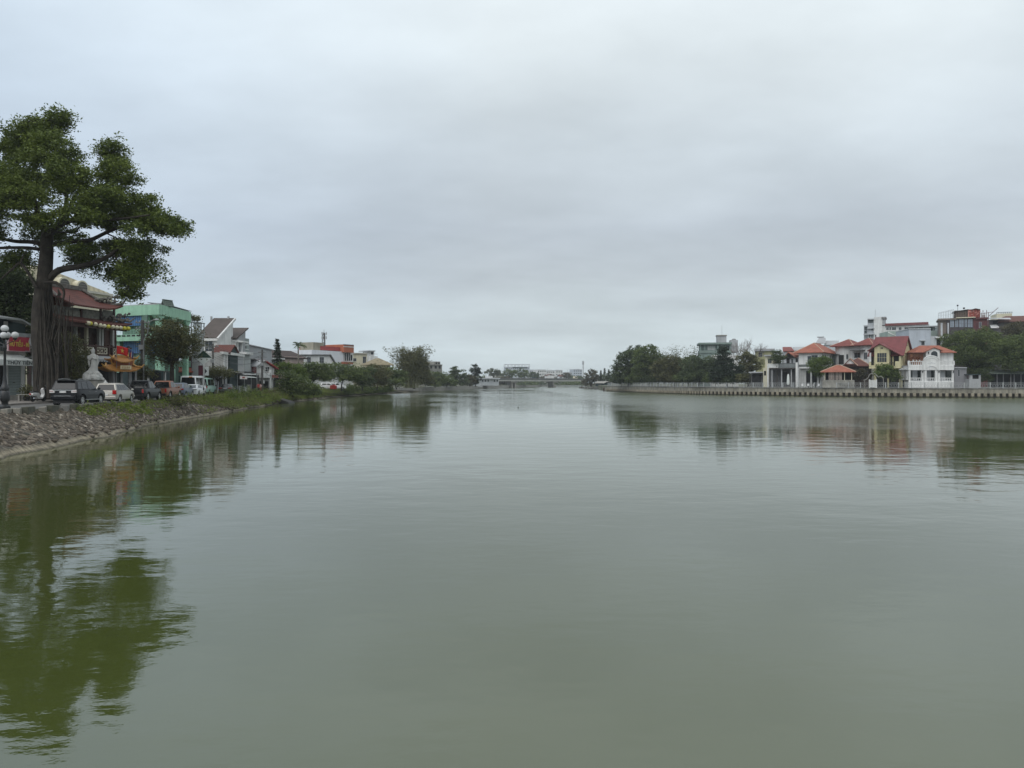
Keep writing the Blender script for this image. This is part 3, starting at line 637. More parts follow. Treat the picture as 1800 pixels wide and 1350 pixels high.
# ------------------------------------------------------------------ trees of the right bank
T('bank_tree', 'big dark rounded tree at the left end of the right bank clump', 1105, 262, 2.1, [(1100,640,20,22),(1118,625,24,18),(1088,655,13,18),(1110,658,26,18)], 'dark', 44, 330, leaf=.6, seed=101, group=RB)
T('bank_tree', 'tall mid green tree second from the left in the right bank clump', 1140, 250, 2.1, [(1135,622,22,16),(1150,640,26,20),(1140,660,28,14),(1128,640,18,22)], 'mid', 44, 340, leaf=.58, seed=102, group=RB)
T('bank_tree', 'olive tree in the middle of the right bank clump behind the railing', 1185, 238, 2.1, [(1180,642,26,18),(1200,650,24,18),(1185,662,32,10),(1165,650,20,18)], 'olive', 44, 330, leaf=.56, seed=103, group=RB)
T('bank_tree', 'dark spreading tree below the green terrace building', 1228, 225, 2.1, [(1222,640,24,16),(1240,650,26,18),(1220,660,30,12),(1250,638,16,12)], 'dark', 44, 330, leaf=.54, seed=104, group=RB)
T('bank_tree', 'dense dark pointed tree just below the bare grey tree', 1278, 212, 2.1, [(1272,622,9,14),(1275,640,16,14),(1285,652,22,14),(1265,655,18,16)], 'needle', 44, 250, leaf=.5, seed=105, group=RB)
T('bank_tree', 'yellowish green tree beside the low grey pavilion', 1315, 216, 2.1, [(1312,630,16,14),(1325,640,14,14),(1308,648,14,14)], 'olive', 38, 170, leaf=.46, seed=106, group=RB)
T('bank_bush', 'ragged green bush leaning on the railing under the clump', 1198, 226, 2.1, [(1198,664,14,7),(1210,666,10,6)], 'mid', 30, 60, leaf=.42, trunk=.06, seed=107, group='bushes of the right bank', cat='bush')
bamboo(1150, 262, 2.1, 604, 'pale wispy bamboo above the left part of the right bank clump', 8, 34, 26, 'dry', group=RB, leafn=34, leaf=.6)
bamboo(1188, 248, 2.1, 598, 'tall pale bamboo with drooping tips in the middle of the right bank clump', 9, 26, 17, 'bamboo', group=RB, leafn=34, leaf=.6)
bamboo(1215, 245, 2.1, 600, 'pale bamboo next to the green terrace building', 10, 26, 16, 'bamboo', group=RB, leafn=34, leaf=.6)
for i, (a, dd, rx, ry_, kd, lab) in enumerate([(1092, 268, 20, 10, 'dark', 'dark bush at the far left foot of the right bank clump'), (1122, 256, 22, 9, 'mid', 'green bush at the foot of the tall tree in the right bank clump'), (1158, 246, 24, 9, 'dark', 'dark bush behind the railing below the pale bamboo'), (1192, 236, 24, 9, 'olive', 'olive bush behind the railing in the middle of the clump'), (1226, 228, 24, 10, 'dark', 'dark bush behind the railing below the green terrace building'), (1258, 218, 22, 10, 'mid', 'green bush left of the dense dark pointed tree'), (1288, 210, 20, 10, 'dark', 'dark bush at the foot of the dense dark pointed tree'), (1310, 206, 12, 8, 'olive', 'small olive bush left of the low grey pavilion')]):
    T('bank_bush', lab, a, dd, 2.1, [(a, 664, rx, ry_), (a-rx*.5, 667, rx*.6, 6), (a+rx*.5, 667, rx*.6, 6)], kd, 34, 120, leaf=.5, trunk=.06, seed=140+i, group='bushes of the right bank', cat='bush')
for i, (a, dd, rx, ry_, kd, lab) in enumerate([(1130, 330, 40, 12, 'dark', 'dim tree behind the left half of the right bank clump'), (1200, 300, 40, 12, 'mid', 'dim tree behind the bamboo of the right bank clump'), (1270, 290, 36, 14, 'dark', 'dim tree behind the green terrace building')]):
    T('far_tree', lab, a, dd, 2.1, [(a, 648, rx, ry_), (a, 664, rx*1.1, 9)], kd, 34, 200, leaf=.7, seed=150+i, group=FT)
for i, (a, dd, b_, rx, ry_, kd, lab) in enumerate([(748, 300, 668, 22, 9, 'dark', 'dark low tree right at the foot of the bamboo clump'), (850, 450, 668, 20, 7, 'mid', 'low tree behind the flat roofed riverside house'), (880, 540, 668, 22, 8, 'dry', 'low brownish tree at the left end of the bridge'), (815, 400, 670, 26, 7, 'dark', 'low dark tree on the far left shore below the tall dark tree'), (775, 340, 671, 26, 7, 'mid', 'low tree on the far left shore below the unfinished building'), (925, 640, 673, 42, 5, 'dark', 'dark low trees on the far shore seen under the left bridge span'), (1000, 650, 673, 34, 5, 'mid', 'low green trees on the far shore seen under the right bridge span'), (955, 760, 667, 30, 6, 'dry', 'dull distant trees below the middle of the bridge'), (1005, 800, 667, 26, 6, 'mid', 'distant trees below the right half of the bridge'), (1075, 420, 664, 22, 10, 'dark', 'dark tree between the columnar trees and the big clump')]):
    T('far_tree', lab, a, dd, 1.7, [(a, b_, rx, ry_), (a+rx*.4, b_+2, rx*.7, ry_*.7)], kd, 28, 130, leaf=dd*.0019, seed=160+i, group=FT)
def bare_tree(label, px, d, z0, seed):
    rg = np.random.default_rng(seed); root = empty('bare_tree', (X(px, d), d, z0), 0, label, 'tree', RB); mb = MB()
    def grow(p, dr, L, r, lev):
        q = p+dr*L; mid = p.lerp(q, .5)+Vector(rg.normal(size=3))*L*.06; mb.tube([p, mid, q], [r, r*.85, r*.65], 5)
        if lev == 0: return
        for _ in range(3 if lev > 1 else 4):
            nd = (dr+Vector(rg.normal(size=3))*.55+Vector((0, 0, .12))).normalized(); grow(p.lerp(q, rg.uniform(.6, 1)), nd, L*rg.uniform(.6, .85), r*.6, lev-1)
    grow(Vector((0, 0, -.2)), Vector((0, 0, 1)), 8.5, .26, 0)
    for i in range(6):
        a = i*1.05; grow(Vector((0, 0, 8+rg.uniform(-1.5, .3))), Vector((math.cos(a)*.9, math.sin(a)*.9, .8)).normalized(), 3.6, .15, 4)
    mb.build('trunk', pmat('grey twig bark', (.19, .17, .16), .9), root)
bare_tree('leafless grey tree with a fan of twigs behind the low pavilion', 1316, 230, 2.1, 12)
T('bank_tree', 'large dark green tree leftmost of the big group at the right edge', 1715, 178, 2.2, [(1690,600,28,18),(1715,592,34,16),(1740,606,34,22),(1700,622,40,20),(1680,628,24,16),(1735,635,36,20),(1715,648,26,10),(1668,612,12,9)], 'mid', 50, 560, leaf=.42, seed=110, group=RB)
T('bank_tree', 'fresh green tree with layered crown at the right edge', 1775, 172, 2.2, [(1770,605,30,14),(1800,602,30,16),(1785,622,36,16),(1760,630,26,16),(1810,635,30,16),(1780,645,30,8)], 'mid', 50, 420, leaf=.4, seed=111, group=RB)
T('bank_tree', 'dull brown tree between the roofs above the right edge group', 1785, 200, 2.2, [(1775,578,16,9),(1795,576,16,10),(1785,590,24,12)], 'dry', 36, 160, leaf=.42, seed=112, group=RB)
T('garden_shrub', 'white flowering bush in front of the red roofed white house', 1440, 186, 2.2, [(1432,640,14,12),(1448,635,12,9),(1440,652,18,10),(1455,648,8,8)], 'bright', 44, 150, leaf=.34, trunk=.12, seed=113, group='shrubs of the right bank', cat='shrub')
T('garden_shrub', 'feathery palm like shrub before the yellow house', 1558, 171, 2.2, [(1555,648,14,8),(1548,655,12,8),(1565,658,12,7)], 'bright', 40, 100, leaf=.38, trunk=.1, seed=114, group='shrubs of the right bank', cat='shrub')
T('garden_shrub', 'dark shrub between the grey kiosk and the long dark pavilion', 1733, 171, 2.2, [(1732,656,9,9),(1727,662,7,8),(1738,664,6,6)], 'dark', 36, 70, leaf=.34, trunk=.07, seed=119, group='shrubs of the right bank', cat='shrub')
T('garden_shrub', 'dark shrub before the yellow house next to the white villa', 1577, 170, 2.2, [(1577,660,8,6),(1570,664,8,5)], 'mid', 34, 40, leaf=.3, trunk=.06, seed=115, group='shrubs of the right bank', cat='shrub')
T('garden_shrub', 'tangled brown shrubs under the brown gabled roof', 1512, 180, 2.2, [(1510,655,12,10),(1522,660,10,8),(1504,664,10,5)], 'dry', 34, 70, leaf=.3, trunk=.06, seed=116, group='shrubs of the right bank', cat='shrub')
T('terrace_tree', 'small umbrella shaped tree on the terrace with the glass railing', 1366, 192, 2.2, [(1366,622,9,8),(1360,628,10,7),(1374,628,8,6),(1366,636,7,7)], 'dark', 40, 90, leaf=.3, trunk=.11, seed=117, group=RB)
# ------------------------------------------------------------------ buildings of the left bank
M_REDT = pmat('old red brown roof tiles', (.135, .042, .032), .8, .4, .8, .25, pattern='tile', pstr=.35)
M_ORAT = pmat('orange red roof tiles', (.36, .085, .045), .75, .25, .7, .1, pattern='tile', pstr=.3)
M_BROWNT = pmat('brown grey roof tiles', (.085, .068, .06), .8, .25, .6, .1, pattern='tile', pstr=.25)
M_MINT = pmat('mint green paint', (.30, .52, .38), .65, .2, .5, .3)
M_BLUE = pmat('blue corrugated sheet', (.06, .17, .36), .5, .25, .6, .2, pattern='corr', pscale=1.1, pstr=.55)
M_TIN = pmat('pale corrugated sheet', (.40, .42, .44), .5, .2, .5, .25, pattern='corr', pscale=.9, pstr=.3)
M_DWOOD = pmat('dark red brown timber', (.05, .022, .017), .6, .35, 1.5)
M_CREAM = pmat('cream plaster', (.62, .58, .44), .8, .18, .4, .3)
M_GOLD = pmat('golden glazed tiles', (.48, .22, .05), .5, .3, 1.2, .1, pattern='tile', pscale=1.6, pstr=.35)
M_REDP = pmat('red paint', (.42, .03, .025), .5, .2)
M_YEL = pmat('yellow paint', (.65, .48, .1), .5, .15)
M_STEEL = pmat('galvanised steel', (.3, .31, .31), .45, .3, 2, metal=.5)
M_SHUT = pmat('grey green roller shutter', (.27, .32, .31), .5, .15, .5, .2, pattern='zband', pscale=1.2, pstr=.35)
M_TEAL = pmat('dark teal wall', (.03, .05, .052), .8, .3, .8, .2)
M_CANV = pmat('pale canvas', (.62, .65, .63), .8, .14, .8, .2)
M_PINK = pmat('pinkish plaster', (.42, .33, .3), .8, .25, .5, .4)
M_STAT = pmat('white statue stone', (.47, .47, .45), .7, .2, 1.5, .25)

# shop with the red sign
f = Fr('noodle_shop', 'small two storey shop with red sign, white awning and roller shutter at the left edge', 'shop', (-42, 58.5), (46, 63), 1.9)
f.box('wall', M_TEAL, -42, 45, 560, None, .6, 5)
f.box('wall', pmat('off white wall', (.5, .5, .46), .8, .25, .7, .4), -42, 44, 622, None, .35, .6)
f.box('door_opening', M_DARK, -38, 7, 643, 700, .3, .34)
o = f.box('roller_shutter', M_SHUT, 15, 37, 642, 695, .28, .34); f.box('shutter_handle', M_BLACK, 23, 27, 672, 673, .24, .28, o)
f.box('door_frame', M_WHITE, 9, 14.5, 640, 700, .18, .34); f.box('door_frame', M_WHITE, 38, 43, 640, 697, .18, .34)
f.box('doorstep', M_CONC, 12, 46, 695, None, -.7, .17)
f.box('column', M_WHITE, 9, 14, 565, 622, .2, .35); f.box('balcony_slab', M_CONC, -42, 45, 617, 622, -.2, .6)
bal = f.box('balcony_rail', M_STEEL, -42, 44, 609, 610, -.18, -.14)
m_ = MB(); u0, u1 = f.u(-42), f.u(44); zz = f.z(619, 20)
for i in range(28): x = u0+(u1-u0)*i/27; m_.box(x-.015, x+.015, -.17, -.15, zz, zz+.5)
m_.build('baluster', M_STEEL, bal)
m_ = MB(); ua, ub = f.u(-45), f.u(57, -1.4); z1 = f.z(557, 0, -1.4)
m_.slab((ua, -1.4, z1), (f.u(40, -1.4), -1.4, z1), (f.u(40, -1.4), 5, z1+1.0), (ua, 5, z1+1.0), .14)
m_.slab((f.u(40, -1.4), -1.4, z1), (ub, -1.4, z1-.42), (ub, 3, z1+.5), (f.u(40, -1.4), 5, z1+1.0), .12)
m_.build('roof', pmat('grey metal roof', (.34, .36, .36), .5, .25, .8, .2), f.root)
aw = MB(); za, zb_ = f.z(627, 20, -.2), f.z(633, 30, -1.7); ua, ub = f.u(-42), f.u(61, -1.7)
aw.slab((ua, .35, za+.35), (ub, .35, za+.35), (ub, -1.7, zb_), (ua, -1.7, zb_), .04)
awn = aw.build('awning', M_CANV, f.root)
zv0, zv1 = f.z(642.5, 30, -1.7), f.z(632.5, 30, -1.7)
MB().box(ua, ub, -1.74, -1.70, zv0, zv1).build('valance', M_CANV, awn)
M_LETT = pmat('dark lettering', (.05, .06, .06), .7, .1)
text('lettering', 'THỦY TIÊN', .42, M_LETT, f.root, ((f.u(11, -1.75)+f.u(59, -1.75))/2, -1.755, (zv0+zv1)/2-.02), sx=1.12, bold=.004)
ua_, ub_ = f.u(14.5, -.9), f.u(51, -.9); zs0, zs1 = f.z(617, 33, -.9), f.z(592.5, 33, -.9)
sg = MB().box(ua_, ub_, -.95, -.85, zs0, zs1).build('signboard', pmat('crimson sign board', (.40, .035, .06), .45, .12), f.root)
m_ = MB()
for a in ((ua_-.03, ub_+.03, zs0-.05, zs0+.0), (ua_-.03, ub_+.03, zs1, zs1+.05), (ua_-.06, ua_-.0, zs0-.05, zs1+.05), (ub_, ub_+.06, zs0-.05, zs1+.05)): m_.box(a[0], a[1], -.97, -.84, a[2], a[3])
m_.build('sign_frame', pmat('pink white frame', (.6, .4, .42), .6), sg)
text('lettering', 'HỦ TIẾU - MÌ', .52, M_YEL, sg, ((ua_+ub_)/2+.02, -.965, (zs0+zs1)/2-.05), sx=.62, bold=.012)
MB().box(f.u(28, -.9), ub_+.1, -1.0, -.8, zs1+.05, zs1+.35).build('sign_lamp', M_STEEL, sg)
m_ = MB()
up = f.u(57, -1.2); m_.tube([(up, -1.2, -.1), (up, -1.2, f.z(560, 57, -1.2))], .06, 6)
for yy in (592, 617, 628): m_.tube([(f.u(42, -.9), -.9, f.z(yy, 45, -.9)), (up+.1, -1.2, f.z(yy, 57, -1.2))], .03, 5)
m_.build('steel_frame', M_STEEL, f.root)
# satellite dish on the frame: a thing of its own
dx, dd = X(65, 61.2), 61.2; ds = empty('satellite_dish', (dx, dd, Zp(603, dd)), 0, 'grey satellite dish fixed on a steel frame between the red sign and the banyan', 'satellite dish')
m_ = MB(); m_.lathe([(.02, 0), (.3, .04), (.52, .13), (.62, .21), (.6, .225), (.5, .15), (.28, .06), (.02, .02)], 18)
o = m_.build('dish', pmat('grey dish', (.28, .28, .28), .6), ds, smooth=True); o.rotation_euler = (R(68), 0, R(42))
MB().tube([(-.62, .1, -.45), (-.2, .15, -.15), (0, .1, 0)], .03, 6).build('mount_arm', M_STEEL, ds)
MB().tube([(-.05, .05, -.2), (.2, -.5, -.1)], .015, 5).build('feed_arm', M_STEEL, ds)

# cream building behind
f = Fr('cream_hall', 'tall cream hall with arched roof vents partly hidden behind the banyan', 'building', (8, 88), (200, 104), 1.9)
f.box('wall', M_CREAM, 12, 198, 506, None, 0, 9)
p_ = f.u(72); MB().prism([(f.u(36), f.z(500, 36)), (f.u(50), f.z(470, 50)), (p_, f.z(466, 72)), (f.u(196), f.z(515, 196)), (f.u(196), f.z(522, 196)), (f.u(36), f.z(506, 36))], .4, 8.5).build('roof_gable', pmat('cream ribbed sheet', (.62, .56, .4), .6, .15, .4, .3, pattern='corr', pscale=.4, pstr=.25), f.root)
f.box('cornice', pmat('pale cornice', (.5, .48, .42), .8, .2), 10, 199, 503, 507, -.5, .2)
for a, b_, t, bt in ((104, 124, 487, 510), (136, 155, 493, 515)):
    u0, u1 = f.u(a, -.6), f.u(b_, -.6); r = (u1-u0)/2; zc = f.z(bt, (a+b_)/2, -.6); hh = f.z(t, (a+b_)/2, -.6)-zc
    pts = [(u0, zc)]+[((u0+u1)/2-r*math.cos(math.pi*i/12), zc+hh-r*.9+r*.9*math.sin(math.pi*i/12)) for i in range(13)]+[(u1, zc)]
    o = MB().prism(pts, -.6, 1.5).build('arched_vent', M_CREAM, f.root)
    ip = [((x-(u0+u1)/2)*.82+(u0+u1)/2, zc+(z-zc)*.88) for x, z in pts]; MB().prism(ip, -.63, -.58).build('vent_louver', pmat('grey louver', (.16, .155, .14), .8, .3, pattern='zband', pscale=.5), o)

# the two-tiered temple
f = Fr('temple', 'two storey temple with sweeping red brown tiled roofs and white lattice balcony', 'temple', (86, 65.6), (232, 76), 1.9)
def cn_roof(mb, u0, u1, w0, w1, ze, zr, lift=.7, run=2.2, t=.16, n=24, k=8, hipw=None):
    """Concave roof from the eave (w0, ze) up to (w1, zr) whose ends sweep up; end hips run in by hipw."""
    hipw = hipw or 0; vs = []
    for i in range(n+1):
        for j in range(k+1):
            s_ = j/k; a = u0+hipw*s_; b_ = u1-hipw*s_; x = a+(b_-a)*i/n; e = min(i/n, 1-i/n)*(u1-u0)
            up = lift*max(0, 1-e/run)**2*(1-s_)**1.5; vs.append((x, w0+(w1-w0)*s_, ze+(zr-ze)*(s_*.62+.38*s_**2.2)+up))
    lo = [(x, y+.02, z-t) for x, y, z in vs]; N_ = len(vs); fs = []
    for i in range(n):
        for j in range(k): a = i*(k+1)+j; q = (a, a+k+1, a+k+2, a+1); fs += [q, tuple(N_+c for c in q[::-1])]
    for i in range(n): a, b_ = i*(k+1), (i+1)*(k+1); fs.append((a, N_+a, N_+b_, b_)); a += k; b_ += k; fs.append((a, b_, N_+b_, N_+a))
    for j in range(k): fs.append((j, j+1, N_+j+1, N_+j)); a = n*(k+1)+j; fs.append((a+1, a, N_+a, N_+a+1))
    mb.add(vs+lo, fs); return mb
M_ORN = pmat('grey carved ornament', (.16, .15, .135), .85, .5, 4, .3, .8, 14)
wE, wL = -1.1, -1.7
uR = f.u(217, wE); ze = f.z(544.5, 206, wE); zr = f.z(517, 187, 2.4)
uL0 = f.u(86)
rf = cn_roof(MB(), uL0, uR, wE, 2.4, ze, zr, .55, 2.4, hipw=1.8).build('roof', M_REDT, f.root, smooth=True)
cn_roof(MB(), uL0+1.5, uR, 4.6, 2.4, ze+.3, zr, .55, 2.4, hipw=1.8).build('roof', M_REDT, f.root, smooth=True)
rg_ = MB().box(uL0+1.6, uR-1.6, 2.2, 2.6, zr-.1, zr+.32).build('ridge', M_ORN, rf)
for sgn, ue in ((-1, uL0), (1, uR)): hp = MB().tube([(ue+sgn*.25, wE-.1, ze+1.15), (ue-sgn*.1, wE, ze+.72), (ue-sgn*.7, wE+.9, ze+.5), (ue-sgn*1.25, .5, ze+.9), (ue-sgn*1.8, 2.4, zr+.1)], [.05, .16, .14, .14, .14], 6); hp.build('hip_ridge', M_ORN, rf, smooth=True)
on = MB(); r_ = random.Random(4)
for i in range(60):
    x = uR-.2-r_.random()*1.6; on.ball((x, wE+.2+r_.random()*.5+(uR-x)*.7, ze+.75+r_.random()*.8*(1-(uR-x)/2.5)), .06+r_.random()*.11, 6)
on.build('roof_ornament', M_ORN, rf)
uM = f.u(204); zw0 = f.z(562, 185); zwt = f.z(545, 185)
f.box('upper_wall', pmat('grey green wall', (.13, .14, .13), .8, .3, 1, .2), 96, 201, 543, 563, .0, 3.5)
M_MURAL = pmat('faded mural', (.2, .2, .17), .8, .55, 2.4, 0)
for a, b_ in ((116, 141), (146, 175), (181, 200)):
    o = f.box('mural_panel', M_MURAL, a, b_, 545.5, 561, -.06, -.005); 
    MB().box(f.u(a, -.1), f.u(b_, -.1), -.1, -.07, f.z(561, (a+b_)/2, -.1), f.z(559.8, (a+b_)/2, -.1)).build('panel_rim', M_CREAM, o)
for a in (143.5, 178, 201.5): f.box('column', M_DWOOD, a-1.4, a+1.4, 543, 562, -.14, 0.)
zl = f.z(571, 205, wL); zlt = f.z(560.5, 190, 0.)
uR2 = f.u(233, wL)
rf = cn_roof(MB(), f.u(92, wL), uR2, wL, .25, zl, zlt, .35, 2.4, hipw=1.4).build('roof', M_REDT, f.root, smooth=True)
on = MB()
for i in range(90):
    x = uR2-.1-r_.random()*2.4; on.ball((x, wL+.2+r_.random()*.5+(uR2-x)*.35, zl+.45+r_.random()*.95*(1-(uR2-x)/3.6)), .05+r_.random()*.11, 6)
on.tube([(uR2+.2, wL-.1, zl+.9), (uR2-.2, wL+.1, zl+.5), (uR2-1.4, -.2, zlt+.1)], [.05, .13, .12], 6)
on.build('roof_ornament', M_ORN, rf)
MB().box(f.u(94, wL+.25), uR2-.5, wL+.25, wL+.4, zl-.55, zl-.2).build('eave_beam', M_DWOOD, f.root)
# first floor behind the lanterns
f.box('wall', M_DWOOD, 96, 205, 566, None, .9, 4)
zf, zr1 = f.z(627, 190), f.z(609, 190)
f.box('balcony_slab', pmat('brown slab', (.07, .05, .045), .7, .3), 92, 232, 625, 632.5, -1.5, .9)
for a in (176, 181, 199.5, 154, 135): f.box('column', M_STAT if a != 154 else M_CREAM, a-1.5, a+1.5, 572, 612, .45, .75)
m_ = MB(); u0, u1 = f.u(184, .8), f.u(197, .8)
for i in range(9): x = u0+(u1-u0)*i/8; m_.box(x-.07, x+.07, .78, .88, f.z(612, 190), f.z(573, 190))
m_.build('door_slats', pmat('brown slats', (.085, .04, .03), .7, .3), f.root)
zb0, zb1 = f.z(626, 190, -1.5), f.z(608.5, 190, -1.5)
rl = MB(); u0, u1 = f.u(108, -1.5), f.u(231, -1.5); rl.box(u0, u1, -1.56, -1.42, zb1-.14, zb1); rl.box(u0, u1, -1.56, -1.42, zb0, zb0+.14)
ps = [f.u(q, -1.5) for q in (108, 131, 150, 168, 191.5, 197, 226)]
for x in ps: rl.box(x-.1, x+.1, -1.57, -1.4, zb0, zb1+.12)
rl_o = rl.build('balcony_rail', M_DWOOD, f.root)
M_LATT = pmat('ivory lattice', (.55, .52, .42), .7, .15, 1)
for a, b_ in zip(ps[:-1], ps[1:]):
    if b_-a < .8: continue
    p = MB(); W_, Hh = b_-a-.3, zb1-zb0-.36; ox, oz = a+.15, zb0+.18
    p.box(ox, ox+W_, -1.46, -1.43, oz, oz+.07); p.box(ox, ox+W_, -1.46, -1.43, oz+Hh-.07, oz+Hh); p.box(ox, ox+.07, -1.46, -1.43, oz, oz+Hh); p.box(ox+W_-.07, ox+W_, -1.46, -1.43, oz, oz+Hh)
    nx_ = max(3, int(W_/.42))
    for i in range(nx_):
        cx_ = ox+W_*(i+.5)/nx_
        for j in range(2):
            cz_ = oz+Hh*(j+.5)/2; rr_ = min(W_/nx_, Hh/2)*.46
            p.tube([(cx_+rr_*math.cos(t*math.pi/4), -1.445, cz_+rr_*math.sin(t*math.pi/4)) for t in range(9)], .038, 4)
    p.build('lattice_panel', M_LATT, rl_o)
# scalloped fringe under the balcony, and the dark ground floor
fr_ = MB(); u0, u1 = f.u(120, -2.2), f.u(236, -2.2); z0_ = f.z(632, 195, -2.2); n = 26
for i in range(n):
    a, b_ = u0+(u1-u0)*i/n, u0+(u1-u0)*(i+1)/n
    fr_.prism([(a, z0_), (b_, z0_), (b_-.02, z0_-.12), ((a+b_)/2+.1, z0_-.26), ((a+b_)/2-.1, z0_-.26), (a+.02, z0_-.12)], -2.22, -2.2)
fr_.slab((u0, -1.5, z0_+.35), (u1, -1.5, z0_+.35), (u1, -2.2, z0_), (u0, -2.2, z0_), .03)
fr_.build('awning', pmat('grey awning', (.32, .33, .34), .8, .2), f.root)
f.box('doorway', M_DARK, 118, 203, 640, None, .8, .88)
for a in (170, 198, 150): f.box('column', pmat('grey column', (.2, .2, .2), .8, .25), a-1.6, a+1.6, 633, None, -1.6, -1.25)
# lanterns hanging from the lower eave: each a thing
lan = {}
for kcol, colr in (('yellow', (.55, .5, .06)), ('white', (.62, .58, .42))):
    lan[kcol] = pmat('paper lantern '+kcol, colr, .6, .1)
seq = [('white', 154.5, 568), ('yellow', 158, 568.6), ('white', 167, 570), ('white', 175.5, 571.8), ('white', 182.5, 573), ('yellow', 189.5, 574), ('white', 197.5, 574.5), ('white', 204.5, 575.5), ('white', 211, 576), ('yellow', 218, 577), ('yellow', 225, 577.5)]
nth = ['first', 'second', 'third', 'fourth', 'fifth', 'sixth', 'seventh', 'eighth', 'ninth', 'tenth', 'last']
for i, (kc, a, b_) in enumerate(seq):
    u = f.u(a, wL+.1); d_ = f.d(u, wL+.1); lr = empty('paper_lantern', (X(a, d_), d_, Zp(b_, d_)), 0, f'{kc} round paper lantern, {nth[i]} from the left under the lower temple eave', 'lantern', 'paper lanterns along the temple eave')
    MB().ball((0, 0, 0), .25, 12, sz=.85).build('lantern_shade', lan[kc], lr, smooth=True); MB().tube([(0, 0, .2), (0, 0, .45)], .012, 4).build('cord', M_BLACK, lr)

# white statue on a rocky plinth with its fence
d_ = 60.5; st = empty('statue', (X(163, d_), d_, 1.9), R(12), 'white stone statue of a robed standing figure on a rocky pedestal beside the temple', 'statue')
def SZ(py): return Zp(py, d_)-1.9
b_ = MB()
secs = [(662,-.1,.48,.36),(656,-.06,.46,.34),(650,.02,.36,.28),(644,.1,.28,.24),(638,.14,.27,.23),(633,.1,.3,.24),(629,.06,.33,.25),(625.5,.04,.31,.21),(623,.03,.2,.15),(621.4,.03,.105,.1),(620,.02,.12,.125),(618,.01,.155,.165),(616,.01,.16,.17),(614.3,.02,.13,.13),(613.2,.03,.085,.08),(611.8,.04,.05,.05),(611,.04,.012,.012)]
nS_ = 20
for py_, ox_, rx_, ry_ in secs:
    for j_ in range(nS_): a_ = 2*math.pi*j_/nS_; f_ = 1+.07*math.sin(a_*7+py_*.3)*(1 if py_ > 626 else 0); b_.v.append((ox_+rx_*f_*math.cos(a_), ry_*f_*math.sin(a_), SZ(py_)))
for i_ in range(len(secs)-1):
    for j_ in range(nS_): b_.f.append((i_*nS_+j_, i_*nS_+(j_+1) % nS_, (i_+1)*nS_+(j_+1) % nS_, (i_+1)*nS_+j_))
b_.f.append(tuple(range(nS_-1, -1, -1))); b_.f.append(tuple((len(secs)-1)*nS_+j_ for j_ in range(nS_)))
rs = random.Random(3)
for s_ in (-1, 1):
    b_.tube([(.03+s_*.26, 0, SZ(625)), (.05+s_*.36, -.06, SZ(630)), (.06+s_*.2, -.26, SZ(632)), (.06, -.3, SZ(628.5))], [.1, .11, .085, .05], 8)
    b_.tube([(.05+s_*.3, -.1, SZ(631)), (.08+s_*.34, -.08, SZ(637)), (.06+s_*.3, -.06, SZ(645))], [.1, .085, .03], 7)
b_.build('statue_body', M_STAT, st, smooth=True)
b_ = MB()
for i in range(46): a = rs.random()*6.28; q = rs.random(); b_.ball((math.cos(a)*(.68-.35*q), math.sin(a)*(.6-.35*q), SZ(668)+q*(SZ(656)-SZ(668))), .16+.14*rs.random(), 7)
b_.build('rock_base', M_STAT, st)
b_ = MB(); b_.lathe([(1.15, 0), (1.15, .25), (1.0, .3), (.8, SZ(668)-.1), (.9, SZ(668)), (.02, SZ(668)+.02)], 8); b_.build('pedestal', M_CONC, st)
fe = empty('statue_fence', (X(150, 58.6), 58.6, 1.9), R(8), 'low grey fence with white finial posts in front of the statue', 'fence')
for i, a in enumerate((150, 183)):
    x = (a-150)*58.6/FPX; p = MB().box(x-.22, x+.22, -.22, .22, -.1, 1.15).build('post', M_CONC, fe)
    MB().lathe([(.2, 1.15), (.1, 1.25), (.22, 1.38), (.2, 1.5), (.09, 1.6), (.02, 1.75)], 10, (x, 0, 0)).build('finial', M_STAT, p, smooth=True)
b_ = MB(); L_ = 33*58.6/FPX; b_.box(.22, L_-.22, -.04, .04, 1.0, 1.06); b_.box(.22, L_-.22, -.06, .06, 0, .35)
for i in range(12): x = .3+(L_-.6)*i/11; b_.box(x-.02, x+.02, -.02, .02, .35, 1.0)
b_.build('fence_panel', M_CONC, fe)

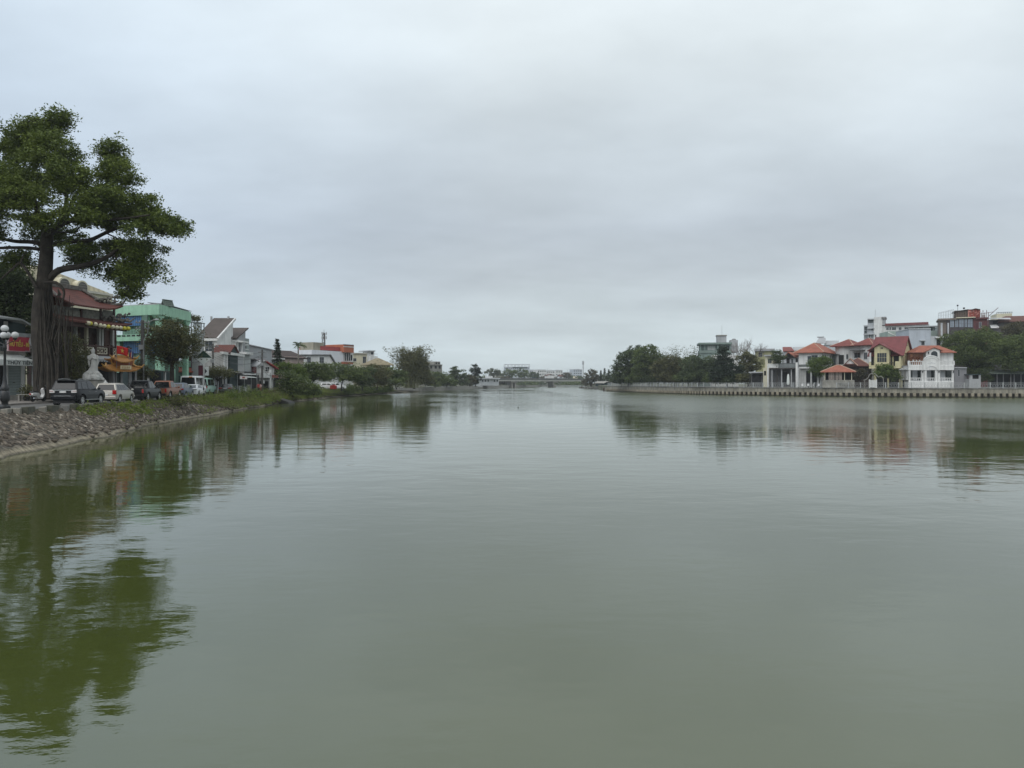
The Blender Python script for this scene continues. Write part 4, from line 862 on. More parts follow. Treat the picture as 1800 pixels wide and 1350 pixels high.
# ornate gate
f = Fr('temple_gate', 'ornate gateway with two tiers of golden tiled roofs below a red flag', 'gate', (190, 66.5), (243, 68.5), 1.88)
for a in (201, 214, 230, 239): f.box('pillar', pmat('grey pillar', (.24, .24, .24), .8, .2, 1, .2), a-1.7, a+1.7, 651, None, 0, .45)
f.box('door_leaf', pmat('dark green door', (.02, .035, .03), .6), 204, 212, 655, None, .2, .25); f.box('door_leaf', M_TEAL, 232, 238, 655, None, .2, .25)
f.box('lintel', pmat('pale beam', (.4, .32, .2), .7, .2), 196, 240, 650, 653, -.1, .55)
def gate_roof(a0, a1, ye, yr, ar0, ar1):
    u0, u1 = f.u(a0, -.8), f.u(a1, -.8); ze_, zr_ = f.z(ye, 216, -.8), f.z(yr, 216, .2); r_o = cn_roof(MB(), u0, u1, -.8, .2, ze_, zr_, .38, 1.1, .1, 20, 6, .5).build('roof', M_GOLD, f.root, smooth=True)
    cn_roof(MB(), u0, u1, 1.2, .2, ze_, zr_, .38, 1.1, .1, 20, 6, .5).build('roof', M_GOLD, f.root, smooth=True)
    q = MB(); q.box(f.u(ar0), f.u(ar1), .1, .3, zr_-.05, zr_+.16)
    for sg_, ue in ((-1, u0), (1, u1)): q.tube([(ue+sg_*.22, -.85, ze_+.62), (ue, -.8, ze_+.36), (ue-sg_*.3, -.3, ze_+.42), (ue-sg_*.5, .2, zr_+.1)], [.04, .1, .09, .09], 6); q.tube([(f.u(ar0 if sg_ < 0 else ar1), .2, zr_), (f.u(ar0 if sg_ < 0 else ar1)+sg_*.14, .2, zr_+.5)], [.1, .03], 6)
    q.build('ridge', pmat('gold ornament', (.5, .27, .07), .5, .3, 3), r_o); return r_o
gate_roof(183, 249, 651.5, 641, 199, 235); gate_roof(197, 240, 636, 627.5, 208, 226)
f.box('upper_panel', pmat('reddish panel', (.3, .11, .06), .7, .3), 204, 234, 634, 646, .05, .5)
pl = f.box('name_plate', pmat('ivory plate', (.6, .52, .34), .6, .12), 212, 231, 642.5, 649, -.86, -.78)
q = MB(); rr_ = random.Random(8); u0, u1 = f.u(214.2, -.88), f.u(229, -.88); z0_, z1_ = f.z(647.8, 221, -.88), f.z(643.7, 221, -.88)
for i in range(5):
    x0_ = u0+(u1-u0)*i/5; ww = (u1-u0)/5*.75
    for j in range(3): q.box(x0_, x0_+ww*(.6+.4*rr_.random()), -.885, -.862, z0_+(z1_-z0_)*(j+.1)/3, z0_+(z1_-z0_)*(j+.35)/3)
    q.box(x0_+ww*.45, x0_+ww*.6, -.888, -.862, z0_, z1_)
q.build('lettering', M_GOLD, pl)
# flags
def flag(name, label, px, d, pt, pb, w_, col, star=False, seed=1, stripe=None):
    z0_ = Zp(pb, d)-1.9; z1_ = Zp(pt, d)-1.9; r = empty(name, (X(px, d), d, 1.9), R(-6), label, 'flag', 'flags at the temple gate')
    MB().tube([(0, 0, 0), (0, 0, z1_+.15)], .025, 6).build('flagpole', M_STEEL, r)
    def S(u, v): return (u*w_*.94, .13*math.sin(u*5+v)*u, z0_+(z1_-z0_)*v-.42*u*u*(z1_-z0_)*.55-u*(z1_-z0_)*.12)
    g_ = MB(); n = 14
    for i in range(n+1):
        for j in range(9): g_.v.append(S(i/n, j/8))
    for i in range(n):
        for j in range(8): a = i*9+j; g_.f.append((a, a+9, a+10, a+1))
    c_ = g_.build('flag_cloth', col, r, smooth=True); c_.modifiers.new('t', 'SOLIDIFY').thickness = .012
    if star:
        s_ = MB(); cu, cv = .5, .5; pts = []
        for k in range(10): a = math.pi/2+k*math.pi/5; q_ = .34 if k % 2 == 0 else .13; pts.append(S(cu+math.cos(a)*q_*.6, cv+math.sin(a)*q_))
        ctr = S(cu, cv)
        for dy in (-.02, .02):
            s_.add([(x, y+dy, z) for x, y, z in pts+[ctr]], [(i, (i+1) % 10, 10) for i in range(10)])
        s_.build('star', M_YEL, c_)
    return r
flag('flag', 'red flag with a yellow star on the gate', 205, 66.8, 607.5, 622, 1.25, pmat('red flag cloth', (.5, .012, .01), .7, .12), True)
r_f = flag('flag', 'small drooping blue, white and red flag beside the larger red one', 227, 67.4, 614, 627, .5, pmat('blue flag cloth', (.05, .07, .2), .7, .2), False)
MB().prism([(.14, 0), (.2, 0), (.24, .5), (.16, .5)], -.03, .03).build('stripe', M_REDP, r_f).location = (0, -.05, Zp(629, 67.4)-1.9)
MB().prism([(.22, 0), (.3, 0), (.36, .55), (.26, .5)], -.03, .03).build('stripe', M_WHITE, r_f).location = (0, -.05, Zp(628, 67.4)-1.9)

# mint green corner building
zb = 1.9
f = Fr('mint_building', 'three storey mint green corner building with blue sheet cladding', 'building', (196, 87.5), (280, 85), zb)
g2 = Fr('tmp', None, None, (280, 85), (336, 94.5), zb); L2 = g2.L
uc = f.L; zt, zbm = f.z(535, 279), f.z(553, 279)
ang = math.atan2(g2.du.y, g2.du.x)-math.atan2(f.du.y, f.du.x); dv2 = (math.cos(ang), math.sin(ang))
def R2(a, c, b): return (uc+dv2[0]*a+dv2[1]*c, dv2[1]*a-dv2[0]*c, b)     # along the right-hand face; c outwards
R2i = lambda a, c, b: R2(a, -c, b)
def quadprism(z0_, z1_, ins=0., dep=9): 
    p0 = (0, ins); p1 = R2i(ins*.3, ins, 0)[:2]; p2 = R2i(L2, ins, 0)[:2]; p3 = (p2[0]-6, p2[1]+4); p4 = (0, dep); return MB().prism([p0, p1, p2, p3, p4], z0_, z1_, 'z')
quadprism(zbm, zt).build('roof_parapet', M_MINT, f.root)
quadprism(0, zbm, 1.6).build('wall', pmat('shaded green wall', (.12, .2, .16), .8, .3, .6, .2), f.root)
quadprism(zt, zt+.12, .3).build('roof', M_GREY, f.root)
f.box('blue_cladding', M_BLUE, 196, 255, 551.5, 573, .25, .32)
sl = MB(); sl.box(0, uc+.1, -.6, 1.7, f.z(599, 240), f.z(594, 240)); sl.build('balcony_slab', M_MINT, f.root)
bl_ = f.box('balcony_parapet', M_MINT, 203, 279, 587.5, 599, -.65, -.5)
q = MB()
for i in range(9): x = f.u(209, -.66)+(f.u(278, -.66)-f.u(209, -.66))*i/8; q.box(x-.28, x+.28, -.675, -.655, f.z(592, 240), f.z(589.4, 240))
q.build('parapet_slot', M_DARK, bl_)
q = MB(); u0, u1 = f.u(204, -.6), f.u(279, -.6); z0_, z1_ = f.z(587.5, 240), f.z(580, 240); q.box(u0, u1, -.61, -.56, z1_-.05, z1_)
for i in range(30): x = u0+(u1-u0)*i/29; q.box(x-.02, x+.02, -.6, -.57, z0_, z1_)
q.build('balcony_rail', M_MINT, bl_)
f.box('blue_cladding', M_BLUE, 217, 278, 598.5, 621, .3, .37)
for a in (207, 279): f.box('column', M_MINT, a-3.5, a+3.5, 598, None, .0, .6)
f.box('column', M_MINT, 257.5, 260, 553, 588, .0, .3)
for a in (.9, 4.6, 8.8): 
    q = MB(R2i); q.box(a-.3, a+.3, .15, .75, 0, zbm-.6); q.add([(a-.3, .15, zbm-.7), (a+.3, .15, zbm-.7), (a+.3, .75, zbm-.7), (a-.3, .75, zbm-.7), (a-.9, 0.1, zbm-.01), (a+.9, .1, zbm-.01), (a+.9, .9, zbm-.01), (a-.9, .9, zbm-.01)], [(0,1,5,4),(1,2,6,5),(2,3,7,6),(3,0,4,7)]); q.build('column', M_MINT, f.root)
q = MB(R2i); q.box(0, L2, -.5, 1.7, f.z(599, 278), f.z(594, 278)); q.build('balcony_slab', M_MINT, f.root)
q = MB(R2i); q.box(.1, L2, -.52, -.4, f.z(594, 278), f.z(586, 278)); q.build('balcony_parapet', M_MINT, f.root)
for i in range(3): window(f.root, R2i, .8+3.2*i, 2.4+3.2*i, 4.8, 6.6, 1.6, 2, 2, M_MINT, M_GLASS)
gb = MB(); u0, u1 = f.u(276, 1.2), f.u(299, 2.5); um = f.u(288, 2); za_ = f.z(526, 288, 2)
gw = MB(); gw.prism([(u0+.25, zt+.1), (u1-.25, zt+.1), (um, za_-.25)], 2.0, 3.0); gw.build('dormer_wall', M_CREAM, f.root)
gb.gable(u0, u1, 1.7, 3.2, zt+.05, za_, 'w', .12); gb.build('dormer_roof', pmat('green grey sheet', (.1, .13, .11), .6, .2, pattern='tile'), f.root)
q = MB(R2i); q.slab((2.2, .2, zt+.32), (10.2, .2, zt+.22), (10.2, 2.4, zt+.3), (2.2, 2.4, zt+.5), .05); q.build('roof_canopy', M_TIN, f.root)
bpy.data.objects.remove(g2.root)

pf = empty('roof_platform', (X(340, 97), 97, 1.9), 0, 'pale steel roof platform on thin posts carrying the potted plant beside the mint gutter', 'platform'); k_ = 97/FPX
MB().box(-1*k_, 16*k_, -.8, .8, Zp(568.5, 97)-1.9, Zp(567.2, 97)-1.9).build('deck', M_STEEL, pf); q = MB()
for a in (0, 5, 10, 15): q.box(a*k_-.05, a*k_+.05, -.7, -.6, 8.2, Zp(568.5, 97)-1.9); q.box(a*k_-.05, a*k_+.05, .6, .7, 8.2, Zp(568.5, 97)-1.9)
q.box(-1*k_, 16*k_, -.75, .75, 8.0, 8.2); q.build('frame', M_STEEL, pf); MB().box(.5*k_, 15*k_, -.6, .6, 0, 8.0).build('wall', M_GREY, pf)
# low restaurant under the street tree, grey shed and roller
f = Fr('low_cafe', 'low cafe with a long sagging grey roof under the round street tree', 'cafe', (252, 80), (305, 84), 1.9)
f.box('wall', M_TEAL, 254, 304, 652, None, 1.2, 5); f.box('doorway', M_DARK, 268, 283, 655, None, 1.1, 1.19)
for a in (262, 291): f.box('column', M_WHITE, a-.9, a+.9, 652, None, .1, .3)
u0, u1 = f.u(254, -.6), f.u(300, -.6); MB().slab((u0, -.6, f.z(648, 256)), (u1, -.6, f.z(653.5, 298)), (u1, 4, f.z(646, 298)), (u0, 4, f.z(640, 256)), .1).build('roof', pmat('grey fibre sheet', (.16, .155, .14), .8, .3, .8, .2, pattern='corr'), f.root)
f = Fr('tiled_cottage', 'low cottage with rusty orange tiles and mint trim behind the white van', 'house', (303, 94), (352, 98), 1.9)
f.box('wall', pmat('mint grey wall', (.25, .33, .3), .8, .25, .6, .4), 304, 351, 652, None, .4, 6); f.box('wall', M_MINT, 310, 336, 634, 645, 2.0, 5)
u0, u1 = f.u(302, -.4), f.u(353, -.4); MB().slab((u0, -.5, f.z(653, 320)), (u1, -.5, f.z(653, 345)), (u1, 2.2, f.z(644.5, 345)), (u0, 2.2, f.z(644.5, 320)), .14).build('roof', M_ORAT, f.root)
f.box('trim', M_MINT, 328, 346, 654, 658, .25, .38); f.win(306, 316, 660, 676, .4, 2, 1, M_MINT); f.win(321, 328, 660, 676, .4, 2, 1, M_MINT); f.box('door', M_WHITE, 338, 343, 659, None, .3, .38)
f.box('sign_banner', M_WHITE, 306, 309, 660, 676, -.3, -.25)

# modern house with two brown mono-pitch roofs
f = Fr('modern_house', 'white modern house with two steep brown mono pitch roofs', 'house', (338, 110), (383, 110), 1.9)
u1 = f.L; ze_ = f.z(594, 375); d2 = 116.5; u0r = f.u(345); 
wr = 6.5; zr_ = f.z(559, 400, wr)
q = MB(); q.slab((u0r, -.5, ze_), (u1, -.5, ze_), (u1, wr, zr_), (u0r, wr, zr_), .22); q.build('roof', M_BROWNT, f.root)
q = MB(); q.slab((u1+.002, -.55, ze_-.05), (u1+.25, -.55, ze_-.05), (u1+.25, wr, zr_-.02), (u1+.002, wr, zr_-.02), .3); q.build('bargeboard', M_WHITE, f.root)
q = MB(); q.prism([(0, 0), (wr-.2, 0), (wr-.2, zr_-.4), (0, ze_-.3)], u0r, u1-.15, 'x'); q.build('wall', M_WHITE, f.root)
for a in (372, 402): x = f.u(a, wr); MB().box(x-.12, x+.12, wr-.25, wr+.05, zr_-.5, zr_+.26).build('roof_vent', M_GREY, f.root)
f.win(361, 373, 600, 617.5, 0, 2, 2, M_GREY); f.box('cornice', M_WHITE, 352, 382, 594.6, 599, -.45, -.02)
f.box('balcony_slab', M_WHITE, 352, 383, 618, 621, -.9, 0); q = f.box('balcony_rail', M_STEEL, 361, 382, 611.5, 612.2, -.85, -.8)
f.box('doorway', M_DARK, 352, 372, 640, None, -.05, -.005)
f2 = Fr('modern_house_wing', 'white wing with a smaller brown mono pitch roof and columns, behind the red roofed house', 'house', (382, 116), (418, 116), 1.9)
u1 = f2.L; ze_ = f2.z(594, 402); wr = 4.2; zr_ = f2.z(576, 416, wr)
MB().slab((0.1, -.5, ze_), (u1, -.5, ze_), (u1+.2, wr, zr_), (.1, wr, zr_), .2).build('roof', M_BROWNT, f2.root)
MB().prism([(0.3, 0), (wr-.2, 0), (wr-.2, zr_-.35), (.3, ze_-.3)], .2, u1-.25, 'x').build('wall', M_GREY, f2.root)
f2.box('wall', M_WHITE, 383, 417, 599, None, -.1, .25); f2.box('cornice', M_WHITE, 382, 419, 597.5, 599.5, -.35, .2)
f2.win(391, 405, 600.8, 607, -.1, 2, 1, M_GREY)
for a in (417, 424.5): f2.box('column', M_WHITE, a-1.1, a+1.1, 600, 619, -.1 if a < 420 else 1.2, .2 if a < 420 else 1.5)
f2.box('balcony_slab', M_WHITE, 413, 433, 618.5, 623, -.6, 2.5); f2.box('balcony_slab', M_WHITE, 413, 427, 599, 601.5, -.3, 2.5)
f2.box('wall', pmat('pale grey wall', (.42, .44, .44), .8, .15, .5, .3), 408, 430, 623, None, .3, 3)
f = Fr('flat_block', 'narrow grey flats with stacked balconies behind the brown roofed wing', 'building', (424, 126), (439, 129), 1.9)
f.box('wall', pmat('grey green block', (.26, .3, .29), .8, .2, .5, .3), 424, 438, 597, None, 0, 8)
f.box('roof_room', pmat('grey green block', (.26, .3, .29)), 430, 438, 595, 602, .5, 4)
for t_ in (600.5, 608): f.box('balcony_opening', M_DARK, 425.5, 433, t_, t_+4.4, -.03, .02)
for t_ in (605, 613): f.box('balcony_slab', M_WHITE, 424, 437, t_, t_+1.2, -.8, 0)

# red roofed house and grey shop block
f = Fr('red_roof_house', 'house with a small red tiled gable roof behind the diamond road sign', 'house', (374, 107), (406, 107), 1.9)
u1 = f.L; ze_, zr_ = f.z(620.5, 390, -.4), f.z(606, 395, 1.6)
MB().gable(-.1, u1, -.5, 3.7, ze_, zr_, 'u', .14).build('roof', M_REDT, f.root)
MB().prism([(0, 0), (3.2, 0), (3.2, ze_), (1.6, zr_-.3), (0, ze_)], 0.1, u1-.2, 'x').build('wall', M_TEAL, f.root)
MB().box(u1-.18, u1+.1, -.1, 3.3, ze_-.3, ze_+.1).build('trim', M_WHITE, f.root)
v = f.box('window', M_WHITE, 376, 387, 629, 640.5, -.06, -.005); f.box('shutter', M_GREY, 377, 381, 630, 640, -.1, -.065, v); f.box('shutter', M_GREY, 382, 386, 630, 640, -.1, -.065, v)
f = Fr('shop_block', 'white and grey two storey shop block with a blank sheet wall panel', 'shop', (393, 105), (430, 116), 1.9)
f.box('wall', pmat('grey white wall', (.5, .5, .49), .8, .2, .5, .4), 393, 429.5, 622, None, 0, 6); f.box('parapet', M_WHITE, 393, 430, 620.5, 625, -.25, .3)
f.box('wall_panel', pmat('light grey panel', (.33, .34, .35), .6, .08, .4), 411, 427.5, 626.5, 643, -.08, -.005); f.box('wall_panel', pmat('mid grey panel', (.27, .28, .28), .6, .08, .4), 402, 410, 626, 632, -.07, -.005)
for a in (394.5, 400): f.box('column', M_WHITE, a-.7, a+.7, 625, 652, -.15, -.01)
f.box('canopy', pmat('dirty sheet', (.3, .29, .27), .7, .3, 1, .3), 383, 430, 652, 655, -1.2, 0)
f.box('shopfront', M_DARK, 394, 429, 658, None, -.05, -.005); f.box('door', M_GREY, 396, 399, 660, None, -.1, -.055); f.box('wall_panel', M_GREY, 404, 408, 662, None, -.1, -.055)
f.box('doorway', M_DARK, 386, 391.5, 664, None, .2, .3); f.box('column', M_GREY, 381, 383.5, 662, None, .1, .3); f.box('column', M_GREY, 391.8, 393.5, 662, None, .1, .3); f.box('wall', M_GREY, 374, 393.4, 656, None, .32, 2)
# street stall
f = Fr('food_stall', 'open street stall under black and white sheets with a small red lettered sign', 'stall', (415, 112), (458, 121), 1.85)
f.box('roof', pmat('black tarpaulin', (.03, .03, .032), .8, .3), 416, 446, 653, 655.5, -1.5, 3); f.box('roof', M_WHITE, 428, 450, 657, 658.6, -1.8, 0.6)
q = MB(); u0, u1 = f.u(433, -2.2), f.u(452, -2.2); q.add([(u0, -2.2, f.z(664, 440)), (u1, -2.2, f.z(664.5, 450)), (u1-.4, -.4, f.z(660, 446)), (u0, -.4, f.z(659.5, 440))], [(0, 1, 2, 3)]); o = q.build('awning', M_CANV, f.root); o.modifiers.new('t', 'SOLIDIFY').thickness = .04
sg = f.box('signboard', pmat('pale sign', (.6, .56, .54), .6, .1), 422, 434.5, 661, 666.5, -2.3, -2.24)
text('lettering', 'BÁNH MÌ', .34, pmat('red lettering', (.4, .06, .05), .6), sg, (f.u(428.2, -2.31), -2.315, f.z(663.7, 428, -2.31)-.01), sx=.62)
f.box('back_wall', M_DARK, 417, 455, 659, None, .5, .7)
for a in (417.5, 430, 442, 452): f.box('pole', M_STEEL, a-.35, a+.35, 656, None, -1.4, -1.33)
for a, c_, h_ in ((423, M_STEEL, 678), (431, M_GREY, 680), (438, M_CONC, 676)): f.box('counter', c_, a-3, a+3, h_, None, -1.2, -.6)
f.box('glass_case', glass('stall glass', (.06, .07, .07)), 427, 433, 673, 680, -1.15, -.65)

# grey corrugated hall, white gable house, brown roofed house
f = Fr('grey_hall', 'big pale grey corrugated hall behind the utility pole', 'building', (432, 131), (478, 158), 1.9)
MB().prism([(0, 0), (f.L, 0), (f.L, f.z(615, 475)), (0, f.z(606.5, 434))], 0, 10).build('wall', M_TIN, f.root); MB().prism([(-.2, f.z(606.5, 434)), (f.L+.2, f.z(615, 475)), (f.L+.2, f.z(615, 475)+.18), (-.2, f.z(606.5, 434)+.18)], -.3, 10.3).build('roof', M_GREY, f.root)
f.box('lean_to_roof', M_GREY, 431, 455, 628, 630.5, -2.5, 0); f.box('lean_to_room', M_DARK, 432, 452, 631, 652, -1.5, -.1); f.box('column', M_WHITE, 432.2, 433.5, 630, None, -2.3, -2.1); f.box('water_tank', M_BLACK, 436, 440, 636, 642, -2.2, -1.6)
f = Fr('white_gable_house', 'narrow white gabled house with a red roof edge at the end of the street', 'house', (447, 126), (487, 134), 1.9)
u0, u1 = 0, f.L; um = f.u(463); za_ = f.z(633, 463); ze_ = f.z(646, 484)
MB().prism([(f.u(448), 0), (f.u(482), 0), (f.u(482), f.z(648, 482)), (um, za_-.15), (f.u(448), f.z(643, 448))], 0, 7).build('wall', pmat('stained white wall', (.5, .5, .48), .85, .3, .7, .65), f.root)
q = MB(); q.slab((um, -.4, za_+.05), (f.u(487), -.4, f.z(648, 486)), (f.u(487), 7, f.z(648, 486)), (um, 7, za_+.05), .15); q.build('roof', pmat('bright red sheet', (.38, .05, .05), .6, .2, .7), f.root)
q = MB(); q.slab((f.u(446.5), -.4, f.z(644, 447)), (um, -.4, za_+.04), (um, 7, za_+.04), (f.u(446.5), 7, f.z(644, 447)), .12); q.build('roof', M_GREY, f.root)
f.box('balcony', M_WHITE, 462, 478, 656, 664, -1.0, 0); f.win(466, 473, 645, 653, 0, 2, 2); f.box('shopfront', M_DARK, 456, 474, 670, None, -.05, -.004); f.box('column', M_WHITE, 475, 477, 650, None, -1, -.7)
f.box('lean_to_roof', pmat('rusty red sheet', (.22, .07, .055), .8, .3), 477, 489, 659, 664, -1, 3); f.box('door', M_DARK, 481, 485, 667, None, -.05, .3); f.box('signboard', M_WHITE, 460, 465, 668, 674, -1.3, -1.2)
f.box('roof_room', pmat('maroon trim', (.1, .03, .03), .8), 446, 451, 645, 656, -.4, 0)
f = Fr('brown_roof_house', 'low house with a long dark brown hip roof and stained pink wall behind the palm', 'house', (470, 158), (536, 170), 1.9)
u0, u1 = 0, f.L; f.box('wall', M_PINK, 474, 534, 632, None, .3, 9)
MB().gable(-.3, u1+.3, -.8, 9.5, f.z(628.5, 500), f.z(616, 500, 4), 'u', .2).build('roof', pmat('dark brown tiles', (.06, .036, .03), .8, .3, .6, .2, pattern='tile'), f.root)
f.box('wall', M_WHITE, 476, 501, 628.5, 631.5, -.7, .2)
for a in (480, 486, 492): f.win(a, a+3.4, 632, 642, .28, 1, 2, M_WHITE)
f.box('wall', M_PINK, 501, 534, 627, 639, -.3, .28)

# white shed, white block with red roof and orange balcony box
f = Fr('white_shed', 'long low white shed with a dark sloping gable edge above the trees', 'building', (528, 178), (592, 186), 1.9)
MB().prism([(0, 0), (f.L, 0), (f.L, f.z(639, 590)), (f.u(580), f.z(624, 580)), (0, f.z(624, 530))], 0, 9).build('wall', M_WHITE, f.root)
q = MB(); q.slab((-.3, -.4, f.z(623.2, 530)), (f.u(580), -.4, f.z(623.2, 580)), (f.u(580), 9.4, f.z(623.2, 580)), (-.3, 9.4, f.z(623.2, 530)), .25); q.slab((f.u(580), -.45, f.z(623, 580)), (f.u(591), -.45, f.z(641, 591)), (f.u(591), 9.4, f.z(641, 591)), (f.u(580), 9.4, f.z(623, 580)), .3); q.build('roof', pmat('dark grey sheet', (.09, .09, .09), .7), f.root)
f.win(540, 546, 628, 638, 0, 2, 2, M_GREY); f.win(562, 569, 628, 638, 0, 2, 2, M_GREY)
f = Fr('white_block', 'white block with red roof, orange balcony box and a phone antenna', 'building', (547, 196), (624, 212), 1.9)
f.box('wall', pmat('blue white wall', (.62, .64, .68), .8, .1, .4, .2), 548, 604, 616.5, None, 0, 12)
f.box('roof', pmat('red roof sheet', (.34, .06, .06), .7, .2, .5, pattern='corr', pscale=.5, pstr=.2), 565, 605, 609.5, 616.4, .6, 9)
f.box('water_tank_room', pmat('beige block', (.3, .28, .22), .8, .2, .5, .4), 551, 569, 602, 616, 1, 6)
f.box('balcony_box', pmat('orange panel', (.38, .12, .06), .6, .2, .6, .2), 604.3, 622, 606, 619.5, -.8, 8); f.box('balcony_band', M_WHITE, 604, 622.3, 609, 610.4, -.9, -.82); f.box('balcony_band', pmat('grey parapet', (.2, .2, .2), .7), 604, 622.3, 605.5, 606.6, -.95, -.82)
f.box('wall', M_WHITE, 605, 621, 619.6, None, .3, 8); f.box('balcony_slab', pmat('orange panel'[:12]+' brick', (.3, .1, .06), .7), 604, 621, 636, 640, -1, .25)
for a in (606, 609.5, 613): f.win(a, a+2, 621, 634, .3, 1, 2, M_GREY)
f.win(616, 619, 624, 634, .3, 1, 1, M_WHITE)
mt = empty('antenna_mast', (X(569.5, 203), 203, Zp(612, 203)), 0, 'lattice phone antenna mast with panel antennas above the red roof', 'antenna'); h_ = 29*203/FPX
q = MB()
for s_, t_ in ((-1, -1), (1, -1), (0, 1)): q.tube([(s_*.45, t_*.4, -.6), (s_*.38, t_*.35, h_*.93)], .09, 5)
for i in range(9): z = h_*.9*i/9; q.tube([(-.45, -.4, z), (.42, -.4, z+h_*.1)], .05, 4); q.tube([(.42, -.4, z), (0, .4, z+h_*.1)], .05, 4); q.tube([(0, .4, z), (-.45, -.4, z+h_*.1)], .05, 4)
q.tube([(0, 0, h_*.8), (0, 0, h_*1.12)], .05, 5); q.build('lattice_mast', pmat('brown grey mast', (.1, .09, .085), .7), mt)
for a in range(3):
    for z in (.55, .8): MB().box(-.16, .16, .6, .75, h_*z, h_*(z+.17)).build('panel_antenna', M_GREY, mt).rotation_euler = (0, 0, a*2.1+.4)

# cream, white terraces and a thatched hut further on
f = Fr('cream_block', 'cream flat roofed house with a dark side window beyond the orange balcony', 'house', (616, 222), (646, 226), 1.9)
f.box('wall', M_CREAM, 617, 645, 622, None, 0, 9); f.box('parapet', pmat('grey cream edge', (.38, .37, .32), .8), 616, 646, 620.3, 622.5, -.4, 9.2); f.win(621, 626, 630, 635, 0, 2, 1, M_GREY); f.win(638, 643, 627, 638, 0, 2, 2, M_GREY)
f = Fr('terrace_house', 'bright white house with roof terrace and canopy behind the thatched hut', 'house', (630, 240), (668, 246), 1.9)
f.box('wall', M_WHITE, 632, 650, 620, None, 0, 8); f.box('wall', M_WHITE, 650, 664, 626, None, -1, 8); f.box('stair_room', M_WHITE, 649, 658, 617.5, 626, 0, 4); f.box('canopy', M_GREY, 647, 660, 616, 617.6, -1, 5)
f.win(652, 656, 619, 623, 0, 1, 1, M_GREY); f.win(640, 645, 622, 630, 0, 2, 1); q = f.box('railing', M_STEEL, 657, 664, 622, 622.6, -.9, -.8)
f = Fr('thatched_hut', 'open hut with a low tan thatched roof showing above the trees', 'hut', (652, 214), (690, 218), 1.9)
f.box('wall', M_CREAM, 656, 686, 641, None, 1, 6); MB().hip(f.u(651), f.u(691), -1, 8, f.z(641, 670), f.z(629.5, 665, 3), 3.2, .2).build('roof', pmat('tan thatch', (.27, .23, .15), .95, .4, 1.5, .2, .6, 10), f.root)
f = Fr('unfinished_building', 'bare grey concrete building with open floors above the far left trees', 'building', (744, 340), (778, 350), 1.9)
f.box('wall', pmat('bare concrete', (.27, .265, .24), .9, .3, .3, .4), 746, 777, 641, None, 0, 10); f.box('stair_tower', pmat('bare concrete', (.27, .265, .24)), 763, 774, 635.5, 641, 1, 6); f.box('slab', M_CONC, 745, 778, 640.3, 641.6, -.6, 10.4)
for a in (749, 756, 764, 771): f.win(a, a+3.6, 643, 648, 0, 1, 1, M_CONC, M_DARK)
f.win(765.5, 768.5, 637, 640, 1, 1, 1, M_CONC, M_DARK); f.win(770, 773, 637, 640, 1, 1, 1, M_CONC, M_DARK)
# ------------------------------------------------------------------ buildings of the right bank
ZG = 2.2
M_ORH = pmat('orange clay tiles', (.34, .115, .072), .75, .35, 1.1, .08, pattern='tile', pstr=.28)
M_DRED = pmat('dark red tiles', (.21, .055, .045), .75, .25, .4, .12, pattern='tile', pstr=.28)
M_MRED = pmat('maroon red tiles', (.19, .05, .052), .7, .3, 1., .08, pattern='tile', pstr=.22)
M_BRT = pmat('brown clay tiles', (.13, .05, .038), .8, .25, .5, .1, pattern='tile', pstr=.28)
M_PALEY = pmat('pale yellow plaster', (.60, .55, .34), .78, .16, .4, .35)
M_LGREY = pmat('light grey plaster', (.46, .48, .5), .8, .14, .4, .25)
M_BGREY = pmat('blue grey plaster', (.43, .47, .52), .8, .12, .3, .25)
M_RIDGE = pmat('pale ridge mortar', (.45, .3, .22), .8, .2)
def ridge_caps(mb, pts, r=.11): mb.tube(pts, r, 6)

f = Fr('green_terrace_building', 'green grey building with a flat roof terrace above the right bank clump', 'building', (1228, 240), (1288, 238), ZG)
f.box('wall', pmat('grey green plaster', (.2, .26, .24), .8, .2, .4, .3), 1230, 1286, 616, None, 0, 9)
f.box('upper_room', pmat('grey green plaster', (.2, .26, .24)), 1231, 1285, 605, 616, 1.6, 8.5); f.box('roof', pmat('green grey roof edge', (.17, .22, .2), .7, .2), 1228.5, 1287, 602, 605.2, -.6, 9)
f.box('wall', M_GREY, 1261, 1277, 590, 602, 2, 6).name = 'stair_room'; f.box('roof_slab', M_CONC, 1260, 1278, 588.6, 590, 1.7, 6.3)
for a in (1231, 1239, 1262, 1284): f.box('column', pmat('grey green plaster', (.2, .26, .24)), a-.9, a+.9, 605.2, 616, .05, .5)
for a in (1244, 1251, 1268, 1276): f.win(a, a+6, 608, 615, 1.6, 2, 1, M_WHITE, M_CANV if a < 1262 else M_GLASS)
f.box('balcony_rail', pmat('green grey roof edge', (.17, .22, .2)), 1230, 1286, 616, 620.5, -.3, -.05); f.box('porch', M_WHITE, 1251, 1298, 624, None, -3, -.4)
q = MB(); u_ = f.u(1290, 3); q.lathe([(.7, 0), (.7, 1.0), (.3, 1.25), (.02, 1.3)], 12, (u_, 3, f.z(597, 1290, 3)-.9)); q.build('water_tank', M_STEEL, f.root, smooth=True); f.box('tank_room', M_GREY, 1284, 1297, 597.6, 620, 1.5, 5)
MB().tube([(f.u(1269, 3), 3, f.z(589, 1269, 3)), (f.u(1269, 3), 3, f.z(572, 1269, 3))], .04, 4).build('lightning_rod', M_STEEL, f.root)
f = Fr('yellow_rear_house', 'yellowish house behind the bare tree and the umbrella shaped tree', 'house', (1326, 228), (1360, 226), ZG)
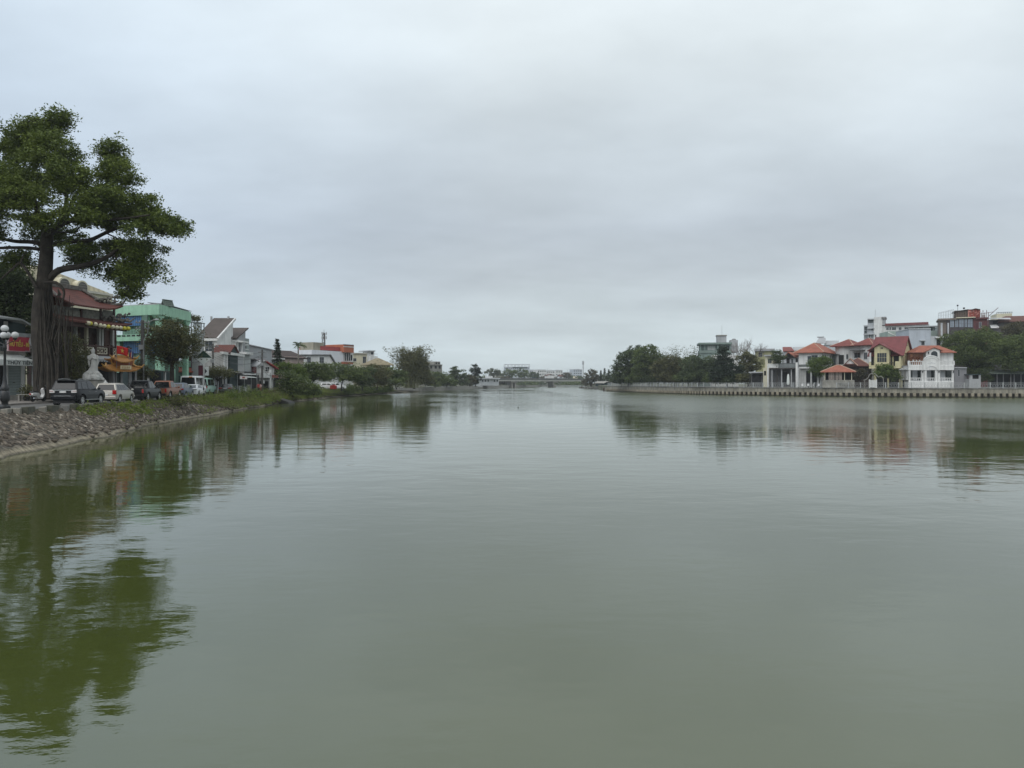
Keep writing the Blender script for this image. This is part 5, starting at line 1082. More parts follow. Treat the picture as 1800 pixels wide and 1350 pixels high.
f.box('wall', pmat('dull yellow plaster', (.36, .36, .2), .8, .2, .4, .3), 1328, 1360, 617, None, 0, 8); f.box('roof', M_GREY, 1326, 1362, 613, 617, -.6, 8.5); f.win(1334, 1340, 620, 627, 0, 2, 2, M_GREY)
f = Fr('grey_pavilion', 'low grey stone pavilion with a flat roof beside the cream corner house', 'pavilion', (1317, 200), (1342, 198), ZG)
f.box('wall', pmat('grey rubble wall', (.13, .13, .13), .9, .5, 2, .2, .5, 6), 1320, 1341, 655.5, None, .3, 5); f.box('roof', M_GREY, 1316, 1342, 653.4, 655.5, -1.2, 5.5)
f.box('column', M_DARK, 1317.5, 1319, 655.5, None, -.8, -.6); f.box('doorway', M_DARK, 1322, 1338, 658, 672, .22, .29)
f = Fr('cream_corner_house', 'narrow cream house front with dark window left of the glass railed terrace', 'house', (1341, 197), (1361, 195), ZG)
f.box('wall', M_CREAM, 1345, 1360, 626, None, .4, 6); f.box('roof', M_GREY, 1343, 1362, 623.5, 626, -.3, 6.4); f.win(1350, 1356.5, 630.5, 638.5, .4, 2, 1, M_CREAM); f.box('wall', M_CREAM, 1341.5, 1349, 647, None, -.6, .35); f.box('doorway', M_DARK, 1343, 1346.5, 652, 660, -.65, -.605)

# terrace wing of the orange roofed house
f = Fr('terrace_wing', 'white terrace with dark pergola and glass railing left of the orange roofed house', 'terrace', (1348, 192.5), (1404, 189.5), ZG)
f.box('post', M_WHITE, 1348.7, 1351, 640, None, -.1, .3); f.box('wall', M_WHITE, 1351, 1368, 639.5, 646.5, 0, .25)
f.box('slab', pmat('dark pergola beam', (.04, .035, .033), .7), 1352, 1400, 646.6, 648.6, -.3, 6); f.box('pier', M_WHITE, 1398.6, 1402.4, 637, None, -.35, .35)
q = f.box('glass_railing', glass('railing glass', (.12, .13, .13), .1), 1368, 1398, 639, 646.4, 0, .04); f.box('rail', M_BLACK, 1368, 1398, 638.3, 639, -.03, .06, q)
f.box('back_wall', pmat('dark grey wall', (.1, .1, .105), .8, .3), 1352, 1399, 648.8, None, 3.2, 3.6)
for a in (1357, 1374, 1391): f.box('column', M_GREY, a-.9, a+.9, 648.8, None, .2, .5)
f.box('doorway', M_DARK, 1374, 1383, 654, 672, 3.05, 3.15)
wv_ = 4.0; u0, u1 = f.u(1379, wv_), f.u(1416, wv_); f.box('upper_room', M_LGREY, 1381, 1404, 628, 646, wv_, 8)
f.box('balcony_opening', M_DARK, 1383, 1388, 630, 646, wv_-.05, wv_-.005); f.win(1391, 1394, 631, 644, wv_, 1, 2, M_GREY); f.box('doorway', M_DARK, 1398.5, 1402.5, 630, 646, wv_-.05, wv_-.005)
q = MB(); zr_, ze_ = f.z(618.5, 1388, wv_), f.z(628, 1400, wv_); um = f.u(1385, wv_); q.slab((um, wv_-1, zr_), (f.u(1399, wv_), wv_-1, ze_), (f.u(1399, wv_)+3, 9, ze_), (um+1.5, 9, zr_), .15); q.slab((f.u(1376, wv_), wv_-1, ze_-.4), (um, wv_-1, zr_), (um+1.5, 9, zr_), (f.u(1376, wv_)+1, 9, ze_-.4), .15); q.build('roof', M_ORH, f.root)
MB().prism([(f.u(1378, wv_), ze_-.3), (f.u(1398, wv_), ze_-.1), (um, zr_-.2)], wv_-.6, wv_-.2).build('gable', M_DARK, f.root)
pr = empty('parasol', (X(1385.5, 183), 183, ZG), 0, 'closed white parasol standing on the promenade before the terrace', 'parasol')
MB().tube([(0, 0, 0), (0, 0, 3.4)], .035, 6).build('pole', M_STEEL, pr); MB().lathe([(.04, 3.5), (.2, 3.25), (.3, 2.4), (.36, 1.2), (.3, .75), (.02, .7)], 9).build('canopy', M_CANV, pr); MB().box(-.3, .3, -.3, .3, 0, .1).build('base', M_CONC, pr)

# white house with the orange hip roof
f = Fr('orange_roof_house', 'white two storey house with a big orange hip roof behind the flowering bush', 'house', (1404, 192), (1444, 188.4), ZG)
Lh = f.L; dp = 15.; ze_ = f.z(619, 1440, -.6); zr_ = f.z(604, 1436, 4)
MB().hip(-1.1, Lh+.9, -1.0, dp+.8, ze_, zr_+.2, 5.2, .16).build('roof', M_ORH, f.root)
um = Lh/2-.1; q = MB(); ridge_caps(q, [(Lh+.9, -1.0, ze_+.03), (um, 4.2, zr_+.22)]); ridge_caps(q, [(-1.1, -1.0, ze_+.03), (um, 4.2, zr_+.22)]); ridge_caps(q, [(um, 4.2, zr_+.22), (um, dp+.8-5.2, zr_+.22)], .13); q.build('ridge', M_RIDGE, f.root)
MB().box(0, Lh, 0, dp, 0, ze_-.1).build('wall', M_WHITE, f.root)
rs = side(Lh, 1)
f.win(1420, 1426, 626, 640, 0, 1, 2, M_GREY); f.win(1427, 1437, 624.5, 640, 0, 2, 1, M_GREY)
f.box('balcony_slab', M_WHITE, 1404, 1444, 644.8, 647.5, -1.3, 0); q = f.box('glass_railing', glass('railing glass', (.12, .13, .13), .1), 1404, 1444, 640.5, 644.8, -1.28, -1.24)
f.box('doorway', M_DARK, 1417, 1436, 652, None, -.05, -.006); f.box('post', M_WHITE, 1424.5, 1427, 648, None, -1.25, -1.0); f.box('post', M_WHITE, 1441, 1443, 648, None, -1.25, -1.0)
zA, zB = f.z(640, 1444), f.z(624, 1444)
for a0, a1 in ((.5, 2.1), (3.1, 4.0), (8.2, 9.4)): window(f.root, rs, a0, a1, zA, zB, 0, 1 if a1-a0 < 1.3 else 2, 1, M_GREY, M_GLASS)
window(f.root, rs, 10.4, 13.6, zA-.9, zB, 0, 3, 1, M_BLACK, M_GLASS, 'balcony_door')
MB(rs).box(7.5, 14.5, -1.3, 0, zA-1.2, zA-.9).build('balcony_slab', M_WHITE, f.root); q = MB(rs)
for i in range(16): x = 7.6+6.8*i/15; q.box(x-.03, x+.03, -1.28, -1.24, zA-.9, zA+.1)
q.box(7.5, 14.5, -1.3, -1.22, zA+.1, zA+.16); q.build('balcony_rail', M_BLACK, f.root)
MB(rs).box(9.6, 15.2, -2.2, 0, ze_-.35, ze_-.2).build('canopy', pmat('dark grey sheet', (.09, .09, .09)), f.root)
f = Fr('pale_roof_house', 'grey roofed house with a stepped roof ridge peeking above the orange hip roof', 'house', (1424, 226), (1470, 222), ZG)
f.box('wall', M_LGREY, 1436, 1468, 606, None, 0, 8); q = MB(); q.slab((f.u(1434), -.5, f.z(603, 1440)), (f.u(1452), -.5, f.z(603, 1450)), (f.u(1448), 4, f.z(592.5, 1448)), (f.u(1436), 4, f.z(592.5, 1438)), .2); q.slab((f.u(1449), -.4, f.z(606, 1455)), (f.u(1472), -.4, f.z(606, 1468)), (f.u(1472), 4, f.z(597.5, 1468)), (f.u(1449), 4, f.z(597.5, 1450)), .2); q.build('roof', pmat('pale grey tiles', (.36, .37, .38), .8, .15, .5, .1, pattern='tile', pstr=.2), f.root)
f.box('ridge', M_GREY, 1436, 1448, 591.6, 593.4, 3.8, 4.6)
f = Fr('red_shed', 'low house with a red and grey sheet roof behind the terrace wing', 'house', (1376, 222), (1420, 220), ZG)
f.box('wall', M_LGREY, 1379, 1420, 617, None, 0, 8); MB().slab((f.u(1376), -.6, f.z(617, 1385)), (f.u(1396), -.6, f.z(617, 1390)), (f.u(1394), 5, f.z(608.5, 1390)), (f.u(1378), 5, f.z(608.5, 1380)), .2).build('roof', M_DRED, f.root); MB().slab((f.u(1396.2), -.6, f.z(616, 1400)), (f.u(1424), -.6, f.z(616, 1420)), (f.u(1424), 5, f.z(608, 1420)), (f.u(1396.2), 5, f.z(608.5, 1400)), .2).build('roof', M_GREY, f.root)

# curved white house with two dark red hips
f = Fr('twin_hip_house', 'white house with two dark red hip roofs and rounded walls left of the yellow house', 'house', (1458, 197), (1530, 188), ZG)
ze_ = f.z(607.5, 1495, -.5); zr_ = f.z(596.5, 1495, 3)
q = MB(); ua, ub, uc_ = f.u(1459, -.8), f.u(1498, -.8), f.u(1536, -.8)
q.hip(ua, ub+.4, -1, 7.4, ze_, zr_, 3.4, .16); q.hip(ub-.4, uc_, -.9, 7.3, ze_+.03, zr_+.03, 3.2, .16); q.build('roof', M_DRED, f.root)
q = MB()
for a, b_ in ((ua, ub+.4), (ub-.4, uc_)): m_ = (a+b_)/2; ridge_caps(q, [(b_, -.95, ze_+.05), (b_-3.3, 3.2, zr_+.05)]); ridge_caps(q, [(a, -.95, ze_+.05), (a+3.3, 3.2, zr_+.05)])
q.build('ridge', M_RIDGE, f.root)
w_ = MB(); w_.lathe([(2.9, 0), (2.9, ze_-.1)], 28, (f.u(1480)-.2, 3.0, 0)); w_.lathe([(2.7, 0), (2.7, ze_-.14)], 28, (f.u(1520)+.2, 2.9, 0)); w_.box(f.u(1478), f.u(1524), 1.0, 6.5, 0, ze_-.2); w_.build('wall', M_WHITE, f.root, smooth=True)
f.box('canopy', pmat('dark grey sheet', (.09, .09, .09)), 1494, 1517, 615, 616.6, -.9, 1); f.win(1502, 1512, 620, 629, 1.0, 2, 1, M_GREY); f.win(1519, 1524, 620, 631, .15, 2, 1, M_GREY); f.win(1488, 1490.5, 623, 631, .3, 1, 1, M_GREY); f.box('balcony_door', M_DARK, 1474, 1483, 624, 640, -.06, .02)
f = Fr('brown_gable_house', 'low brown tiled house with a white gable triangle beside the yellow house', 'house', (1480, 182), (1530, 178.5), ZG)
ze_ = f.z(643, 1510, -.6); zr_ = f.z(629.5, 1505, 2.5)
MB().hip(f.u(1480), f.u(1531), -1.0, 7, ze_, zr_, 3.2, .15).build('roof', M_BRT, f.root)
ga, gb_, gm = f.u(1481, -1.3), f.u(1508, -1.3), f.u(1494, -1.3); zg_ = f.z(630, 1494, -1.3)
MB().prism([(ga+.35, ze_+.25), (gb_-.35, ze_+.25), (gm, zg_-.2)], -1.15, 1).build('gable', M_WHITE, f.root); MB().gable(ga, gb_, -1.5, 2.5, ze_-.02, zg_, 'w', .14).build('gable_roof', M_BRT, f.root)
MB().slab((ga+.2, -1.45, ze_+.34), (gb_-.2, -1.45, ze_+.34), (gb_-.5, -1.16, ze_+.55), (ga+.5, -1.16, ze_+.55), .08).build('gable_sill', M_BRT, f.root)
q = MB(); ridge_caps(q, [(f.u(1531), -1.0, ze_+.05), (f.u(1531)-3.2, 3, zr_+.04)]); ridge_caps(q, [(gb_, -1.5, ze_+.05), (gm, -1.5, zg_+.05)]); q.build('ridge', M_RIDGE, f.root)
f.box('wall', pmat('dark brown wall', (.06, .045, .04), .8, .3), 1484, 1528, 644, None, .3, 6)
for a in (1490, 1505, 1519): f.win(a, a+6, 649, 660, .3, 2, 2, M_DWOOD)
f = Fr('orange_pavilion', 'low open pavilion with an orange hip roof and white lattice screens on the promenade', 'pavilion', (1446, 176.5), (1500, 173.5), ZG)
ze_ = f.z(653.5, 1470, -.5); zr_ = f.z(642, 1475, 2)
MB().hip(f.u(1442, -.6), f.u(1505, -.6), -.9, 5.5, ze_, zr_, 3.6, .14).build('roof', M_ORH, f.root)
q = MB(); ridge_caps(q, [(f.u(1505, -.6), -.9, ze_+.04), (f.u(1505, -.6)-3.6, 2.3, zr_+.03)]); ridge_caps(q, [(f.u(1442, -.6), -.9, ze_+.04), (f.u(1442, -.6)+3.6, 2.3, zr_+.03), (f.u(1505, -.6)-3.6, 2.3, zr_+.03)]); q.build('ridge', M_RIDGE, f.root)
for a in (1450, 1484.5, 1497): f.box('post', M_CREAM, a-.6, a+.6, 653, None, 0, .22)
f.box('back_wall', M_DARK, 1450, 1500, 654, None, 3.5, 3.8); f.box('floor_slab', M_CONC, 1446, 1502, 668, None, -.5, 5)
for a in (1457, 1462, 1469, 1475):
    q = MB(); u0, u1 = f.u(a), f.u(a+4.4); z0_, z1_ = f.z(667, a), f.z(655, a)
    for i in range(4): x = u0+(u1-u0)*i/3; q.box(x-.04, x+.04, .1, .16, z0_, z1_)
    for i in range(6): z = z0_+(z1_-z0_)*i/5; q.box(u0, u1, .08, .1, z-.05, z+.05)
    q.build('lattice_screen', pmat('pink white screen', (.5, .42, .38), .7), f.root)

# yellow house
f = Fr('yellow_house', 'pale yellow two storey house with steep maroon roof and big dark window', 'house', (1527, 179.5), (1586.5, 174.5), ZG)
Ly = f.L; dp = 10.; zE = f.z(625, 1583, -.5); zR = f.z(591, 1580, 4.3); wm = 4.4
q = MB(); q.slab((f.u(1524, -.7), -.7, zE), (Ly+.45, -.7, zE), (Ly+.45, wm, zR), (f.u(1545, wm)-.8, wm, zR), .16); q.slab((f.u(1524, -.7), dp+.6, zE+.2), (Ly+.45, dp+.6, zE+.2), (Ly+.45, wm, zR), (f.u(1545, wm)-.8, wm, zR), .16); q.build('roof', M_MRED, f.root)
MB().prism([(0, 0), (dp, 0), (dp, zE-.1), (wm, zR-.35), (0, zE-.25)], 1.2, Ly, 'x').build('wall', M_PALEY, f.root)
rs = side(Ly, 1); window(f.root, rs, 4.0, 5.1, f.z(607, 1588), f.z(600, 1588), 0, 1, 3, M_PALEY, pmat('grey louver', (.16, .155, .14)), 'vent'); window(f.root, rs, 2.6, 3.6, f.z(637, 1588), f.z(621, 1588), 0, 1, 2, M_PALEY, M_GLASS); window(f.root, rs, 6.2, 7.6, f.z(634, 1588), f.z(620, 1588), 0, 2, 2, M_PALEY, M_GLASS)
MB(rs).box(-.6, 3.4, -1.2, 0, f.z(644, 1588)-.1, f.z(644, 1588)+.15).build('balcony_slab', M_GREY, f.root)
# projecting bay with its own gable
bu0, bu1 = f.u(1537, -1.8), f.u(1563, -1.8); zbE = f.z(615.5, 1530, -2); zbR = f.z(603.5, 1547, -2); bm_ = f.u(1547, -1.8)
MB().prism([(bu0, f.z(646, 1550, -1.8)), (bu1, f.z(646, 1550, -1.8)), (bu1, f.z(612.5, 1560, -1.8)), (bm_, zbR-.25), (bu0, f.z(611, 1540, -1.8))], -1.8, 1.3).build('bay', M_PALEY, f.root)
f.win(1542, 1558.5, 620.5, 636.5, -1.8, 4, 2, M_PALEY, M_GLASS); f.box('window_ledge', M_PALEY, 1538, 1562, 637.5, 640, -1.98, -1.8); f.win(1548, 1552, 610.5, 613.5, -1.8, 2, 1, M_PALEY, M_DARK)
q = MB(); a0, a1 = f.u(1524, -2.3), f.u(1585.5, -2.3); zl_, zr2 = f.z(616.5, 1526, -2.3), f.z(624.5, 1583, -2.3)
q.slab((a0, -2.4, zl_), (bm_, -2.4, zbR), (bm_, 2.8, zbR+.1), (a0, 2.8, zl_), .16); q.slab((bm_, -2.4, zbR), (a1, -2.4, zr2), (a1, .4, zr2), (bm_, 2.8, zbR+.1), .16); q.build('bay_roof', M_MRED, f.root)
f.box('balcony_slab', M_PALEY, 1527.5, 1583, 644, 647.5, -2.0, 0); f.box('balcony_wall', M_PALEY, 1527.5, 1531, 636.5, 644, -2.0, -1.7); f.box('balcony_wall', M_PALEY, 1531, 1537, 642.2, 644, -2.0, -1.8); f.box('balcony_wall', M_PALEY, 1573.5, 1583, 635, 644, -2.0, -1.7)
q = MB()
for a in [1532, 1533.5, 1535]+[1564.5+1.4*i for i in range(7)]: u_ = f.u(a, -1.9); q.box(u_-.03, u_+.03, -1.92, -1.86, f.z(644, a, -1.9), f.z(637, a, -1.9))
q.box(f.u(1531, -1.9), f.u(1537, -1.9), -1.93, -1.85, f.z(637, 1534, -1.9)-.03, f.z(637, 1534, -1.9)+.05); q.box(f.u(1563, -1.9), f.u(1574, -1.9), -1.93, -1.85, f.z(637, 1568, -1.9)-.03, f.z(637, 1568, -1.9)+.05); q.build('balcony_rail', M_BLACK, f.root)
f.box('doorway', M_DARK, 1565, 1568, 620, 643, -.05, -.005); f.box('doorway', M_DARK, 1571, 1580, 622, 643, -.05, -.005); f.box('doorway', M_DARK, 1529, 1536, 622, 643, 1.1, 1.19)
f.box('post', M_PALEY, 1580.5, 1583.5, 626, 644, -1.9, -1.6); f.box('post', M_WHITE, 1528.5, 1531, 620, 636, -1.8, -1.55)
for a in (1538.5, 1561): f.box('column', M_PALEY, a-1.2, a+1.2, 647.5, None, -1.7, -1.3)
f.box('ground_floor_opening', M_DARK, 1541, 1580, 650, None, -.05, -.005)

# white villa with the arch
f = Fr('white_villa', 'white villa with arched pediment, balustrades and an orange roof', 'villa', (1597, 170), (1677, 168.5), ZG)
f.box('wall', M_LGREY, 1598, 1676, 652, None, 2.2, 9); f.box('terrace_slab', M_WHITE, 1597, 1677, 645.5, 650.5, -.1, 9)
f.box('moulding', M_WHITE, 1596.6, 1621, 643.3, 644.3, -.2, .2); f.box('moulding', M_WHITE, 1652, 1677.4, 643.3, 644.3, -.2, .2)
f.box('fascia', M_WHITE, 1597, 1622, 642, 650.5, -.14, -.1); f.box('fascia', M_WHITE, 1652, 1677, 642, 650.5, -.14, -.1)
for a0, a1 in ((1597.5, 1600.5), (1620, 1623), (1625.5, 1629), (1644, 1647.5), (1649, 1652.5), (1673.8, 1676.8)): f.box('column', M_WHITE, a0, a1, 650.5, None, 0, .42)
f.box('column', M_WHITE, 1623, 1625.5, 650.5, None, .12, .4); f.box('column', M_WHITE, 1647.5, 1649, 650.5, None, .12, .4)
def balustrade(a0, a1, pt, pb, w0, n):
    z0_, z1_ = f.z(pb, (a0+a1)/2, w0), f.z(pt, (a0+a1)/2, w0); u0, u1 = f.u(a0, w0), f.u(a1, w0); q = MB(); q.box(u0, u1, w0, w0+.26, z1_-.16, z1_); q.box(u0, u1, w0, w0+.26, z0_, z0_+.14)
    for i in range(n): q.lathe([(.09, z0_+.14), (.06, z0_+.2), (.1, z0_+.34), (.055, z1_-.3), (.08, z1_-.16)], 6, (u0+(u1-u0)*(i+.5)/n, w0+.13, 0))
    return q.build('balustrade', M_WHITE, f.root)
balustrade(1600.5, 1620, 664, 671, .05, 6); balustrade(1629, 1644, 664, 671, .05, 5); balustrade(1652.5, 1674, 664, 671, .05, 7)
balustrade(1599.5, 1620, 635, 642.2, 0, 6); balustrade(1653, 1676, 634.5, 642.2, 0, 7)
f.box('base', M_WHITE, 1597, 1677, 671, None, -.3, 2.2)
for a in (1597, 1676): f.box('pier', M_WHITE, a-.4, a+2.2, 634, 642, -.15, .3)
# arched pediment: stilted arch over the door, curved top
c_ = f.u(1636.5); s_ = 168.9/FPX; ro = 14.8*s_; pts = []; zt_ = f.z(626, 1636); zsh = f.z(634, 1636); zin0 = f.z(650.5, 1636); zin1 = f.z(643.8, 1636)
pts += [(c_-ro, zin0), (c_-ro, zsh), (c_-ro*.8, zsh)]
pts += [(c_+ro*.8*math.sin(t), zsh+(zt_-zsh)*math.cos(t)) for t in np.linspace(-math.pi/2*.97, math.pi/2*.97, 21)]
pts += [(c_+ro*.8, zsh), (c_+ro, zsh), (c_+ro, zin0)]
ri = 9.3*s_; pts += [(c_+ri*math.cos(t), zin0+(zin1-zin0)*math.sin(t)) for t in np.linspace(0, math.pi, 19)]
pd = MB().prism(pts, -.22, .3).build('pediment', M_WHITE, f.root)
q = MB(); q.tube([(c_+ro*.66*math.sin(t), -.24, zsh-.1+(zt_-zsh)*.72*math.cos(t)) for t in np.linspace(-math.pi/2, math.pi/2, 21)], .07, 5); q.tube([(c_+ro*.86*math.sin(t), -.2, zsh+.05+(zt_-zsh)*1.0*math.cos(t)) for t in np.linspace(-math.pi/2*.97, math.pi/2*.97, 21)], .12, 6); q.build('arch_moulding', M_WHITE, pd)
q = MB()
for k_ in (-1, 1): q.tube([(c_+k_*x, -.24, zin1+.62+z) for x, z in ((.05, .25), (.3, .12), (.6, .16), (.85, 0), (.7, -.08))], .045, 5)
q.ball((c_, -.22, zin1+.85), .12, 7); q.build('ornament', M_LGREY, pd)
for a0, a1 in ((1601, 1604), (1613, 1620), (1637, 1643.5), (1662, 1672.5)): f.box('doorway', glass('dark green glass', (.012, .018, .016), .15), a0, a1, 651.5, 668, 2.12, 2.19)
f.box('side_wing', M_WHITE, 1593.5, 1597, 650.5, 668, 1.5, 5)
lp = MB(); 
for a in (1622, 1650.5, 1676): lp.lathe([(.02, 0), (.13, .1), (.15, .4), (.05, .55), (.02, .6)], 6, (f.u(a, -.25), -.3, f.z(655.5, a, -.2)))
lp.build('wall_lantern', M_BLACK, f.root)
# upper storey and roof
zE = f.z(619.5, 1612, 3.4); zR = f.z(607, 1640, 6)
f.box('upper_wall', pmat('orange pink wall', (.4, .2, .13), .8, .2), 1606, 1628, 619, 643, 4.2, 9); f.box('upper_wall', M_WHITE, 1628, 1676, 616, 643, 4.2, 9)
MB().hip(f.u(1608, 3.0), f.u(1682, 3.0), 3.0, 10.5, zE, zR, 2.6, .15).build('roof', M_ORH, f.root)
du0, du1 = f.u(1627.5, 2.8), f.u(1652, 2.8); dm = f.u(1641, 2.8); MB().prism([(du0, f.z(636, 1640, 2.8)), (du1, f.z(636, 1640, 2.8)), (du1, f.z(616, 1650, 2.8)), (dm, f.z(611.5, 1640, 2.8)), (du0, f.z(617.5, 1630, 2.8))], 2.8, 5).build('dormer', M_WHITE, f.root)
q = MB(); q.slab((f.u(1624, 2.4), 2.4, f.z(619, 1626, 2.4)), (dm, 2.4, f.z(610, 1641, 2.4)), (dm, 6, f.z(610, 1641, 2.4)), (f.u(1624, 2.4), 6, f.z(619, 1626, 2.4)), .16); q.slab((dm, 2.4, f.z(610, 1641, 2.4)), (f.u(1658, 2.4), 2.4, f.z(615.5, 1656, 2.4)), (f.u(1658, 2.4), 6, f.z(615.5, 1656, 2.4)), (dm, 6, f.z(610, 1641, 2.4)), .16); q.build('dormer_roof', M_ORH, f.root)
wc, wr_ = f.u(1642.3, 2.7), 5.3*s_; ap = [(wc-wr_, f.z(630, 1642, 2.7)), (wc+wr_, f.z(630, 1642, 2.7))]+[(wc+wr_*math.cos(t), f.z(622, 1642, 2.7)+wr_*math.sin(t)*.95) for t in np.linspace(0, math.pi, 13)]
MB().prism([((x-wc)*1.15+wc, z if i < 2 else z+.08) for i, (x, z) in enumerate(ap)], 2.72, 2.79).build('window', M_WHITE, f.root); MB().prism(ap, 2.66, 2.715).build('pane', M_GLASS, bpy.data.objects['window'] if False else f.root.children[-1])
f.box('wall_lamp', M_BLACK, 1631.8, 1633.2, 618.5, 622, 2.65, 2.79)
q = MB(); q.box(f.u(1598, 1.5), f.u(1628, 1.5), 1.2, 4.2, f.z(620.6, 1612, 1.5), f.z(619.6, 1612, 1.5)); q.build('pergola', pmat('dark red beam', (.08, .025, .02), .7), f.root); f.box('pergola_post', pmat('dark red beam', (.08, .025, .02)), 1599, 1600, 620.5, 635, 1.3, 1.45)
for i, (a, lab) in enumerate(((1605.5, 'reddish pot plant leftmost of three on the villa balustrade'), (1611, 'reddish pot plant in the middle of three on the villa balustrade'), (1616.5, 'reddish pot plant rightmost of three on the villa balustrade'))):
    r_ = empty('potted_plant', (X(a, 170.4), 170.4, Zp(635, 170.4)-.0), 0, lab, 'plant', 'pot plants on the villa balustrade'); MB().lathe([(.14, 0), (.2, .35), (.02, .36)], 10).build('pot', M_WHITE, r_); rg = np.random.default_rng(i); leaf_cloud('crown', rg.normal(size=(60, 3))*(.22, .2, .24)+(0, 0, .75), .28, leafmat('reddish leaves', (.05, .02, .012), (.2, .06, .03), .5), r_, i)

f = Fr('side_canopy', 'grey sloping sheet canopy between the yellow house and the white villa', 'canopy', (1580, 172.5), (1600, 171), ZG)
MB().slab((0, -.5, f.z(650, 1583)), (f.L, -.5, f.z(649.5, 1597)), (f.L, 5, f.z(638, 1597)), (f.u(1594), 5, f.z(638, 1594)), .1).build('roof', pmat('grey canopy sheet', (.3, .31, .3), .6, .2, .8, .2), f.root)
f.box('back_wall', M_DARK, 1582, 1599, 651, None, 3, 3.3)
for a in (1582, 1590): f.box('post', M_CONC, a-.6, a+.6, 650, None, 0, .2)
f = Fr('grey_annex', 'plain grey annex wall with a narrow window right of the white villa', 'annex', (1677.6, 170), (1700, 170), ZG)
f.box('wall', pmat('shaded grey plaster', (.22, .22, .235), .8, .15, .4, .2), 1677.6, 1699, 647, None, 0, 6); f.box('roof', M_LGREY, 1677.4, 1700, 645.8, 647, -.4, 6.2); f.win(1684, 1686.6, 650, 661, 0, 1, 1, M_GREY)

# blocks behind
f = Fr('blue_grey_block', 'tall blank blue grey block with a single window behind the white villa', 'building', (1596, 208), (1660, 206), ZG)
f.box('wall', M_BGREY, 1598, 1636, 578, None, 0, 12); f.box('roof_edge', M_LGREY, 1597.5, 1636.5, 577, 578.6, -.2, 12.2); f.win(1619.5, 1625, 600.5, 606.5, 0, 1, 1, M_LGREY); f.box('window_hood', M_LGREY, 1617.5, 1627, 597.5, 599, -.6, 0)
f.box('wall', M_LGREY, 1636, 1646, 591, None, .3, 8); f.box('wall', M_GREY, 1646, 1664, 594, None, 1.2, 8); f.box('doorway', M_DARK, 1647, 1653, 596, 607, 1.1, 1.19); f.box('roof_edge', M_WHITE, 1645, 1664, 591.5, 594, -.6, 8)
f = Fr('green_parapet_building', 'building with a pale green parapet and a white sloping stair wall behind the maroon roof', 'building', (1558, 224), (1668, 220), ZG)
f.box('wall', pmat('pale sage plaster', (.33, .40, .36), .8, .15, .3, .3), 1561, 1598, 582, None, 0, 10); f.box('wall', pmat('pale sage plaster', (.33, .40, .36)), 1636.5, 1666, 581, None, 0, 10)
q = MB(); q.prism([(f.u(1561), f.z(583, 1562)), (f.u(1578), f.z(591, 1577)), (f.u(1578), f.z(592.5, 1577)), (f.u(1561), f.z(585, 1562))], -.1, -.01); q.prism([(f.u(1598), f.z(583, 1597)), (f.u(1585), f.z(591, 1585)), (f.u(1585), f.z(592.5, 1585)), (f.u(1598), f.z(585, 1597))], -.1, -.01); q.build('stair_trim', M_WHITE, f.root)
f = Fr('white_apartments', 'white multi storey apartment building with a maroon flat roof edge and rounded left end', 'building', (1516, 262), (1648, 250), ZG)
f.box('wall', M_WHITE, 1536, 1551, 557, None, 0, 10); f.box('wall', M_WHITE, 1551, 1634, 571.5, None, .4, 10); f.box('wall', M_LGREY, 1525, 1536, 561, None, .6, 9); f.box('wall', M_LGREY, 1518.5, 1525, 573, None, 1.4, 8)
for a0, a1, t in ((1518, 1525, 571.5), (1524.5, 1536.5, 560), (1524.5, 1536.5, 576), (1517.5, 1536.5, 586.5)): f.box('balcony_slab', M_LGREY, a0, a1, t, t+1.6, -.5, 1)
for a0, a1, t in ((1525.5, 1535, 562, ), (1519, 1524, 574.5), (1519, 1524, 581)): f.box('balcony_rail', M_STEEL, a0, a1, t+2.6, t+3, -.4, -.3); f.box('balcony_opening', M_TEAL, a0+.4, a1-.4, t, t+5, .45 if a0 > 1520 else 1.25, .59 if a0 > 1520 else 1.39)
f.box('roof', pmat('maroon roof edge', (.16, .05, .05), .7, .2), 1556, 1632, 567.3, 571.5, -.4, 10); f.box('stair_room', M_GREY, 1550.5, 1556, 560, 571.5, .2, 5); f.box('roof_slab', pmat('grey parapet', (.2, .2, .2)), 1549.5, 1557.5, 556.8, 560, -.3, 5.4)
for a, b_ in ((1558, 1562), (1563.5, 1566.5), (1568, 1575), (1580, 1584.5), (1590, 1596), (1597.5, 1600.5), (1602.5, 1606), (1608, 1613), (1616, 1622)): f.win(a, b_, 575.3, 580, .4, 2, 1, M_WHITE, M_GLASS)
for a in (1532, 1538.5, 1552.5, 1528): f.win(a, a+1.6, 588.5, 594, .0 if 1536 < a < 1551 else (.4 if a > 1550 else .6), 1, 1, M_GREY)
f.win(1532.2, 1534, 576.5, 580.5, .6, 1, 1, M_GREY)
f.box('roof_canopy', M_TIN, 1595, 1648, 573, 574.6, -4, 0.2); f.box('canopy_post', M_STEEL, 1640, 1640.7, 574.6, 581, -3.8, -3.6); f.box('side_room', M_TEAL, 1634, 1643, 574.8, 582, -2, 6); f.box('glass_wall', glass('pale glazing', (.3, .34, .35), .2), 1643, 1651, 575.5, 581, -2, 6)
MB().tube([(f.u(1538.5, 2), 2, f.z(557, 1538, 2)), (f.u(1538.5, 2), 2, f.z(544, 1538, 2))], .05, 4).build('lightning_rod', M_STEEL, f.root)

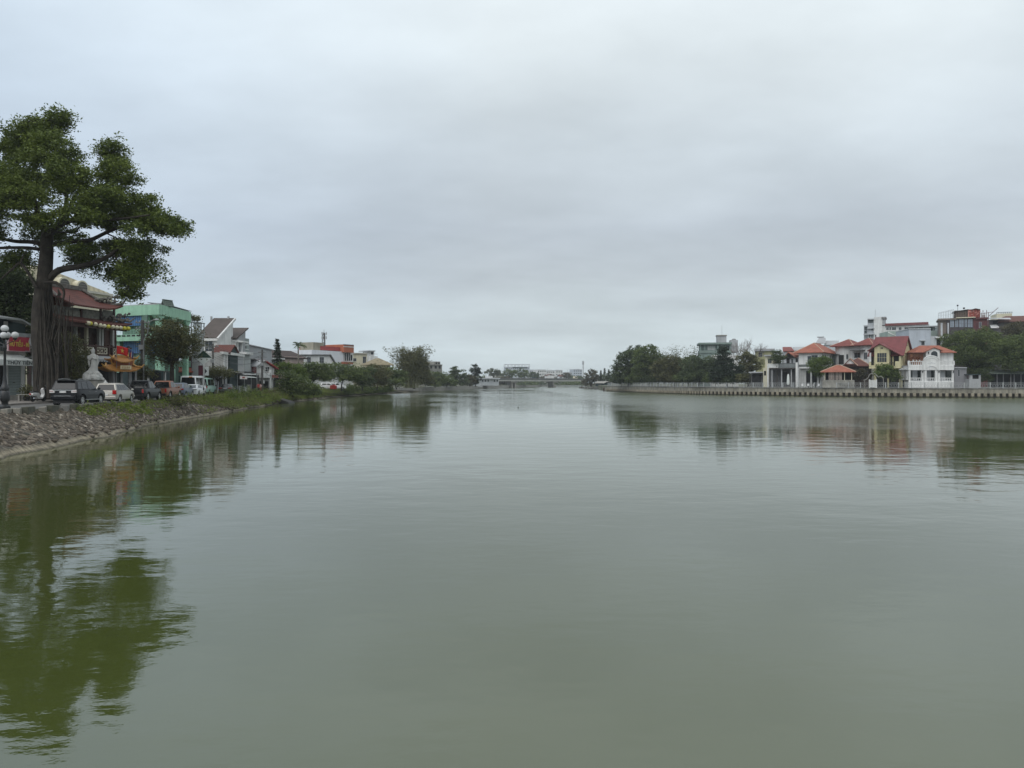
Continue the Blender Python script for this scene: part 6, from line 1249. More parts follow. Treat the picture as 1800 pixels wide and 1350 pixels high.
# rooftop restaurant
f = Fr('rooftop_restaurant', 'dark red and brown rooftop restaurant building with glass front above the trees', 'building', (1649, 212), (1740, 206), ZG)
M_TAUPE = pmat('taupe wall', (.16, .13, .11), .7, .2, .6, .2); M_RUST = pmat('rust red panel', (.28, .06, .045), .7, .3, .9, .2, pattern='corr', pscale=.5, pstr=.4); M_BROWNP = pmat('brown slat panel', (.11, .08, .065), .7, .3, .8, .2, pattern='corr', pscale=.6, pstr=.45)
f.box('wall', M_TAUPE, 1651, 1664, 562, None, .6, 9); f.box('wall', pmat('dark frame', (.05, .04, .045), .6), 1664, 1711, 560, None, .2, 9); f.box('wall', pmat('dark maroon wall', (.1, .03, .032), .7, .2), 1711, 1736, 560, None, .2, 9)
f.box('floor_edge', M_TAUPE, 1649, 1682, 559.5, 562.5, -.3, 9.2); f.box('floor_edge', M_CREAM, 1681, 1715, 557.3, 558.8, -.5, 9.2); f.box('floor_edge', pmat('dark maroon wall', (.1, .03, .032)), 1715, 1737, 558, 561, -.3, 9.2)
for a, b_ in ((1653.5, 1657), (1665.5, 1668)): f.box('door', M_LGREY, a, b_, 567.5, None, -.02 if a > 1660 else .52, .19 if a > 1660 else .59)
for a, b_ in ((1670, 1677), (1679, 1684.5), (1686, 1694), (1695.5, 1700), (1701.5, 1709.5)): f.win(a, b_, 561, 575, .2, 2, 2, pmat('dark frame', (.05, .04, .045)), glass('sky blue glazing', (.2, .23, .27), .15))
f.box('door', pmat('deep maroon door', (.07, .015, .02), .6), 1716, 1720.5, 567, None, .1, .19); f.win(1721.5, 1725, 566.5, 576, .2, 2, 1, M_LGREY)
f.box('roof_hut', M_BROWNP, 1678, 1702, 545.5, 557.5, 1.5, 7); f.box('roof_hut', M_RUST, 1702, 1723, 543.5, 558, 1.2, 7); MB().slab((f.u(1676), 1.0, f.z(546.8, 1678)), (f.u(1703), 1.0, f.z(543, 1700)), (f.u(1703), 7.2, f.z(543, 1700)), (f.u(1676), 7.2, f.z(546.8, 1678)), .18).build('hut_roof', M_BROWNT, f.root); MB().gable(f.u(1707), f.u(1724), .8, 7.2, f.z(543.6, 1712), f.z(541.4, 1716), 'w', .15).build('hut_roof', M_BROWNT, f.root)
q = MB(); q.box(f.u(1702.2), f.u(1702.2)+.3, 1.1, 1.2, f.z(558, 1703), f.z(545, 1703)); rr_ = random.Random(5)
for i in range(12): q.ball((f.u(1704)+i*.25, 1.1, f.z(549, 1706)+rr_.uniform(-.6, .5)), .14+.1*rr_.random(), 6, sy=.3)
q.build('wall_ornament', pmat('pinkish mural', (.45, .2, .17), .7, .4, 3), f.root)
q = MB(); z0_, z1_ = f.z(559.5, 1660), f.z(549, 1660)
for i in range(7): x = f.u(1650.5)+i*(f.u(1676)-f.u(1650.5))/6; q.box(x-.05, x+.05, -.2, -.1, z0_, z1_+i*.12); q.box(x-.04, x+.04, 3.0, 3.1, z0_, z1_+i*.12)
q.tube([(f.u(1650.5), -.15, z1_), (f.u(1676), -.15, z1_+.72)], .05, 4); q.tube([(f.u(1650.5), 3.05, z1_), (f.u(1676), 3.05, z1_+.72)], .05, 4); q.box(f.u(1650.5), f.u(1678), -.2, -.1, z0_+.9, z0_+.97)
q.build('pergola_frame', M_LGREY, f.root)
q = MB(); 
for i in range(5): x = f.u(1725)+i*(f.u(1738)-f.u(1725))/4; q.box(x-.07, x+.07, .3, .45, f.z(577 if i == 4 else 559, 1730), f.z(545 if i % 2 else 549, 1730))
q.tube([(f.u(1722), .3, f.z(552, 1725)), (f.u(1747), .3, f.z(548, 1745))], .06, 4); q.tube([(f.u(1731), .2, f.z(562, 1731)), (f.u(1737), .2, f.z(578, 1737))], .07, 4); q.tube([(f.u(1738), .4, f.z(556, 1738)), (f.u(1755), .4, f.z(540.5, 1754))], .07, 4); q.build('steel_stair', pmat('dark red steel', (.12, .04, .04), .6), f.root)
f.box('clutter', M_WHITE, 1726.5, 1729, 553, 558, 2, 3); f.box('clutter', M_WHITE, 1730, 1732.5, 553, 558, 2, 3)
MB().tube([(f.u(1683.5, 4), 4, f.z(546, 1683, 4)), (f.u(1683.5, 4), 4, f.z(538, 1683, 4))], .05, 5).ball((f.u(1683.3, 4), 4, f.z(537, 1683, 4)), .26, 8).build('roof_lamp', M_BLACK, f.root)
MB().ball((f.u(1694.5, 4), 4, f.z(541.8, 1694, 4)), .3, 8, sy=.5).build('roof_lamp', M_BLACK, f.root)
f = Fr('brown_hip_building', 'building with a brown hip roof and white canopies at the right edge above the trees', 'building', (1737, 216), (1830, 212), ZG)
f.box('wall', pmat('dark grey block', (.12, .115, .12), .8, .2), 1738, 1765, 562, None, .5, 8); f.box('wall', pmat('brown grey block', (.17, .155, .14), .8, .2), 1765, 1826, 566, None, .5, 9)
MB().hip(f.u(1754), f.u(1838), -1, 11, f.z(565, 1790), f.z(555.3, 1790, 5), 3.5, .2).build('roof', M_BRT, f.root); MB().slab((f.u(1736), -2.5, f.z(560.5, 1745)), (f.u(1772), -2.5, f.z(562, 1770)), (f.u(1776), .4, f.z(558.5, 1770)), (f.u(1736), .4, f.z(558.5, 1745)), .16).build('canopy', M_LGREY, f.root)
MB().slab((f.u(1737), -2.5, f.z(577, 1745)), (f.u(1752), -2.5, f.z(577, 1750)), (f.u(1752), .4, f.z(570, 1750)), (f.u(1741), .4, f.z(571, 1745)), .16).build('canopy', M_WHITE, f.root); f.box('doorway', M_DARK, 1745, 1755, 564, 570, .4, .49); f.win(1772, 1778, 569, 576, .5, 2, 1, M_GREY)
f = Fr('cream_penthouse', 'cream penthouse box with dark rooftop frames left above the brown hip roof', 'building', (1750, 240), (1784, 238), ZG)
f.box('wall', M_CREAM, 1752, 1779, 551, None, 0, 8); q = MB()
for i in range(8): x = f.u(1752)+i*(f.u(1779)-f.u(1752))/7; q.box(x-.06, x+.06, 0, .12, f.z(551, 1765), f.z(549, 1765))
q.box(f.u(1752), f.u(1779.5), -.1, .15, f.z(549.3, 1765), f.z(548.6, 1765)); q.build('roof_frame', pmat('dark grey sheet', (.09, .09, .09)), f.root)
f = Fr('dark_pavilion', 'long dark open pavilion with a grey green roof under the trees at the right edge', 'pavilion', (1738, 172), (1835, 170), ZG)
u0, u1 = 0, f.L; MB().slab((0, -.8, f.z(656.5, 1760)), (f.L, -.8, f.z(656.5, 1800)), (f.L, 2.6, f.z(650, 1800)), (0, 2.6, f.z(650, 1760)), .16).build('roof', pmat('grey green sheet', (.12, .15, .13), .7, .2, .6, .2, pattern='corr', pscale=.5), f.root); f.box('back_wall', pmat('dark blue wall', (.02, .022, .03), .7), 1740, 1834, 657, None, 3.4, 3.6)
for a in (1741, 1753, 1764, 1777, 1783, 1795, 1806, 1820): f.box('post', pmat('shaded grey plaster', (.22, .22, .235)), a-.45, a+.45, 656.5, None, 0, .18)
f = Fr('white_kiosk', 'small grey framed kiosk window under the dark tree right of the annex', 'kiosk', (1704, 168.5), (1725, 168.5), ZG)
f.box('counter', M_GREY, 1704, 1724, 666, None, 0, 1.5); f.box('post', M_GREY, 1704.5, 1709.5, 659, None, .02, .3); f.box('post', M_GREY, 1721, 1724, 658.5, None, .02, .3); f.box('back_wall', M_DARK, 1709.5, 1721, 659, 666, .9, 1.3); f.box('roof', M_TEAL, 1703, 1725, 657.5, 659, -.2, 1.7)

# gate and trellis, patio chairs
f = Fr('garden_gate', 'small white picket gate below the arched trellis in front of the yellow house', 'gate', (1527.5, 169.3), (1541.5, 168.3), ZG)
for a in (1528.5, 1540.5): f.box('pier', M_WHITE, a-.9, a+.9, 666.8, None, -.1, .2)
for a0, a1 in ((1529.6, 1534.3), (1534.7, 1539.4)):
    q = MB(); u0, u1 = f.u(a0), f.u(a1); zt_ = f.z(668, 1535)
    for i in range(5): x = u0+.04+(u1-u0-.08)*i/4; q.box(x-.05, x+.05, .0, .04, .1, zt_)
    q.box(u0, u1, .04, .08, zt_*.55, zt_*.62); q.box(u0, u1, .04, .08, .12, zt_*.4); q.build('gate_leaf', M_WHITE, f.root)
f = Fr('arch_trellis', 'curved pale trellis arch over the white picket gate', 'trellis', (1518, 170.5), (1556, 168.5), ZG)
q = MB(); z0_ = f.z(668.5, 1535)
for w_ in (-.2, .5):
    q.tube([(f.u(1518), w_, z0_), (f.u(1523), w_, f.z(667, 1523)), (f.u(1526.5), w_, f.z(663, 1526)), (f.u(1528.5), w_, f.z(658.5, 1528)), (f.u(1533), w_, f.z(656, 1533)), (f.u(1538), w_, f.z(656.5, 1538)), (f.u(1541), w_, f.z(660, 1541)), (f.u(1544), w_, f.z(663, 1544)), (f.u(1548), w_, f.z(661.5, 1548)), (f.u(1552), w_, f.z(663.5, 1552)), (f.u(1553), w_, z0_)], .08, 5)
q.build('arch_frame', M_CONC, f.root); q = MB()
for a in (1520, 1526.8, 1541, 1553): q.box(f.u(a)-.06, f.u(a)+.06, -.2, .5, -.1, z0_+.1)
q.build('post', M_CONC, f.root)
ch0 = None
for i, (a, dd) in enumerate(((1411, 179), (1416, 178.6), (1421, 178.3), (1428, 177.8), (1438, 177.2))):
    lab = ['white patio chair leftmost of five by the railing', 'white patio chair second from the left by the railing', 'white patio chair in the middle of five by the railing', 'white patio chair fourth from the left by the railing', 'white patio chair rightmost of five by the railing'][i]
    if ch0 is None:
        ch0 = empty('patio_chair', (0, 0, 0), 0, lab, 'chair', 'patio chairs behind the railing'); MB().box(-.26, .26, -.26, .26, .42, .47).build('seat', M_WHITE, ch0); MB().box(-.26, .26, .22, .27, .47, 1.0).build('backrest', M_WHITE, ch0)
        for sx_ in (-1, 1):
            for sy_ in (-1, 1): MB().box(sx_*.23-.025, sx_*.23+.025, sy_*.23-.025, sy_*.23+.025, 0, .42).build('leg', M_WHITE, ch0)
        o = ch0
    else: o = copy_tree(ch0)
    o['label'] = lab; o.location = (X(a, dd), dd, ZG); o.rotation_euler = (0, 0, i*1.3)

# ------------------------------------------------------------------ bridge and the far town
br = Fr('road_bridge', 'long low concrete road bridge on two piers across the river', 'bridge', (868, 505), (1060, 570), 0.)
zt_, zb_ = br.z(667.6, 903), br.z(670.2, 903)
q = MB(); q.box(0, br.L, -.4, 9, zb_, zt_); q.build('deck', pmat('pale bridge concrete', (.36, .36, .34), .8, .25, .2, .3), br.root)
q = MB(); q.box(0, br.L, -.6, -.1, zt_, br.z(664.6, 903)); q.box(0, br.L, 8.7, 9.2, zt_, br.z(664.6, 903)); q.build('parapet', pmat('dark bridge parapet', (.1, .105, .1), .8, .3, .3, .3), br.root)
for a, b_ in ((899.5, 907.5), (972, 977.5)):
    u0, u1 = br.u(a, 1), br.u(b_, 1); p = MB(); p.box(u0, u0+1.1, 1, 7, -1, zb_-1.0); p.box(u1-1.1, u1, 1, 7, -1, zb_-1.0) if a < 950 else p.box(u0, u1, 1, 7, -1, 2.0); p.box(u0-.9, u1+.9, .4, 8, zb_-1.0, zb_); p.build('pier', M_CONC, br.root)
for i, a in enumerate((893, 928, 962, 998)):
    u0 = br.u(a, -.3); d_ = br.d(u0, -.3); r_ = empty('street_lamp', (X(a, d_), d_, br.z(664.6, 903)), 0, f'thin distant lamp post on the bridge, {["leftmost", "second from the left", "third from the left", "rightmost"][i]} of four', 'lamp post', 'lamp posts on the bridge'); MB().tube([(0, 0, 0), (0, 0, 6.5), (.5, .6, 7.2), (.8, 1.6, 7.3)], .1, 5).build('pole', M_STEEL, r_); MB().box(.6, 1.0, 1.2, 2.2, 7.2, 7.35).build('lamp_head', M_LGREY, r_)
rk = random.Random(2)
for i, (a, dd) in enumerate(((912, 520), (940, 530), (985, 546), (1012, 555))):
    u0 = br.u(a, 2.5); d_ = br.d(u0, 2.5); lab = ['small white car crossing the left part of the bridge', 'small dark van crossing the middle of the bridge', 'small white van crossing the bridge right of the second pier', 'small pale truck near the right end of the bridge'][i]
    r_ = empty('distant_vehicle', (X(a, d_), d_, zt_+.02), math.atan2(br.du.y, br.du.x), lab, 'vehicle', 'vehicles crossing the bridge'); h_ = (1.5, 2.2, 2.4, 2.8)[i]; c_ = (M_LGREY, M_TEAL, M_LGREY, M_CREAM)[i]
    MB().prism([(-2.2, .3), (2.2, .3), (2.2, .9), (1.4, 1.0), (.9, h_), (-1.9, h_), (-2.2, h_*.7)], -.85, .85).build('body', c_, r_, bevel=.05); MB().box(-1.4, .8, -.87, .87, h_*.62, h_*.88).build('window', M_GLASS, r_)
    for s_ in (-1.3, 1.3): MB().tube([(s_, -.9, .32), (s_, .9, .32)], .32, 10).build('wheel', M_BLACK, r_)
f = Fr('river_house', 'low grey white riverside house with a projecting flat roof just left of the bridge', 'house', (842, 420), (880, 430), 1.75)
f.box('wall', M_LGREY, 845, 877, 666.5, None, 1, 9); f.box('roof', M_LGREY, 843, 879, 664, 666.2, -.8, 9.5); f.box('roof_room', M_WHITE, 860, 866, 661.3, 664, 2, 6)
for a in (847, 852, 857, 868, 873): f.win(a, a+2.4, 667.5, 671, 1, 1, 1, M_LGREY, M_GLASS)
f.box('boat_shelter', M_LGREY, 833, 848, 679.2, 680.2, -9, -6)
def far_block(label, p0, p1, d, top, col, fl=4, name='apartment_block', base=None, roof=None, group='far town buildings'):
    f = Fr(name, label, 'building', (p0, d), (p1, d+4), 1.75, group); f.box('wall', col, p0, p1, top, None, 0, 14)
    n = max(2, int((p1-p0)/3.2)); zt_ = f.z(top, (p0+p1)/2)
    for j in range(fl):
        q = MB(); z0_ = zt_-2.4-j*3.4
        if z0_ < 1: break
        for i in range(n): u_ = f.L*(i+.25)/n; q.box(u_, u_+f.L/n*.5, -.06, -.005, z0_, z0_+1.5)
        q.build('window_row', M_GLASS, f.root)
    f.box('parapet', M_LGREY, p0, p1, top-.9, top, -.3, 14.3)
    if roof: f.box('roof_room', col, roof[0], roof[1], roof[2], top-.9, 3, 9)
    return f
g_ = far_block('wide grey distant building with an open steel frame on its roof beyond the bridge', 888, 931, 900, 645.5, M_BGREY, 2, 'framed_building')
q = MB(); zt_ = g_.z(640.2, 900); z0_ = g_.z(645, 900)
for i in range(8): x = g_.L*i/7; q.box(x-.35, x+.35, 0, .7, z0_, zt_); q.box(x-.35, x+.35, 12, 12.7, z0_, zt_)
q.box(0, g_.L, 0, .8, zt_-.6, zt_); q.box(0, g_.L, 12, 12.8, zt_-.6, zt_); q.build('roof_frame', M_LGREY, g_.root); g_.box('dark_band', M_TEAL, 901, 927, 645, 646.6, -.4, -.31)
far_block('pale distant block just right of the framed grey building', 931, 944, 880, 651.5, M_LGREY, 3, roof=(934, 938, 649.5))
far_block('whitest distant block left of the double roofed one', 945, 960, 860, 650.5, M_WHITE, 3)
far_block('wide white distant block above the second bridge pier', 961, 975, 880, 652, M_WHITE, 3, roof=(966, 971, 650))
far_block('white distant block with a flat dark canopy on its roof', 977, 989, 900, 651.5, M_WHITE, 3, roof=(979, 988, 650.2))
far_block('pale low distant block between the canopy block and the blue grey one', 992, 1006, 940, 655, M_LGREY, 2)
far_block('blue grey distant block close to the telecom mast', 1008, 1023, 980, 650, M_BGREY, 3, roof=(1011, 1019, 648.8))
far_block('long low white distant row to the left of the framed building', 868, 887, 820, 657, M_WHITE, 1)
for i, (a, b_, dd, t) in enumerate(((940, 950, 700, 659.5), (962, 974, 690, 657.5), (984, 998, 700, 659))):
    f = Fr('far_house', ['small distant white house left of the second bridge pier', 'small distant house with pointed roof above the second bridge pier', 'small distant dark roofed house right of the second bridge pier'][i], 'house', (a, dd), (b_, dd+2), 1.75, 'far town buildings'); f.box('wall', M_WHITE, a, b_, t+2.5, None, 0, 8); MB().gable(-.5, f.L+.5, -.5, 8.5, f.z(t+2.5, a), f.z(t, a, 4), 'u' if i != 1 else 'w', .3).build('roof', M_BRT if i else M_GREY, f.root)
mt = empty('telecom_mast', (X(1025, 980), 980, 1.75), 0, 'tall thin telecom mast far away right of the bridge', 'mast'); h_ = Zp(634, 980)-1.75
MB().tube([(0, 0, 0), (0, 0, h_)], [.9, .55], 6).build('mast_pole', M_GREY, mt); MB().lathe([(.5, h_*.82), (1.3, h_*.86), (1.3, h_*.98), (.5, h_)], 8).build('antenna_ring', M_GREY, mt)
# low stone spit and mooring posts by the corner of the right quay
q = MB(); rk = random.Random(7); sp = []
for i in range(26): t = i/25; sp.append((X(1022+42*t, 446-60*t), 446-60*t))
for i in range(70): t = rk.random(); p = sp[int(t*25)]; q.ball((p[0]+rk.uniform(-1, 1), p[1]+rk.uniform(0, 6), rk.uniform(-.2, .5)), rk.uniform(.5, 1.1), 6, sz=.7)
for (a, b_) in zip(sp[:-1], sp[1:]): q.add([(a[0], a[1], .8), (b_[0], b_[1], .8), (b_[0], b_[1]+7, .9), (a[0], a[1]+7, .9), (a[0], a[1]-.3, -.3), (b_[0], b_[1]-.3, -.3)], [(0, 1, 2, 3), (0, 4, 5, 1)])
tag(q.build('breakwater', pmat('dark wet rubble', (.09, .085, .075), .85, .4)), 'low dark rubble breakwater at the water beyond the quay corner', 'breakwater')
for i, (a, lab) in enumerate(((1061.5, 'dark mooring post standing in the water off the quay corner'), (1065, 'pale mooring post standing in the water off the quay corner'))):
    tag(MB().lathe([(.25, -.6), (.25, 1.3), (.2, 1.42), (.02, 1.45)], 9, (X(a, 288), 288, 0)).build('mooring_post', M_DWOOD if i == 0 else M_CONC), lab, 'post', 'mooring posts')
f = Fr('waterside_shack', 'small dark shack with a pale roof on the spit beyond the quay corner', 'shack', (1046, 400), (1062, 392), 1.6)
f.box('wall', M_TEAL, 1047, 1061, 673, None, 0, 5); MB().gable(-.6, f.L+.6, -.8, 5.8, f.z(673.5, 1054), f.z(670, 1054), 'u', .15).build('roof', M_CONC, f.root); f.box('doorway', M_DARK, 1052, 1055, 675, None, -.08, -.01)
# ------------------------------------------------------------------ vehicles
M_TYRE = pmat('tyre rubber', (.012, .012, .012), .85, .3, 3); M_RIM = pmat('alloy rim', (.5, .5, .5), .3, .1, 2, metal=.7)
M_CGLASS = glass('tinted car glass', (.008, .009, .011), .05); M_CHROME = pmat('chrome', (.6, .6, .6), .2, .05, 1, metal=.9)
M_TRIM = pmat('black plastic trim', (.015, .015, .016), .6, .2); M_RLIGHT = pmat('red lamp glass', (.35, .012, .012), .15, .1, spec=.6); M_CLIGHT = pmat('clear lamp glass', (.55, .53, .52), .12, .1, spec=.6)
def paint(name, col, metal=.25): return pmat('car paint '+name, col, .35, .05, .6, metal=metal, coat=.12, spec=.22)
def shaped(pts, W, root, name, mat, bev=.05, zc=None, ztop=None, endr=.1):
    """Side outline pulled across the width, then rounded in plan and section."""
    mb = MB().prism(pts, -W/2, W/2); me = bpy.data.meshes.new(name); me.from_pydata(mb.v, [], mb.f); bm = bmesh.new(); bm.from_mesh(me)
    xs = [p[0] for p in pts]; zs = [p[1] for p in pts]; x0, x1, z0, z1 = min(xs), max(xs), min(zs), max(zs)
    cuts = [((x0+f, 0, 0), (1, 0, 0)) for f in (.12, .35, .8)]+[((x1-f, 0, 0), (1, 0, 0)) for f in (.12, .35, .8)]+[((0, 0, z0+(z1-z0)*t), (0, 0, 1)) for t in (.3, .55, .78)]+[((0, 0, 0), (0, 1, 0)), ((0, W*.3, 0), (0, 1, 0)), ((0, -W*.3, 0), (0, 1, 0))]
    for c, n_ in cuts: bmesh.ops.bisect_plane(bm, geom=bm.verts[:]+bm.edges[:]+bm.faces[:], plane_co=c, plane_no=n_)
    for v in bm.verts:
        t = (v.co.z-z0)/(z1-z0); k = 1-.05*max(0, (t-.55)/.45)**1.5-.045*max(0, (.3-t)/.3)
        e = min(v.co.x-x0, x1-v.co.x); k *= 1-endr*max(0, 1-e/.8)**2
        y = v.co.y; v.co.y = y*k
        s = (abs(y)/(W/2))**2.5*.13*max(0, 1-e/.8); v.co.x += s if v.co.x < (x0+x1)/2 else -s
    bmesh.ops.recalc_face_normals(bm, faces=bm.faces)
    bmesh.ops.bevel(bm, geom=[e for e in bm.edges if len(e.link_faces) == 2 and e.calc_face_angle(0) > .75], offset=bev, segments=2, affect='EDGES')
    bm.to_mesh(me); bm.free()
    for p in me.polygons: p.use_smooth = True
    me.set_sharp_from_angle(angle=R(38)); me.materials.append(mat); o = bpy.data.objects.new(name, me); COL.objects.link(o); o.parent = root; return o
def outline(L, zb, top, wheels, ra, zw):
    """Body outline from the rear along the top to the front, then back along the sill with wheel arches."""
    pts = list(top)
    for xw in sorted(wheels, reverse=True):
        a0 = math.asin(max(-1, min(1, (zb-zw)/ra))); pts += [(xw+ra*math.cos(a), zw+ra*math.sin(a)) for a in np.linspace(a0, math.pi-a0, 11)]
    return pts
def car(name, label, px, d, yaw, L, W, H, col, top, cabin, wheels, r=.33, ra=None, sides=(), rear=True, kind='', z=ZL+.035, cat='car', group='cars parked along the kerb', lights=None, side_off=0, plate=True):
    root = empty(name, (X(px, d)+side_off, d, z), yaw, label, cat, group); ra = ra or r+.07; zb = .27 if H < 1.7 else .36
    pts = [(-L/2+.03, zb+.04)]+[(x-L/2, zz) for x, zz in top]+[(L/2-.03, zb+.02)]; wx = [x-L/2 for x in wheels]
    pts = outline(L, zb, pts, wx, ra, r)
    body = shaped(pts, W, root, 'body', col)
    xr0, xr1, xf1, xf0, zbt, zt, wb, wt = cabin; xr0 -= L/2; xr1 -= L/2; xf1 -= L/2; xf0 -= L/2
    def sf(t): return xr0+(xr1-xr0)*t, xf0+(xf1-xf0)*t, wb+(wt-wb)*t, zbt+(zt-zbt)*t
    mb = MB(); vs = []
    for t in (0, .5, 1): a, b_, w_, z_ = sf(t); crown = .0; vs += [(a, -w_, z_), (b_, -w_, z_), (b_, w_, z_), (a, w_, z_)]
    a, b_, w_, z_ = sf(1); vs += [(a+.25, -w_*.6, z_+.05), (b_-.3, -w_*.6, z_+.05), (b_-.3, w_*.6, z_+.05), (a+.25, w_*.6, z_+.05)]
    fs = []
    for k in range(3):
        for i in range(4): j = (i+1) % 4; fs.append((4*k+i, 4*k+j, 4*k+4+j, 4*k+4+i))
    fs += [(12, 13, 14, 15), (3, 2, 1, 0)]; mb.add(vs, fs); mb.build('roof', col, root, smooth=True, bevel=.035)
    for (b0, b1, t0_, t1_) in sides:                     # side windows: sill from..to, head from..to
        for sg in (-1, 1):
            q = MB(); P = []
            for (x_, t) in ((b0, .1), (b1, .1), (t1_, .86), (t0_, .86)):
                _, _, w_, z_ = sf(t); P.append((x_-L/2, sg*(w_+.012), z_))
            q.add(P+[(x, y-sg*.04, z_) for x, y, z_ in P], [(0, 1, 2, 3), (7, 6, 5, 4), (0, 4, 5, 1), (1, 5, 6, 2), (2, 6, 7, 3), (3, 7, 4, 0)]); q.build('side_window', M_CGLASS, root)
    for end, nm in ((0, 'rear_window'), (1, 'windscreen')):
        if end == 0 and not rear: continue
        q = MB(); P = []; sg = -1 if end == 0 else 1
        for t, s_ in ((.1, -1), (.1, 1), (.88, 1), (.88, -1)):
            a, b_, w_, z_ = sf(t); x = (a if end == 0 else b_)+sg*.014; P.append((x, s_*(w_-.1), z_))
        q.add(P+[(x-sg*.05, y, z_) for x, y, z_ in P], [(0, 1, 2, 3), (7, 6, 5, 4), (0, 4, 5, 1), (1, 5, 6, 2), (2, 6, 7, 3), (3, 7, 4, 0)]); q.build(nm, M_CGLASS, root)
    sw = lambda x, y, z_: (x, z_, y)
    wh0 = None
    for xw in wx:
        for sg in (-1, 1):
            if wh0 is None:
                wh0 = MB(sw).lathe([(r*.62, -.1), (r*.93, -.11), (r, -.07), (r, .07), (r*.93, .11), (r*.62, .1)], 22).build('wheel', M_TYRE, root, smooth=True)
                q = MB(sw); q.lathe([(r*.63, -.105), (r*.6, -.112), (r*.5, -.085), (r*.16, -.105), (.01, -.11)], 20); q.lathe([(.01, .11), (r*.16, .105), (r*.5, .085), (r*.6, .112), (r*.63, .105)], 20); rim = q.build('rim', M_RIM, wh0, smooth=True)
                q = MB(sw)
                for i in range(6):
                    a = i*math.pi/3+.3
                    for s2 in (-1, 1): q.add([(r*(rr)*math.cos(a+da), r*rr*math.sin(a+da), s2*.108) for rr, da in ((.25, -.14), (.54, -.3), (.54, .3), (.25, .14))]+[(r*(rr)*math.cos(a+da), r*rr*math.sin(a+da), s2*.08) for rr, da in ((.25, -.14), (.54, -.3), (.54, .3), (.25, .14))], [(0, 1, 2, 3), (7, 6, 5, 4), (0, 1, 5, 4), (1, 2, 6, 5), (2, 3, 7, 6), (3, 0, 4, 7)])
                wn = q.build('rim_opening', M_TRIM, wh0); w_ = wh0
            else: w_ = copy_tree(wh0, root)
            w_.location = (xw, sg*(W/2-.13), r)
    q = MB(); q.box(-L/2+.15, L/2-.2, -W/2+.25, W/2-.25, .2, zb+.1); q.build('underbody', M_TRIM, root)
    for sg in (-1, 1):
        q = MB(); q.ball((xf0-.1, sg*(wb+.13), zbt+.08), .12, 8, sx=.6, sz=.75); q.build('mirror', M_TRIM if kind == 'van' else col, root, smooth=True)
        if lights:
            for (z0_, z1_, w_, ln, m_) in lights:
                MB().box(-L/2-.015, -L/2+ln, sg*(W/2*.9-w_) if sg > 0 else -W/2*.93, sg*(W/2*.93) if sg > 0 else -(W/2*.9-w_), z0_, z1_).build('tail_light', m_, root, bevel=.02)
    return root, body, sf
H_ = R(90+10)
# black SUV
r_, b_, sf = car('black_suv', 'black SUV with clear tail lights nearest on the kerb, in front of the banyan', 139.5, 51.4, R(90+7), 4.72, 1.86, 1.86, paint('black', (.004, .005, .008), 0), [(.0, .75), (.03, 1.08), (.12, 1.14), (3.3, 1.14), (4.2, 1.06), (4.6, .9), (4.7, .6)],
    (.1, .42, 2.45, 3.25, 1.12, 1.78, .86, .68), (.86, 3.66), .38, .45, [(.95, 1.75, 1.02, 1.75), (1.83, 2.95, 1.83, 2.42), (.32, .87, .5, .94)], lights=[(.92, 1.13, .3, .12, M_CLIGHT), (1.0, 1.08, .24, .125, M_RLIGHT)])
L_ = 4.72; MB().box(-L_/2-.03, -L_/2+.02, -.62, .62, 1.09, 1.135).build('chrome_strip', M_CHROME, r_); MB().box(-L_/2-.035, -L_/2+.02, -.2, .2, .93, 1.06).build('licence_plate', M_WHITE, r_); MB().box(-L_/2-.05, -L_/2+.1, -.8, .8, .45, .72).build('bumper', paint('black', (.004, .005, .008), 0), r_, bevel=.05); MB().box(-L_/2-.06, -L_/2, -.55, .55, .7, .725).build('bumper_step', M_CHROME, r_)
for s_ in (-1, 1):
    MB().tube([(-1.6, s_*.66, 1.86), (-.9, s_*.68, 1.9), (.1, s_*.68, 1.88)], .025, 5).build('roof_rail', M_STEEL, r_); MB().box(-1.1, .95, s_*.93-.04, s_*.93+.04, .4, .46).build('side_step', M_STEEL, r_)
    for x in (-.55, .5): MB().box(x-.1, x+.1, s_*.91-.02, s_*.91+.025, .98, 1.01).build('door_handle', M_CHROME, r_)
MB().box(-L_/2+.15, -L_/2+.45, -.62, .62, 1.8, 1.84).build('spoiler', M_TRIM, r_)
# silver people carrier
r_, b_, sf = car('silver_minivan', 'champagne silver people carrier with tall red tail lights behind the black SUV', 203, 58.2, H_, 4.42, 1.72, 1.6, paint('champagne', (.42, .40, .36), .5), [(0., .6), (.05, .95), (.1, 1.0), (3.3, 1.02), (4.1, .86), (4.38, .6)],
    (.08, .35, 2.2, 3.35, .98, 1.56, .8, .62), (.8, 3.4), .32, .38, [(.35, 1.0, .52, 1.0), (1.07, 1.85, 1.07, 1.85), (1.92, 3.0, 1.92, 2.22)], lights=[(.72, 1.04, .24, .14, M_RLIGHT)])
MB().box(-2.24, -2.18, -.23, .23, .62, .74).build('licence_plate', M_WHITE, r_); MB().box(-2.25, -2.1, -.78, .78, .32, .58).build('bumper', paint('champagne', (.42, .40, .36), .5), r_, bevel=.05)
